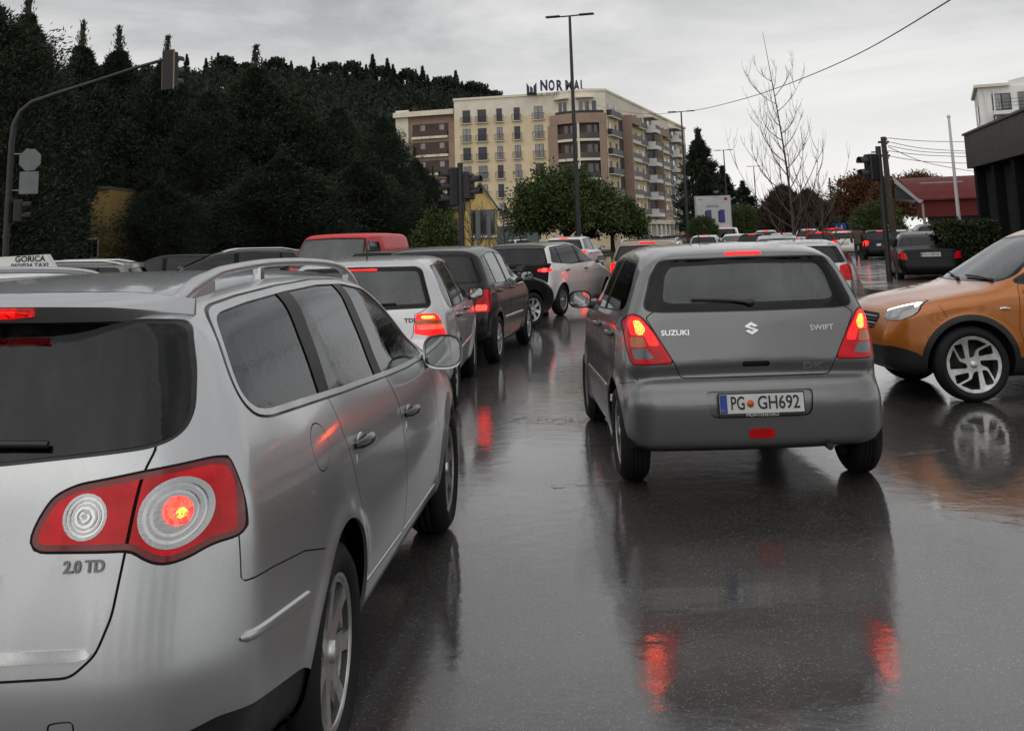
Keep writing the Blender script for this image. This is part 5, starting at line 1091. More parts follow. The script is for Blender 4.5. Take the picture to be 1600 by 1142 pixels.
def trunk(root, h, r, m=M_BARK, limbs=0, seed=0, spread=1.5):
    g = random.Random(seed); t = MB(); t.tube([(0, 0, -.1), (.03, .02, h*.3), (-.05, .03, h*.65), (0, 0, h)], [r*1.25, r, r*.75, r*.35], 9)
    for k in range(limbs):
        a = 2*math.pi*k/limbs+g.uniform(-.3, .3); z = h*g.uniform(.35, .8); t.tube([(0, 0, z), (math.cos(a)*spread*.5, math.sin(a)*spread*.5, z+spread*.35), (math.cos(a)*spread, math.sin(a)*spread, z+spread*.9)], [r*.55, r*.38, r*.15], 7)
    return t.build('trunk', m, root)
CR = {}
def tree(name, label, cat, x, y, crown, m, th, tr, s=(1, 1, 1), rz=0., lift=0., group=None, limbs=0, spread=1.5, bark=M_BARK):
    r = empty(name, (x, y, 0), rz); tag(r, label, cat, group); trunk(r, th, tr, bark, limbs, int(x*7+y), spread)
    if crown.materials and crown.materials[0] is not m:
        k = (crown.name, m.name); CR[k] = CR.get(k) or crown.copy(); crown = CR[k]; crown.materials.clear(); crown.materials.append(m)
    c = link('crown', crown, m, r); c.scale = s; c.location = (0, 0, lift); return r

# big dark conifers along the left side of the junction
CON = [conifer_mesh(11, 10, 2.7, 640, 104, size=.175, low=.03, prof=[.7, .95, 1, .90, .60, .17, .02]), conifer_mesh(12, 10, 2.3, 600, 104, spike=1.3, size=.165, low=.03, prof=[.7, .92, 1, .86, .52, .14, .02]), conifer_mesh(13, 10, 3.0, 680, 104, spike=.85, size=.175, low=.03, prof=[.75, .96, 1, .94, .68, .20, .02])]
for (px, py, Y, v, wx, lab) in [(-25, -60, 33, 2, 1.0, 'tallest dark conifer, cut by the left picture edge'), (46, -20, 36, 0, .85, 'tall dark conifer just behind the curved signal mast'), (130, 36, 44, 1, 1.05, 'dark conifer with the sharp tip left of the mast arm'), (187, 44, 46, 1, 1.15, 'dark conifer under the middle of the mast arm'),
                               (262, 60, 45, 0, 1.05, 'dark conifer directly behind the overhead signal head'), (325, 114, 44, 2, .95, 'broad dark conifer right of the overhead signal head'), (400, 74, 46, 0, 1.25, 'pointed dark conifer highest in the middle of the row'), (462, 118, 47, 2, 1.1, 'broad dark conifer behind the red van cab'),
                               (528, 142, 48, 0, 1.1, 'dark conifer behind the red van roof'), (596, 158, 50, 2, .9, 'dark conifer at the right end of the row, beside the flats')]:
    p = at(px, py, Y); h = p[2]; tree('conifer_tree', lab, 'tree', p[0], Y, CON[v], F_CON, h*.97, .22, (h/11.2*wx, h/11.2*wx, h/11.2), random.uniform(0, 6), group='conifers left of the junction')
for px, py, Y, w, lab in ((648, 232, 52, .62, 'small dark conifer in front of the brown balconies'), (676, 262, 46, .5, 'low leafy evergreen left of the signal post'), (30, 250, 40, 1.2, 'low spreading conifer under the sign back plates'), (252, 268, 38.5, 1.0, 'low spreading conifer behind the parked grey cars'), (440, 228, 41, 1.35, 'low spreading conifer behind the red van windscreen'), (560, 235, 44, 1.2, 'low spreading conifer behind the red van body')):
    p = at(px, py, Y); h = p[2]; tree('conifer_tree', lab, 'tree', p[0], Y, CON[2], F_CON, h*.7, .16, (h/11.2*1.5*w, h/11.2*1.5*w, h/11.2), random.uniform(0, 6), group='conifers left of the junction')
p = at(682, 300, 40); tree('leafy_shrub', 'olive green shrub in front of the yellow house', 'shrub', p[0], 40, round_mesh(5, 1.25, 60, 90, .16, 1.3), F_GREEN, 1.4, .06, (.72, .72, .9), 0, 1.5, limbs=4, spread=.6)
for i, (x, y, h) in enumerate([(-34, -30, 6), (-27, -34, 7), (-20, -36, 6.5), (-13.5, -38, 7), (-7, -39, 6), (-1, -40, 6.5), (6, -39, 6), (12.5, -37, 7), (19, -35, 6.5), (26, -32, 7), (33, -30, 6)]):  # unseen row added behind the camera so car rears reflect darker
    tree('conifer_tree', 'dark conifer of the unseen row added behind the viewer for darker reflections, %s from the left' % ['first', 'second', 'third', 'fourth', 'fifth', 'sixth', 'seventh', 'eighth', 'ninth', 'tenth', 'eleventh'][i], 'tree', x, y, CON[i % 3], F_CON, h*.8, .22, (h/11.2*1.5, h/11.2*1.5, h/11.2), i*1.3, group='unseen conifers added behind the viewer')
# round evergreen in front of the flats
GR = round_mesh(21, 4.6, 190, 130, .34, .86); GR2 = round_mesh(22, 3.1, 130, 110, .32, .85)
p = at(882, 300, 98); tree('round_tree', 'large round green tree in front of the flats', 'tree', p[0], 98, GR, F_GREEN, 4, .28, (1.0, 1.0, 1.02), .4, 4.2, limbs=6, spread=2.2)
p = at(955, 330, 104); tree('round_tree', 'smaller dark green tree right of the large round one', 'tree', p[0], 104, GR2, F_GREEN, 3, .2, (1, 1, 1), 1.2, 2.9, limbs=5, spread=1.5)
# darker evergreens along the far road
FAR = conifer_mesh(31, 10, 2.0, 260, 44, spike=1.2, size=.42, prof=[.7, .9, 1., .8, .5, .2, .03])
for px, py, Y, s, lab in ((1090, 205, 150, 1.2, 'tall pointed conifer behind the billboard'), (1128, 262, 155, 1.5, 'dark conifer right of the billboard top'), (1160, 285, 160, 1.7, 'dark rounded conifer left of the bare tree'), (1100, 262, 145, 1.5, 'dark conifer close to the billboard frame')):
    p = at(px, py, Y); h = p[2]; tree('far_conifer', lab, 'tree', p[0], Y, FAR, F_CON, h*.6, .25, (h/11.2*s, h/11.2*s, h/11.2), random.uniform(0, 6), group='dark conifers beside the far road')
BR = round_mesh(41, 3.4, 130, 110, .30, .95)
for px, py, Y, m, s, lab in ((1350, 312, 92, F_BROWN, .8, 'rust brown tree left of the right signal post'), (1405, 318, 84, F_BROWN, .7, 'rust brown tree behind the right signal post'), (1440, 300, 95, F_BROWN, .6, 'rust brown tree behind the red roof'),
                             (1298, 346, 120, F_GREEN, .75, 'low green tree above the far traffic'), (1325, 343, 110, F_GREEN, .8, 'low green tree left of the rust brown trees'), (1195, 348, 120, F_GREEN, .6, 'low green tree left of the bare tree trunk'), (1099, 357, 78, F_GREEN, .30, 'green bush in front of the billboard'), (1160, 350, 105, F_GREEN, .6, 'low green tree right of the billboard'), (1372, 346, 80, F_GREEN, .5, 'low green tree behind the walking person')):
    p = at(px, py, Y); tree('leafy_tree', lab, 'tree', p[0], Y, BR, m, max(1., p[2]), .14, (s, s, s), random.uniform(0, 6), max(p[2], 1.2), limbs=5, spread=1.2*s)
# clipped hedge by the black pavilion
def hedge():
    a, b = gnd(1466, 404), gnd(1548, 412); Y = 31; x0, x1 = xat(1466, Y), xat(1548, Y); g = np.random.default_rng(3); n = 9000
    P = np.stack([g.uniform(x0, x1, n), Y+g.uniform(-.45, .45, n), 1.05+g.uniform(-.42, .50, n)], 1); k = g.integers(0, 3, n); P[k == 0, 1] = Y-.45; P[k == 1, 2] = 1.55; P += g.normal(0, .06, (n, 3))
    V, T = sprays(P, g.normal(size=(n, 3))+[0, -.5, .5], g.uniform(.06, .13, n), g.uniform(.025, .045, n), g); r = empty('hedge', ((x0+x1)/2, Y, 0)); V = V-[(x0+x1)/2, Y, 0]; link('leaves', raw_mesh('hedge_leaves', V, T), F_HEDGE, r)
    for k in range(6):
        x = (x0-x1)/2+.15+(x1-x0-.3)*k/5; MB().tube([(x, 0, 0), (x+.03, .02, .5), (x, 0, 1.1)], [.03, .025, .012], 6).build('stem', M_BARK, r)
    tag(r, 'clipped green hedge beside the black pavilion', 'hedge')
hedge()
# bare tree
def bare_tree(name, label, x, y, h, seed, prim=34, lean=0., group=None, r0=.085, spread=.36, twigs=True, low=.10):
    g = random.Random(seed); root = empty(name, (x, y, 0)); tag(root, label, 'tree', group); tr, br, tw = MB(), MB(), MB()
    pts = [(lean*t*t+.05*math.sin(5*t), .03*math.sin(4*t), h*t) for t in [k/12 for k in range(13)]]; tr.tube([(0, 0, -.1)]+pts[1:], [max(.006, r0*(1-.93*(k/12)**.8)) for k in range(13)], 8)
    def limb(p, d, L, r, lev):
        P = [Vector(p)]; v = Vector(d).normalized(); n = 6
        for k in range(n):
            v = (v+Vector((g.uniform(-.13, .13), g.uniform(-.13, .13), .13+.05*k))).normalized(); P.append(P[-1]+v*L/n)
        (br if lev == 0 else tw).tube(P, [max(.0036, r*(1-.85*k/n)) for k in range(n+1)], 6 if lev == 0 else 4, False)
        if lev < 2:
            for q in range(g.randint(4, 7) if lev == 0 else g.randint(1, 3)):
                i = g.randint(1, n-1); a = g.uniform(0, 6.28); dd = (P[i+1]-P[i]).normalized()*.75+Vector((math.cos(a), math.sin(a), .25))*.62; limb(P[i], dd, L*g.uniform(.28, .5), r*.5, lev+1)
    for k in range(prim):
        t = low+(.82-low)*(k/prim)**1.15; a = k*2.4+g.uniform(-.4, .4); i = min(11, int(t*12)); p = Vector(pts[i]).lerp(Vector(pts[i+1]), t*12-i)
        L = h*spread*(1-.86*t)*g.uniform(.75, 1.25)+.25; limb(p, (math.cos(a), math.sin(a), g.uniform(.35, .75)), L*1.25, r0*.42*(1-t*.7), 0)
    tr.build('trunk', M_GREYBARK, root); tag(br.build('branch', M_GREYBARK, root), kind='stuff'); tag(tw.build('twig', M_GREYBARK, root), kind='stuff'); return root
p = at(1214, 50, 40); bare_tree('bare_tree', 'tall leafless tree with upswept branches behind the grey hatchback', xat(1240, 40, 370), 40, p[2], 5, 26, -.55, None, .070, .275)
p = at(1270, 262, 46); bare_tree('bare_tree', 'shorter leafless tree right of the tall bare one', xat(1283, 46, 350), 46, p[2], 8, 22, .1, None, .05, .34)
for px, py, Y, sd, lab in ((660, 190, 62, 3, 'leafless tree in front of the brown balconies'), (735, 290, 56, 4, 'thin leafless tree left of the yellow gable house'), (786, 318, 62, 6, 'thin leafless tree right of the yellow gable house')):
    p = at(px, py, Y); bare_tree('bare_tree', lab, p[0], Y, p[2], sd, 26, 0, 'thin leafless street trees', .06, .30)
BT = np.random.default_rng(9)
for px, py, Y, w, lab in ((1222, 300, 75, 3.4, 'bushy brown leafless thicket left of the bare trunk'), (1262, 306, 78, 3.0, 'bushy brown leafless thicket right of the bare trunk')):
    p = at(px, py, Y); n = 5200; H = p[2]; a = BT.uniform(0, 6.28, n); rr = np.sqrt(BT.uniform(0, 1, n))*w*.5; z = BT.uniform(.12, 1, n)*H; sc = np.sin(np.pi*np.clip(z/H, 0, 1))**.7
    P = np.stack([rr*sc*np.cos(a), rr*sc*np.sin(a), z], 1); D = P*[.5, .5, .12]+[0, 0, .6]+BT.normal(0, .3, (n, 3)); V, T = sprays(P, D, BT.uniform(.3, .8, n), np.full(n, .010), BT)
    r = empty('bare_thicket', (p[0], Y, 0)); tag(r, lab, 'tree', 'leafless thickets by the far road'); o = link('twig', raw_mesh('thicket', V, T), F_TWIG, r); tag(o, kind='stuff'); trunk(r, H*.6, .07, M_GREYBARK, 6, int(px), 1.0)

# wooded hill
RX = [(-200, 130), (150, 130), (300, 138), (400, 136), (500, 143), (600, 156), (700, 172), (770, 182), (850, 215), (950, 270), (1050, 340), (1120, 372)]
def hill():
    Yr = 330.; X = np.array([at(px, py, Yr)[0] for px, py in RX]); Z = np.array([at(px, py, Yr)[2] for px, py in RX]); nx, ny = 70, 24
    xs = np.linspace(X[0], X[-1], nx); ys = np.linspace(225, 470, ny); g = np.random.default_rng(2)
    hgt = np.interp(xs, X, Z); S = np.array([max(0., 1-abs((y-Yr)/105)**1.7) if y < Yr else max(0., 1-((y-Yr)/140)**2) for y in ys])
    V = np.array([(x, y, hgt[i]*S[j]-.5+g.normal(0, .5)*S[j]) for i, x in enumerate(xs) for j, y in enumerate(ys)]); I = np.arange(nx*ny).reshape(nx, ny)
    q = np.stack([I[:-1, :-1], I[1:, :-1], I[1:, 1:], I[:-1, 1:]], -1).reshape(-1, 4); T = np.vstack([q[:, [0, 1, 2]], q[:, [0, 2, 3]]])
    tag(link('hill', tri_mesh('hill', [V, None, T], True), mat('hill_soil', (.03, .035, .022), .95, var=.4, vs=.08)), kind='structure')
    f = lambda x, y: float(np.interp(x, xs, hgt)*np.interp(y, ys, S))
    # continuous wood on the slope
    Ps, Ds, L = [], [], []
    for k in range(1500):
        x = g.uniform(X[1], X[8]); y = g.uniform(262, 352); z = f(x, y); h = g.uniform(3.2, 6.0); r = h*g.uniform(.24, .4); m = 60; t = g.uniform(.1, 1, m); a = g.uniform(0, 6.28, m); rad = r*np.sin(np.pi*np.clip(t*.85+.15, 0, 1))**.8*g.uniform(.7, 1, m)
        Ps.append(np.stack([x+rad*np.cos(a), y+rad*np.sin(a), z+t*h], 1)); Ds.append(np.stack([np.cos(a)*.6, np.sin(a)*.6, np.full(m, .8)], 1)); L.append(np.full(m, h*.17))
    P, D, L = np.vstack(Ps), np.vstack(Ds), np.hstack(L); V, T = sprays(P, D+g.normal(0, .3, P.shape), L, L*.33, g); tag(link('hill_wood', raw_mesh('hill_wood', V, T), F_HILL), 'continuous dark wood covering the hill slope', 'wood', kind='stuff')
    # single trees one can tell apart on the skyline
    CY = conifer_mesh(51, 10, 1.25, 120, 22, spike=1.8, size=.75, prof=[.7, .9, 1., .85, .6, .3, .05]); PI_ = round_mesh(52, 3.2, 46, 40, .8, .85)
    sk = [(292, 88, 0), (322, 94, 0), (341, 86, 0), (351, 88, 1), (384, 98, 1), (430, 90, 1), (455, 98, 0), (468, 104, 1), (490, 92, 0), (506, 102, 0), (518, 98, 1), (533, 106, 0), (548, 96, 1), (560, 110, 0), (572, 104, 0), (582, 89, 0), (594, 104, 1), (605, 95, 0), (614, 104, 0), (634, 108, 1), (652, 118, 0), (660, 107, 0), (668, 120, 0), (684, 121, 1), (699, 120, 1), (712, 114, 0), (722, 130, 0), (735, 128, 1), (748, 131, 1), (760, 140, 0), (772, 142, 1)]
    cn = [0, 0]; ORD = ['first', 'second', 'third', 'fourth', 'fifth', 'sixth', 'seventh', 'eighth', 'ninth', 'tenth', 'eleventh', 'twelfth', 'thirteenth', 'fourteenth', 'fifteenth', 'sixteenth', 'seventeenth', 'eighteenth', 'nineteenth', 'twentieth']
    for i, (px, py, kd) in enumerate(sk):
        Y = 328+g.uniform(-6, 6); top = at(px, py, Y); z = f(top[0], Y)-1; h = max(5., top[2]-z)
        r = empty('cypress_tree' if kd == 0 else 'pine_tree', (top[0], Y, z)); cn[kd] += 1; tag(r, ('pointed dark cypress' if kd == 0 else 'round-topped dark pine')+' on the hill skyline, %s of its kind from the left' % ORD[cn[kd]-1], 'tree', 'cypresses on the hill skyline' if kd == 0 else 'pines on the hill skyline')
        c = link('crown', CY if kd == 0 else PI_, F_HILL, r)
        if kd == 0: c.scale = (h/10*.75, h/10*.75, h/11.2)
        else: c.scale = (h/7.5,)*3; c.location = (0, 0, h*.62)
        MB().tube([(0, 0, -.5), (0, 0, h*.7)], [.25, .1], 6).build('trunk', M_BARK, r)
hill()
# ---------------------------------------------------------------- buildings
def plaster(name, col, v=.10): return mat(name, col, .85, var=v, vs=.6, bump=.2, bs=30, bd=.01)
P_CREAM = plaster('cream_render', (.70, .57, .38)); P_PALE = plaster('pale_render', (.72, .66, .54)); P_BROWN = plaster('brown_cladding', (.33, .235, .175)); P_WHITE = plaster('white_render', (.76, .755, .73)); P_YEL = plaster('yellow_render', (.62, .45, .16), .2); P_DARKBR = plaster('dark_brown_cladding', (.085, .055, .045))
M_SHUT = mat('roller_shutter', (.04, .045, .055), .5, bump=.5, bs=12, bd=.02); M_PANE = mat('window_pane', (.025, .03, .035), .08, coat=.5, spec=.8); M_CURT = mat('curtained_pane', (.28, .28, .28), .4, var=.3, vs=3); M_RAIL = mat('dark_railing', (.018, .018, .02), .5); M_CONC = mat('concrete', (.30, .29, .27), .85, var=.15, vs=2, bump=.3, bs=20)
M_ROOFRED = mat('red_roof_sheet', (.115, .018, .016), .6, spec=.2, var=.18, vs=1.5); M_BLKPANEL = mat('black_panel', (.012, .012, .013), .35, rv=.1); M_TILE = mat('grey_roof_tile', (.10, .085, .075), .8, var=.25, vs=6)
class Fac:
    """a facade: origin o (x,y), unit direction u along it, outward normal n"""
    def __init__(s, root, a, b):
        s.root = root; a, b = np.array(a[:2], float), np.array(b[:2], float); s.L = np.linalg.norm(b-a); s.u = (b-a)/s.L; s.n = np.array([s.u[1], -s.u[0]]); s.o = a
        s.R = Matrix(((s.u[0], s.n[0], 0), (s.u[1], s.n[1], 0), (0, 0, 1)))
    def box(s, mb, t, z, w, h, d, out=0.):
        c = s.o+s.u*t+s.n*(out+d/2); return mb.box((c[0], c[1], z+h/2), (w, d, h), M=s.R)
    def part(s, name, m, t, z, w, h, d, out=0., parent=None): return s.box(MB(), t, z, w, h, d, out).build(name, m, parent or s.root)
    def french(s, t, z, w, h, m, rail=True):
        o = s.part('window', M_RAIL, t, z, w, h, .06, 0); s.part('pane', m, t, z+.04, w-.12, h-.1, .02, .061, o)
        if m is M_CURT: s.part('mullion', M_RAIL, t, z+.04, .07, h-.1, .03, .07, o)
        if rail:
            b = MB(); W = w+.55
            for q in (0, .95): s.box(b, t, z-.02+q, W, .05, .05, .42)
            for q in (-W/2+.025, W/2-.025):
                s.box(b, t+q, z-.02, .04, 1.0, .05, .42)
                for zz in (0, .95): s.box(b, t+q, z-.02+zz, .04, .05, .42, 0)
            n = max(4, int(W/.16))
            for k in range(n): s.box(b, t-W/2+.05+(W-.1)*k/(n-1), z, .022, .94, .022, .43)
            b.build('balcony_rail', M_RAIL, s.root); s.part('balcony_slab', P_PALE, t, z-.14, W, .10, .47, 0)
def prism_wall(name, foot, z0, z1, m, root): return MB().prism([(x, y) for x, y in foot], z0, z1, 'z').build(name, m, root)

def flats():
    A = at(712, 300, 171); B = at(868, 300, 167); K = at(952, 300, 164.5); E_ = at(1077, 330, 230); H = zat(712, 158, 171); fh = 2.95
    root = empty('apartment_block', (B[0], B[1], 0)); tag(root, 'cream and brown apartment block with letters on its roof', 'building'); o = np.array([B[0], B[1]])
    rel = lambda p: np.array(p[:2])-o
    a, b, k, e = rel(A), rel(B), rel(K), rel(E_); back = np.array([-.3, 22.]); mid = (b+k)/2
    out = np.array([k[1]-b[1], -(k[0]-b[0])]); out /= np.linalg.norm(out)
    arc = [tuple(b+(k-b)*t+out*1.7*math.sin(math.pi*t)) for t in np.linspace(0, 1, 13)]
    foot = [tuple(a)]+arc+[tuple(e), tuple(e+[-18, 4]), tuple(k+np.array([-16, 22])), tuple(a+[0, 14])]
    prism_wall('wall', foot, 0, H-fh*1.0, P_CREAM, root); prism_wall('upper_wall', foot, H-fh*1.0+.002, H, P_PALE, root)
    prism_wall('parapet', [tuple(a+[-.15, -.15])]+[(x+.05, y-.15) for x, y in arc]+[tuple(e+[.3, .0])]+foot[-3:], H, H+.35, P_PALE, root)
    f = Fac(root, a, b); g = random.Random(4)
    cols = [(732, 1.25), (757, 1.4), (785, .9), (813, .95), (847, 1.35)]
    for c, (px, w) in enumerate(cols):
        t = (xat(px, 169)-A[0])/f.u[0]
        for r in range(7):
            z = H-fh*(r+1)-.75
            if z < 3: continue
            f.french(t, z, w, 2.05, g.choice([M_SHUT, M_SHUT, M_CURT, M_PANE]))
    f.part('shop_canopy', P_PALE, f.L*.52, 3.5, f.L*.9, .35, .8); f.part('shop_front', mat('teal_shopfront', (.012, .05, .05), .2, coat=.3), f.L*.62, .1, 6.5, 3.2, .12)
    # curved brown corner with deep balconies
    arcp = lambda s0, s1, off: [tuple(b+(k-b)*t+out*(1.7*math.sin(math.pi*t)+off)) for t in np.linspace(s0, s1, 9)]
    def ring(name, m, s0, s1, z0, z1, o0, o1): return MB().prism(arcp(s0, s1, o1)+arcp(s0, s1, o0)[::-1], z0, z1, 'z').build(name, m, root)
    zt = H-fh*1.35
    ring('brown_band', P_BROWN, -.05, 1.0, zt-.9, zt+.6, .05, .75); ring('brown_pier', P_BROWN, -.10, .12, 3.5, zt-.9, .05, .7); ring('brown_pier', P_BROWN, .90, 1.0, 3.5, zt-.9, .05, .7)
    for r in range(5):
        z = zt-.9-fh*(r+1)*1.0+.2
        if z < 3: break
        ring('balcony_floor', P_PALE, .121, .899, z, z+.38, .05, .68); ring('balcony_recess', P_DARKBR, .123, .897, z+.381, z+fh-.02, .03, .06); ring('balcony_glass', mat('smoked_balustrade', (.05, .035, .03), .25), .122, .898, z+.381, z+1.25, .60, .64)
        ring('corner_post', P_PALE, .52, .56, z+.381, z+fh-.001, .56, .66)
        for s0 in (.25, .38, .68, .8): ring('window', M_PANE, s0, s0+.08, z+.4, z+2.45, .06, .10)
    ring('roof_terrace_rail', M_RAIL, .08, .98, zt+.6, zt+1.0, .6, .64)
    for s0, s1 in ((.05, .36), (.50, .82)): ring('canopy_slab', P_PALE, s0, s1, H-1.1, H-.9, 0, 1.2)
    for s0 in (.14, .24, .55, .66, .78): ring('window', M_PANE, s0, s0+.07, zt+.62, zt+2.5, .02, .07)
    # receding wing
    w = Fac(root, k, e); L = w.L; mods = [(0, .115, 'y'), (.115, .155, 'd'), (.155, .265, 'b'), (.265, .40, 'y'), (.40, .485, 'w'), (.485, .52, 'd'), (.52, .62, 'b'), (.62, .73, 'y'), (.73, .83, 'w'), (.83, .93, 'y'), (.93, 1.0, 'd')]
    nf = int((H-4.)/fh)
    for s0, s1, kd in mods:
        t = (s0+s1)/2*L; W = (s1-s0)*L
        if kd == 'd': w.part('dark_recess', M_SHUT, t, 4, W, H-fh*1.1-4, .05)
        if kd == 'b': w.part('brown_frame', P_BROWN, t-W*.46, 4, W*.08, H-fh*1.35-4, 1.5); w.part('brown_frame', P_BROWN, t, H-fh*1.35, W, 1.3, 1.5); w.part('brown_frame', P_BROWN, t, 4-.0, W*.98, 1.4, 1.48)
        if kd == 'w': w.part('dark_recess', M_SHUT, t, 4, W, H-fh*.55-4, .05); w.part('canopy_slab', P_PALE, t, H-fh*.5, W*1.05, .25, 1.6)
        for r in range(nf):
            z = H-fh*(r+1)-.75
            if z < 4: continue
            if kd == 'y':
                for q in (-.25, .25): w.part('window', g.choice([M_PANE, M_SHUT]), t+q*W, z, .95, 1.95, .07)
                if r < nf: w.part('balcony_slab', P_PALE, t, z-.16, W*.86, .14, .75); w.part('balcony_rail', M_RAIL, t, z-.02, W*.86, .92, .06, .69); w.part('balcony_rail', M_RAIL, t-W*.42, z-.02, .06, .92, .68)
            elif kd == 'b' and r >= 1:
                w.part('balcony_front', P_PALE, t+W*.06, z-.45, W*.84, .55, .12, 1.30); w.part('balcony_rail', M_RAIL, t+W*.06, z+.10, W*.82, .85, .06, 1.32); w.part('window', M_PANE, t-.1*W, z, 1.4, 2.05, .07); w.part('balcony_slab', P_PALE, t+W*.06, z-.2, W*.84, .16, 1.29)
            elif kd == 'w':
                w.part('balcony_front', P_WHITE, t+W*.1, z-.35, W*.74, .62, .14, 1.7); w.part('balcony_rail', M_RAIL, t+W*.1, z+.27, W*.66, .75, .06, 1.74); w.part('balcony_cheek', P_WHITE, t-W*.27, z-.35, .18, 1.35, 1.7); w.part('balcony_slab', P_WHITE, t+W*.1, z-.3, W*.7, .2, 1.69); w.part('window', M_PANE, t, z, 1.6, 2.0, .09)
    w.part('arcade_beam', P_PALE, L*.62, 3.3, L*.76, .7, 2.4, .0)
    for q in range(13): w.part('arcade_column', P_PALE, L*(.27+.058*q), 0, .5, 3.3, .5, 1.8)
    w.part('arcade_shopfront', M_PANE, L*.62, .2, L*.72, 3., .06)
    # lower brown wing on the left
    A2 = at(622, 300, 176); a2 = rel(A2); h2 = zat(668, 182, 174); prism_wall('side_wing', [tuple(a2), tuple(a+[-.02, 1.6]), tuple(a+[-.02, 13]), tuple(a2+[0, 13])], 0, h2, P_BROWN, root)
    f2 = Fac(root, a2, a+np.array([-.02, 1.6])); f2.part('roof_slab', P_PALE, f2.L*.5, h2+.002, f2.L*1.04, .8, 1.2); f2.part('stair_tower', P_PALE, f2.L*.10, 0, f2.L*.22, h2+1.2, .4)
    for r in range(5):
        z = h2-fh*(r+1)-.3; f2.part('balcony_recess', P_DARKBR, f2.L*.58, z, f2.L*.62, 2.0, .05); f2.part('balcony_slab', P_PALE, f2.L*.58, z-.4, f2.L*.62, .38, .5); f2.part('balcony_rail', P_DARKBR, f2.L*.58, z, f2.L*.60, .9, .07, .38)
        for q in (.45, .78): f2.part('window', M_CURT, f2.L*q, z+.1, .8, 1.7, .09)
    # roof letters
    navy = mat('navy_sign', (.012, .014, .05), .4); wh = mat('sign_white', (.6, .6, .62), .5)
    def letter(ch, px0, px1, py0, py1, Y, base):
        x0, x1 = xat(px0, Y), xat(px1, Y); z1, z0 = zat(px0, py0, Y)+.28, zat(px0, py1, Y)+.28; hh = z1-z0
        e = MB().box((0, 0, 0), (.1, .1, .1)) ; R0 = Matrix.Translation(((x0+x1)/2-o[0], Y-o[1], (z0+z1)/2)) @ Matrix.Rotation(math.pi/2, 4, 'X')
        return text_obj('sign_letter', ch, hh*1.38, navy, root, R0, .10, width=(x1-x0), bold=.10)
    for ch, q0, q1 in (('N', 852, 863.5), ('O', 865, 875), ('R', 877, 887), ('M', 892, 904), ('A', 905, 915), ('L', 916, 922)):
        l = letter(ch, q0, q1, 129.5, 145.5, 165.5, H)
        x0, x1 = xat(q0, 165.5), xat(q1, 165.5); z1, z0 = zat(q0, 129.5, 165.5), zat(q0, 145.5, 165.5)
        MB().box((x0+(x1-x0)*.36-o[0], 165.5-o[1]-.12, (z0+z1)/2), (.09, .03, (z1-z0)*.96)).build('letter_stripe', wh, l).matrix_parent_inverse = l.matrix_local.inverted()
        for q in (x0+.1, x1-.1): MB().box((q-o[0], 165.7-o[1], (z0+H)/2-.1), (.07, .07, max(.3, z0-H+.5))).build('letter_stand', M_RAIL, root)
    x0 = xat(830, 165.7); x1 = xat(846, 165.7); z1, z0 = zat(835, 129, 165.7), zat(835, 146, 165.7); hh = z1-z0; ww = x1-x0
    for poly in ([(0, 0), (.28*ww, 0), (.28*ww, .55*hh), (0, hh)], [(.34*ww, .1*hh), (.62*ww, .0), (.62*ww, .45*hh), (.34*ww, .70*hh)], [(.68*ww, 0), (ww, 0), (ww, hh), (.68*ww, .62*hh)]): MB().prism([(x0-o[0]+q, z0+r_) for q, r_ in poly], 165.6-o[1], 165.8-o[1]).build('sign_emblem', navy, root)
    MB().box(((x0+x1)/2-o[0], 165.9-o[1], (z0+H)/2), (ww, .06, max(.2, z0-H+.4))).build('letter_stand', M_RAIL, root)
flats()

def gable_house():
    Y = 88.; root = empty('gable_house', (xat(735, Y), Y, 0)); tag(root, 'small yellow house with pointed gable and dark window', 'house'); x = lambda px: xat(px, Y)-xat(735, Y); z = lambda px, py: zat(px, py, Y)
    xl, xr_, xp = x(700), x(775), x(752); ze, zp = z(776, 325), z(752, 292); zl = z(700, 322)
    MB().prism([(x(728), 0), (xr_, 0), (xr_, ze), (xp, zp), (x(728), z(728, 316))], 0, 7).build('gable_wall', P_YEL, root); MB().box(((xl+x(727.8))/2, 4, zl/2), (x(727.8)-xl, 5, zl)).build('side_wall', P_YEL, root)
    for (p0, p1) in (((x(724), z(726, 320)), (xp, zp+.22)), ((xp, zp+.22), (x(779), ze-.1))):
        n = 6
        d = Vector((p1[0]-p0[0], 0, p1[1]-p0[1])); L = d.length; ang = math.atan2(d.z, d.x); r = MB().box((0, 0, 0), (L, 7.6, .16)).build('roof', M_TILE, root); r.matrix_local = Matrix.Translation(((p0[0]+p1[0])/2, 3.5, (p0[1]+p1[1])/2+.05)) @ Matrix.Rotation(-ang, 4, 'Y')
    s = MB().box((0, 0, 0), (x(729)-x(694), 6.6, .18)).build('roof', M_TILE, root); s.matrix_local = Matrix.Translation(((xl+x(727))/2, 3.8, zl+.25)) @ Matrix.Rotation(.12, 4, 'X')
    wz0, wz1 = z(755, 368), z(755, 328); w = MB().box(((x(737)+x(774))/2, -.04, (wz0+wz1)/2), (x(774)-x(737), .12, wz1-wz0)).build('window', mat('grey_frame', (.09, .09, .10), .5), root)
    for q0, q1 in ((739, 748), (751, 759), (763, 772)): MB().box(((x(q0)+x(q1))/2, -.12, (wz0+wz1)/2), (x(q1)-x(q0), .05, (wz1-wz0)*.86)).build('pane', M_PANE, w)
    MB().box(((x(735)+x(776))/2, -.16, wz0-.1), (x(776)-x(735), .3, .16)).build('window_sill', P_PALE, root)
gable_house()
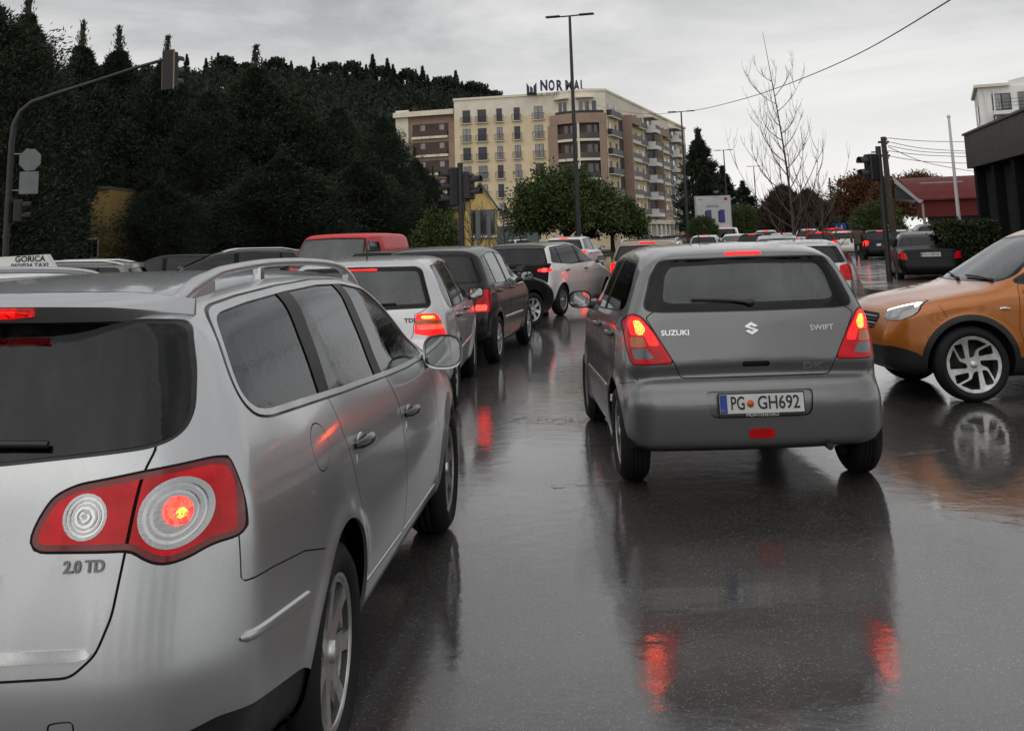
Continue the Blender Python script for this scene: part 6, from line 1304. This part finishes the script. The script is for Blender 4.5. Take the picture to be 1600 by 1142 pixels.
def yellow_block():
    Y = 58.; x0, x1 = xat(90, Y), xat(480, Y); h = zat(150, 262, Y); root = empty('yellow_building', ((x0+x1)/2, Y, 0)); tag(root, 'long yellow building half hidden behind the dark conifers', 'building')
    MB().box((0, 4, h/2), (x1-x0, 8, h)).build('wall', P_YEL, root); MB().prism([(-4.6, h), (4.6, h), (0, h+1.8)], -(x1-x0)/2-.3, (x1-x0)/2+.3, 'x').build('roof', M_TILE, root).location = (0, 4, .002)
    for px in (110, 132, 170, 210, 255, 270, 300, 345, 390, 430, 460):
        for z in (1.0, 4.0):
            xx = xat(px, Y)-(x0+x1)/2
            if z+1.6 > h: continue
            o = MB().box((xx, -.03, z+.75), (1.1, .1, 1.5)).build('window', P_WHITE, root)
            for q in (-.25, .25): MB().box((xx+q, -.09, z+.75), (.42, .03, 1.3)).build('pane', M_PANE, o)
yellow_block()
def yellow_wing():
    Y = 40.; x0, x1 = xat(140, Y), xat(169, Y); h = zat(150, 318, Y); hp = zat(158, 296, Y); root = empty('yellow_annex', ((x0+x1)/2, Y, 0)); tag(root, 'narrow yellow wall of an annex, shading put into its colour, showing between the two leftmost conifers', 'building'); w = (x1-x0)/2
    MB().prism([(-w, 0), (w, 0), (w, hp), (-w*.2, hp), (-w, h)], 0, 5).build('wall', plaster('shaded_yellow_render', (.33, .22, .075), .25), root); o = MB().box((-w*.55, -.04, zat(150, 388, Y)), (.42, .1, .75)).build('window', P_WHITE, root)  # yellow render darkened in its colour to carry the wall's shading
    for q in (-.1, .1): MB().box((-w*.55+q, -.1, zat(150, 388, Y)), (.16, .03, .62)).build('pane', M_PANE, o)
    MB().box((w*.4, 2.5, hp+.05), (w*1.3, 5.2, .1)).build('roof', M_TILE, root)
yellow_wing()
def red_roof():
    Y = 58.; root = empty('red_roofed_hall', (xat(1480, Y), Y, 0), -.34); tag(root, 'low hall with curved red metal roof behind the flagpole', 'building'); ox = xat(1480, Y); x = lambda px: xat(px, Y)-ox; z = lambda px, py: zat(px, py, Y)
    xl, xr_ = x(1440), x(1545); z0, z1, z2, z3 = 0, z(1490, 338), z(1490, 311), z(1480, 274)
    MB().box(((x(1456)+xr_)/2, 3, z1/2), (xr_-x(1456), 5, z1)).build('wall', mat('grey_wall', (.17, .18, .19), .8, var=.1), root)
    MB().box(((xl+xr_)/2, 2.5, (z1+z2)/2), (xr_-xl, 7.2, z2-z1)).build('fascia', M_ROOFRED, root)
    # curved roof in separate sheets
    n = 7; prof = [(-1.3+0*t, 0) for t in range(1)]; pr = []
    for k in range(n+1):
        t = k/n; pr.append((-1.3+4.2*t, z2+(z3-z2)*math.sin(t*math.pi/2)**.8))
    for k in range(n):
        (y0, a0), (y1, a1) = pr[k], pr[k+1]; xo = -.9*(a0-z2)/(z3-z2); xo1 = -.9*(a1-z2)/(z3-z2)
        MB().add([(xl+xo, y0-.03, a0+.03), (xr_, y0-.03, a0+.03), (xr_, y1, a1+.05), (xl+xo1, y1, a1+.05), (xl+xo, y0-.03, a0-.06), (xr_, y0-.03, a0-.06), (xr_, y1, a1-.06), (xl+xo1, y1, a1-.06)], [(0, 1, 2, 3), (7, 6, 5, 4), (0, 4, 5, 1), (1, 5, 6, 2), (2, 6, 7, 3), (3, 7, 4, 0)]).build('roof_sheet', M_ROOFRED, root)
    MB().prism([(xl-.02, z2), (xl-.9, z3-.1), (xl-1.1, z3-.6), (xl-1.1, z2+.1)], -.6, 5).build('gable_end', M_BLKPANEL, root)
    MB().prism([(xl-1.15, z3+.05), (xl-.85, z3-.25), (xl+.05, z2+.05), (xl+.3, z2-.05), (xl+.1, z2-.2), (xl-1.05, z3-.35)], -1.35, -1.25).build('bargeboard', mat('pale_trim', (.35, .34, .33), .6), root)
    MB().box((x(1447), -1.1, z2/2), (.12, .12, z2)).build('porch_post', M_CONC, root)
    MB().box((x(1478), -.2, z(1478, 285)), (2.1, .06, .05)).build('snow_guard', mat('pale_trim', (.35, .34, .33), .6), root)
red_roof()
def black_pavilion():
    p0 = np.array([xat(1521, 38.), 38.]); p1 = p0+np.array([-3.15, -16.]); root = empty('black_pavilion', (p0[0], p0[1], 0)); tag(root, 'black glass-fronted pavilion cut by the right picture edge', 'building'); d = p1-p0; L = np.linalg.norm(d); f = Fac(root, (0, 0), tuple(d))
    zt, zb = 4.65, 3.5; inn = -f.n*7
    def ring(name, m, o0, o1, z0, z1, e=0.): q = [(-f.u*e+f.n*o1), (d+f.n*o1), (d+inn), (-f.u*e+inn)]; return MB().prism([tuple(v) for v in q][::-1], z0, z1, 'z').build(name, m, root)
    ring('roof_fascia', M_BLKPANEL, 0, 0., zb, zt, .0); ring('roof_edge', mat('roof_edge', (.05, .05, .05), .4), 0, .06, zt+.001, zt+.07, .06)
    MB().prism([tuple(v) for v in (f.u*.05-f.n*.6, d-f.n*.6, d+inn*.9, f.u*.05+inn*.9)][::-1], 0, zb-.003, 'z').build('core', mat('dark_core', (.03, .028, .026), .5), root)
    for k in range(7): f.part('column', mat('matt_black_column', (.010, .010, .011), .8, spec=.1), .4+k*2.6, 0, .36, zb-.002, .36, -.52)
    for k in range(6): f.part('glass_pane', mat('shop_glass', (.05, .056, .056), .04, spec=.8, coat=.6), 1.7+k*2.6, .25, 2.24, zb-.26, .04, -.50)
    for k in range(12): f.part('glazing_bar', mat('matt_black_column', (.010, .010, .011), .8, spec=.1), .47+k*1.3, .2, .07, zb-.3, .09, -.53)
    f.part('plinth', M_CONC, L*.5, 0, L, .22, .3, -.55)
black_pavilion()
def white_flats():
    Y = 92.; root = empty('white_apartment_house', (xat(1612, Y), Y, 0), -.37); tag(root, 'white apartment house with balconies above the black pavilion', 'building'); ox = xat(1580, Y); x = lambda px: xat(px, Y)-ox; z = lambda px, py: zat(px, py, Y)
    zt = z(1540, 133); MB().box(((x(1524)+x(1700))/2, 6, zt/2), (x(1700)-x(1524), 10, zt)).build('wall', P_WHITE, root)
    MB().box(((x(1521)+x(1570))/2, 6, zt+.12), (x(1572)-x(1519), 10.8, .24)).build('roof_slab', P_PALE, root)
    MB().prism([(x(1570), zt), (x(1700), zt), (x(1700), z(1600, 112)), (x(1606), z(1600, 116)), (x(1572), zt+.5)], 1.2, 10.8).build('roof_gable', P_WHITE, root)
    f = Fac(root, (x(1524), 1.), (x(1700), 1.))
    for i, (py, pb) in enumerate(((170, 170), (203, 203), (236, 236))):
        zz = z(1560, pb); t = x(1558)-x(1524); o = f.part('window', M_RAIL, t, zz, 1.5, 1.45, .08); f.part('pane', M_CURT, t-.36, zz+.08, .6, 1.3, .03, .081, o); f.part('pane', M_PANE, t+.36, zz+.08, .6, 1.3, .03, .081, o)
        f.part('balcony_slab', P_WHITE, x(1600)-x(1524), zz-.45, x(1660)-x(1548), .3, 1.4); b = MB()
        for q in (.35, .65, .95): f.box(b, x(1600)-x(1524), zz-.15+q, x(1660)-x(1552), .03, .03, 1.3)
        for q in range(7): f.box(b, x(1553)-x(1524)+q*.9, zz-.15, .04, 1.0, .04, 1.3)
        b.build('balcony_rail', M_RAIL, root); f.part('window', M_PANE, x(1592)-x(1524), zz, 1.0, 1.5, .08)
    for px in (1534, 1547): MB().tube([(x(px), .9, 2), (x(px), .9, zt-.3)], .07, 8).build('drainpipe', P_WHITE, root)
    for k in range(4): MB().box((x(1523.5), 3+0*k, zt-2.2-2.6*k), (.12, 1.2, 1.4)).build('window', M_PANE, root)
white_flats()
def distant_block():
    Y = 420.; root = empty('distant_block', (xat(1300, Y), Y, 0)); tag(root, 'long pale office block far down the road', 'building'); ox = xat(1300, Y); x = lambda px: xat(px, Y)-ox; z1 = zat(1300, 314, Y); xa, xb = x(1276), x(1334); MB().box(((xa+xb)/2, 6, z1/2), (xb-xa, 12, z1)).build('wall', P_WHITE, root)
    for k in range(5): MB().box(((xa+xb)/2, -.1, z1-1.6-2.6*k), (xb-xa-1, .3, 1.1)).build('window_band', M_PANE, root)
    MB().tube([(x(1306), 3, z1), (x(1306), 3, z1+9)], .3, 6).build('roof_mast', M_RAIL, root)
distant_block()
# ---------------------------------------------------------------- street furniture
M_POLE = mat('dark_pole', (.030, .031, .033), .5, .3, var=.2, vs=5); M_GALV = mat('galvanised', (.17, .18, .19), .5, .6, var=.2, vs=6); M_SIGB = mat('sign_back', (.13, .137, .14), .45, .4, var=.12, vs=4); M_HEAD = mat('signal_housing', (.010, .010, .011), .5); M_WPOLE = mat('white_pole', (.62, .62, .60), .4)
M_OFF = mat('signal_lens_dark', (.02, .02, .02), .15)
def signal_head(parent, M, n=3, s=1., board=False):
    h = MB().box((0, 0, 0), (.30*s, .22*s, .32*s*n), bev=.03).build('signal_head', M_HEAD, parent); h.matrix_local = M
    for k in range(n):
        z = (k-(n-1)/2)*.30*s; V = []; F = []; m = 14                       # visor: open tube sleeve, facing -Y
        for j in range(m+1):
            a = -.35+(math.pi+.7)*j/m
            for y, r in ((-.11*s, .115*s), (-.34*s, .11*s), (-.34*s, .10*s), (-.11*s, .105*s)): V.append((r*math.cos(a), y, z+r*math.sin(a)))
        for j in range(m):
            for q in range(3): F.append((j*4+q, (j+1)*4+q, (j+1)*4+q+1, j*4+q+1))
        MB().add(V, F, True).build('visor', M_HEAD, h); MB().lathe([(0, -.125*s), (.098*s, -.115*s), (.10*s, -.10*s)], 20, 'y').build('lens', M_OFF, h).location = (0, 0, z)
    if board: MB().box((0, .0, 0), (.52*s, .015, .34*s*n), bev=.005).build('backing_board', M_HEAD, h)
    return h
def rotz(a): return Matrix.Rotation(a, 4, 'Z')
# mast arm on the left
def mast():
    Y = 28.; b = np.array([xat(9, Y, 400), Y, 0]); root = empty('signal_mast', tuple(b)); tag(root, 'curved mast arm carrying an overhead signal, far left', 'traffic light')
    P = lambda px, py, y=Y: tuple(at(px, py, y)-b)
    MB().tube([(0, 0, 0)]+[P(11, 350), P(18, 225), P(22, 195), P(32, 175), P(50, 160), P(90, 146), P(150, 127, Y-.2), P(210, 107, Y-.4), P(262, 92, Y-.5)], [.085, .08, .075, .07, .066, .062, .056, .05, .045, .042], 12).build('mast_arm', M_POLE, root); MB().box((0, 0, .02), (.4, .4, .04)).build('base_plate', M_POLE, root); MB().tube([P(10, 372), P(10.4, 366)], .1, 12).build('pole_collar', M_POLE, root)
    c = Vector(P(268, 110, Y-.5)); h = signal_head(root, Matrix.Translation(c) @ rotz(2.6), 3, .98); MB().box((0, .12, 0), (.40, .02, 1.02)).build('backing_board', mat('board_grey', (.02, .02, .022), .7), h)
    for sg in (0, 1): MB().box((.21*(1 if sg else -1), .11, 0), (.02, .03, 1.02)).build('board_edge', mat('board_edge', (.30, .22, .15), .6), h)
    # signs seen from behind
    s = Vector(P(47, 250)); oc = [(.30*math.cos(math.pi/8+k*math.pi/4), .30*math.sin(math.pi/8+k*math.pi/4)) for k in range(8)]
    MB().prism(oc, -.012, .012).build('octagon_sign_back', M_SIGB, root).location = s; s2 = Vector(P(45, 286)); MB().box(s2, (.50, .024, .58), bev=.01).build('panel_sign_back', M_SIGB, root)
    MB().tube([s+Vector((-.10, .05, .30)), s2+Vector((-.07, .05, -.30))], .035, 8).build('sign_post', M_GALV, root)
    for py in (241, 298): MB().tube([P(16, py), tuple(Vector(P(40, py))+Vector((0, .05, 0)))], .022, 8).build('sign_bracket', M_GALV, root)
    signal_head(root, Matrix.Translation(Vector(P(28, 330))) @ rotz(1.9), 2, .9)
mast()
def mid_signal():
    Y = 27.; b = np.array([xat(722, Y, 400), Y, 0]); root = empty('signal_post', tuple(b)); tag(root, 'signal post with paired heads in front of the yellow house', 'traffic light'); H = zat(716, 256, Y)
    MB().tube([(0, 0, 0), (0, 0, H)], [.075, .07], 14).build('post', M_POLE, root); MB().lathe([(0, .03), (.05, .02), (.07, 0)][::-1], 14).build('post_cap', M_POLE, root).location = (0, 0, H); zc = zat(718, 292, Y)
    signal_head(root, Matrix.Translation((.20, .06, zc)) @ rotz(1.15), 2, 1.0); signal_head(root, Matrix.Translation((-.20, .06, zc)) @ rotz(-1.2), 3, 1.0)
    for z in (zc-.35, zc+.35): MB().tube([(-.25, 0, z), (.22, 0, z)], .02, 8).build('head_bracket', M_POLE, root)
mid_signal()
def right_signal():
    p = gnd(1391, 447); root = empty('signal_post', (p[0], p[1], 0)); tag(root, 'signal post with one dark head beside the parked black sedan', 'traffic light'); Y = p[1]; H = zat(1370, 229, Y)
    MB().tube([(0, 0, 0), (0, 0, H)], .075, 14).build('post', M_POLE, root); zc = zat(1358, 262, Y); signal_head(root, Matrix.Translation((-.24, -.02, zc)) @ rotz(-1.25), 2, 1.15)
    for z in (zc-.28, zc+.42): MB().tube([(-.2, 0, z), (0, 0, z)], .02, 8).build('head_bracket', M_POLE, root)
right_signal()
def lamp_post(px, py, pb, Y, label, arm=1.3, r=.10):
    x = xat(pb, Y, 400); root = empty('street_lamp', (x, Y, 0), -.25); tag(root, label, 'street lamp', 'tall twin-arm street lamps'); H = zat(px, py, Y)
    MB().tube([(0, 0, 0), (0, 0, H*.3), (0, 0, H)], [r*1.3, r*1.1, r*.62], 10).build('post', M_POLE, root); MB().tube([(-arm*.55, 0, H), (arm*.55, 0, H+.02)], .035, 8).build('cross_arm', M_POLE, root)
    for s in (-1, 1): MB().box((s*arm*.62, 0, H+.03), (arm*.55, .26, .08), bev=.03).build('lamp_head', M_POLE, root); 
    MB().tube([(0, 0, 0), (0, 0, .5)], r*1.6, 10).build('post_base', M_POLE, root)
lamp_post(882, 26, 905, 50., 'nearest twin-arm street lamp in front of the flats'); lamp_post(1064, 175, 1077, 93., 'second twin-arm street lamp at the right end of the flats'); lamp_post(1134, 235, 1141, 135., 'third twin-arm street lamp above the billboard'); lamp_post(1182, 260, 1187, 176., 'small far street lamp left of the bare tree')
def util_pole():
    Y = 52.; root = empty('utility_pole', (xat(1396, Y), Y, 0)); tag(root, 'wooden utility pole with cables right of the bare tree', 'pole'); H = zat(1387, 214, Y)
    MB().tube([(0, 0, 0), (-.1, 0, H)], [.17, .12], 10).build('post', M_BARK, root); 
    for z in (H-.25, H-.9): MB().box((-.1, 0, z), (.5, .12, .1)).build('cross_arm', M_BARK, root)
    for z in (H-.1, H-.3, H-.75, H-1.0): MB().ellip((.02, -.1, z), (.05, .05, .08), 8, 6).build('insulator', M_GALV, root)
util_pole()
def cable(label, pts, r=.02, group=None):
    P = [at(*p) for p in pts]; Q = []                                    # smooth sagging cable through surveyed points
    for i in range(len(P)-1):
        p0, p1, p2, p3 = P[max(i-1, 0)], P[i], P[i+1], P[min(i+2, len(P)-1)]
        for k in range(8):
            t = k/8; Q.append(.5*(2*p1+(p2-p0)*t+(2*p0-5*p1+4*p2-p3)*t*t+(3*p1-p0-3*p2+p3)*t**3))
    Q.append(P[-1]); o = MB().tube([tuple(q) for q in Q], r, 5, False).build('overhead_cable', M_RAIL); tag(o, label, 'cable', group)
cable('long overhead cable sagging across the sky above the bare tree', [(1530, -35, 22), (1485, 0, 26), (1340, 85, 40), (1230, 132, 52), (1150, 158, 64), (1075, 174, 82), (1000, 178, 110), (940, 167, 138), (900, 154, 164)], .020)
for i, (y0, y1, ym) in enumerate(((216, 222, 221), (222, 238, 233), (228, 240, 238), (236, 246, 243), (244, 256, 253), (230, 272, 255))):
    cable(['topmost', 'second highest', 'third highest', 'fourth highest', 'fifth highest', 'lowest slanting'][i]+' cable running right from the utility pole', [(1388, y0, 52), (1450, ym, 56), (1545, y1, 64)], .016, 'cables from the utility pole')
def flagpole():
    Y = 40.; root = empty('flagpole', (xat(1500, Y), Y, 0)); tag(root, 'bare white flagpole in front of the red roofed hall', 'flagpole'); H = zat(1482, 184, Y)
    MB().tube([(0, 0, 0), (0, 0, H)], [.075, .045], 12).build('pole', M_WPOLE, root); MB().ellip((0, 0, H+.04), (.07, .07, .07), 12, 8).build('finial', M_WPOLE, root)
flagpole()
def billboard():
    Y = 84.; xa, xb = xat(1088, Y), xat(1145, Y); z1, z0 = zat(1115, 306, Y), zat(1115, 358, Y); root = empty('billboard', ((xa+xb)/2, Y, 0)); tag(root, 'white billboard with two purple phones and a red mark', 'billboard'); w = xb-xa; h = z1-z0
    fr = MB().box((0, .12, (z0+z1)/2), (w, .24, h), bev=.04).build('frame', mat('board_frame', (.30, .31, .31), .5), root); pw, ph = w-.18, h-.14; zc = (z0+z1)/2
    ps = MB().box((.02, -.012, zc), (pw, .02, ph)).build('poster', mat('poster', (.46, .47, .47), .35, var=.08, vs=.8), root)
    for x in (-.12, .22): ph_ = MB().box((x*pw*1.15, -.03, zc-.13*ph), (.15*pw, .012, .42*ph)).build('poster_phone', mat('poster_purple', (.055, .045, .20), .35, var=.4, vs=3), ps); MB().box((x*pw*1.15-.09*pw, -.028, zc-.14*ph), (.06*pw, .01, .36*ph)).build('poster_phone_side', mat('poster_dark', (.03, .03, .05), .4), ps)
    MB().box((.38*pw, -.03, zc+.42*ph), (.10*pw, .012, .085*ph)).build('poster_mark', mat('poster_red', (.35, .02, .02), .4), ps)
    for z, ww in ((.22, .36), (.17, .40)): MB().box((-.02*pw, -.026, zc+z*ph), (ww*pw, .008, .022*ph)).build('poster_caption', mat('poster_ink', (.16, .16, .17), .5), ps)
    MB().box((-.36*pw, -.026, zc+.41*ph), (.15*pw, .008, .022*ph)).build('poster_caption', mat('poster_ink', (.16, .16, .17), .5), ps)
    MB().box((0, .12, z0/2), (.5, .3, z0)).build('pillar', M_GALV, root); MB().box((.25, -.3, z1+.28), (.34, .4, .16)).build('poster_lamp', M_SIGB, root); MB().tube([(.25, .1, z1), (.25, -.1, z1+.25)], .03, 6).build('lamp_arm', M_GALV, root)
billboard()
def sign(name, label, px, py, Y, w, h, m, tilt=0., extra=None, cat='sign', group=None):
    x = xat(px, Y, py); z = zat(px, py, Y); r = empty(name, (x, Y, 0)); tag(r, label, cat, group); MB().tube([(0, 0, 0), (0, 0, z+h/2)], .035, 8).build('post', M_GALV, r); MB().box((0, -.06, z), (w, .03, h), bev=.01).build('sign_panel', m, r)
    if extra: extra(r, z)
    return r
BLUE = mat('sign_blue', (.02, .075, .32), .4); SW = mat('sign_white2', (.6, .62, .64), .45)
sign('road_sign', 'blue square sign with white panel above the far queue', 1294, 349, 95, .85, .85, BLUE, extra=lambda r, z: (MB().box((0, -.085, z-.12), (.5, .012, .42)).build('sign_symbol', SW, r), MB().box((0, -.06, z-.68), (.8, .03, .42)).build('sub_panel', BLUE, r)))
sign('direction_sign', 'wide blue direction sign low beside the far queue', 1307, 357, 88, 1.5, .8, BLUE, extra=lambda r, z: [MB().box((.2*k, -.085, z+.05*k), (.10, .012, .3)).build('sign_symbol', SW, r) for k in (-2, 0, 2)])
sign('sign_post', 'grey sign back on a thin post, left of the pair by the yellow house', 747, 352, 34, .15, .86, M_SIGB, group='sign backs by the yellow house'); sign('sign_post', 'grey sign back on a thin post, right of the pair by the yellow house', 764, 352, 34, .13, .84, M_SIGB, group='sign backs by the yellow house')
sign('road_sign', 'small triangular sign back left of the bare tree', 1206, 348, 90, .5, .5, M_SIGB)
for px, py, Y, lab in ((1155, 318, 110, 'short far lamp post right of the billboard'), ):
    r = empty('far_lamp', (xat(px, Y), Y, 0)); tag(r, lab, 'street lamp'); H = zat(px, py, Y); MB().tube([(0, 0, 0), (0, 0, H)], [.07, .05], 8).build('post', M_WPOLE, r); MB().ellip((0, 0, H), (.14, .14, .1), 8, 6).build('lamp_head', M_GALV, r)
# ---------------------------------------------------------------- pedestrian walking away on the right
def person(label, px, py, rz, jacket, trousers, ph=0., tall=1.72):
    p = gnd(px, py); root = empty('person', (p[0], p[1], 0), rz); tag(root, label, 'person')
    def skin(name, J, E, R, m, parent, sub=2):
        me = bpy.data.meshes.new(name); me.from_pydata(J, E, []); o = link(name, me, m, parent); o.modifiers.new('s', 'SKIN'); o.modifiers.new('d', 'SUBSURF').levels = sub; o.modifiers['d'].render_levels = sub
        for v, r in zip(me.skin_vertices[0].data, R): v.radius = r if isinstance(r, tuple) else (r, r)
        me.skin_vertices[0].data[0].use_root = True; dg = bpy.context.evaluated_depsgraph_get(); nm = bpy.data.meshes.new_from_object(o.evaluated_get(dg)); o.modifiers.clear(); o.data = nm; nm.polygons.foreach_set('use_smooth', [True]*len(nm.polygons)); 
        nm.materials.clear(); nm.materials.append(m); return o
    s = tall/1.72
    J = [(0, 0, .95), (0, .0, 1.15), (0, -.01, 1.38), (0, 0, 1.48), (0, .02, 1.60), (.19, 0, 1.40), (.25, .08, 1.14), (.22, .22, .95), (-.19, 0, 1.40), (-.26, -.06, 1.14), (-.25, .02, .90), (.10, 0, .88), (.11, .16, .50), (.11, .02, .09), (.12, .14, .04), (-.10, 0, .88), (-.11, -.10, .50), (-.11, -.30, .12), (-.11, -.20, .04)]
    E = [(0, 1), (1, 2), (2, 3), (3, 4), (2, 5), (5, 6), (6, 7), (2, 8), (8, 9), (9, 10), (0, 11), (11, 12), (12, 13), (13, 14), (0, 15), (15, 16), (16, 17), (17, 18)]
    R = [(.15, .12), (.16, .12), (.17, .11), .06, (.085, .10), .075, .058, .045, .075, .058, .045, .095, .068, .05, .045, .095, .068, .05, .045]
    body = skin('body', [tuple(c*s for c in q) for q in J], E, R, trousers, root)
    JJ = [(0, 0, .80), (0, 0, .98), (0, 0, 1.18), (0, -.01, 1.40), (0, 0, 1.47), (.20, 0, 1.40), (.27, .08, 1.13), (.23, .21, .97), (-.20, 0, 1.40), (-.28, -.06, 1.13), (-.26, .02, .93)]
    skin('jacket', [tuple(c*s for c in q) for q in JJ], [(0, 1), (1, 2), (2, 3), (3, 4), (3, 5), (5, 6), (6, 7), (3, 8), (8, 9), (9, 10)], [(.20, .16), (.19, .155), (.19, .145), (.19, .13), .08, .09, .075, .06, .09, .075, .06], jacket, root)
    MB().ellip((0, -.005, 1.635*s), (.092, .112, .10), 14, 10).build('hair', mat('dark_hair', (.02, .016, .013), .7), root)
    for x, y in ((.11, .10), (-.11, -.22)): MB().ellip((x, y, .05), (.05, .13, .05), 10, 6).build('shoe', M_BLK, root)
    MB().box((.30, .18, .78), (.08, .26, .30), bev=.03).build('bag', M_BLK, root); return root
JK = mat('brown_jacket', (.085, .062, .045), .85, var=.2, vs=8); TR = mat('dark_trousers', (.015, .015, .018), .9)
person('pedestrian in brown jacket walking away along the right pavement', 1343, 411, -.28, JK, TR)
person('pedestrian in black coat beside the one in brown jacket', 1351, 408, -.28, mat('black_coat', (.02, .02, .022), .8), TR, tall=1.66)
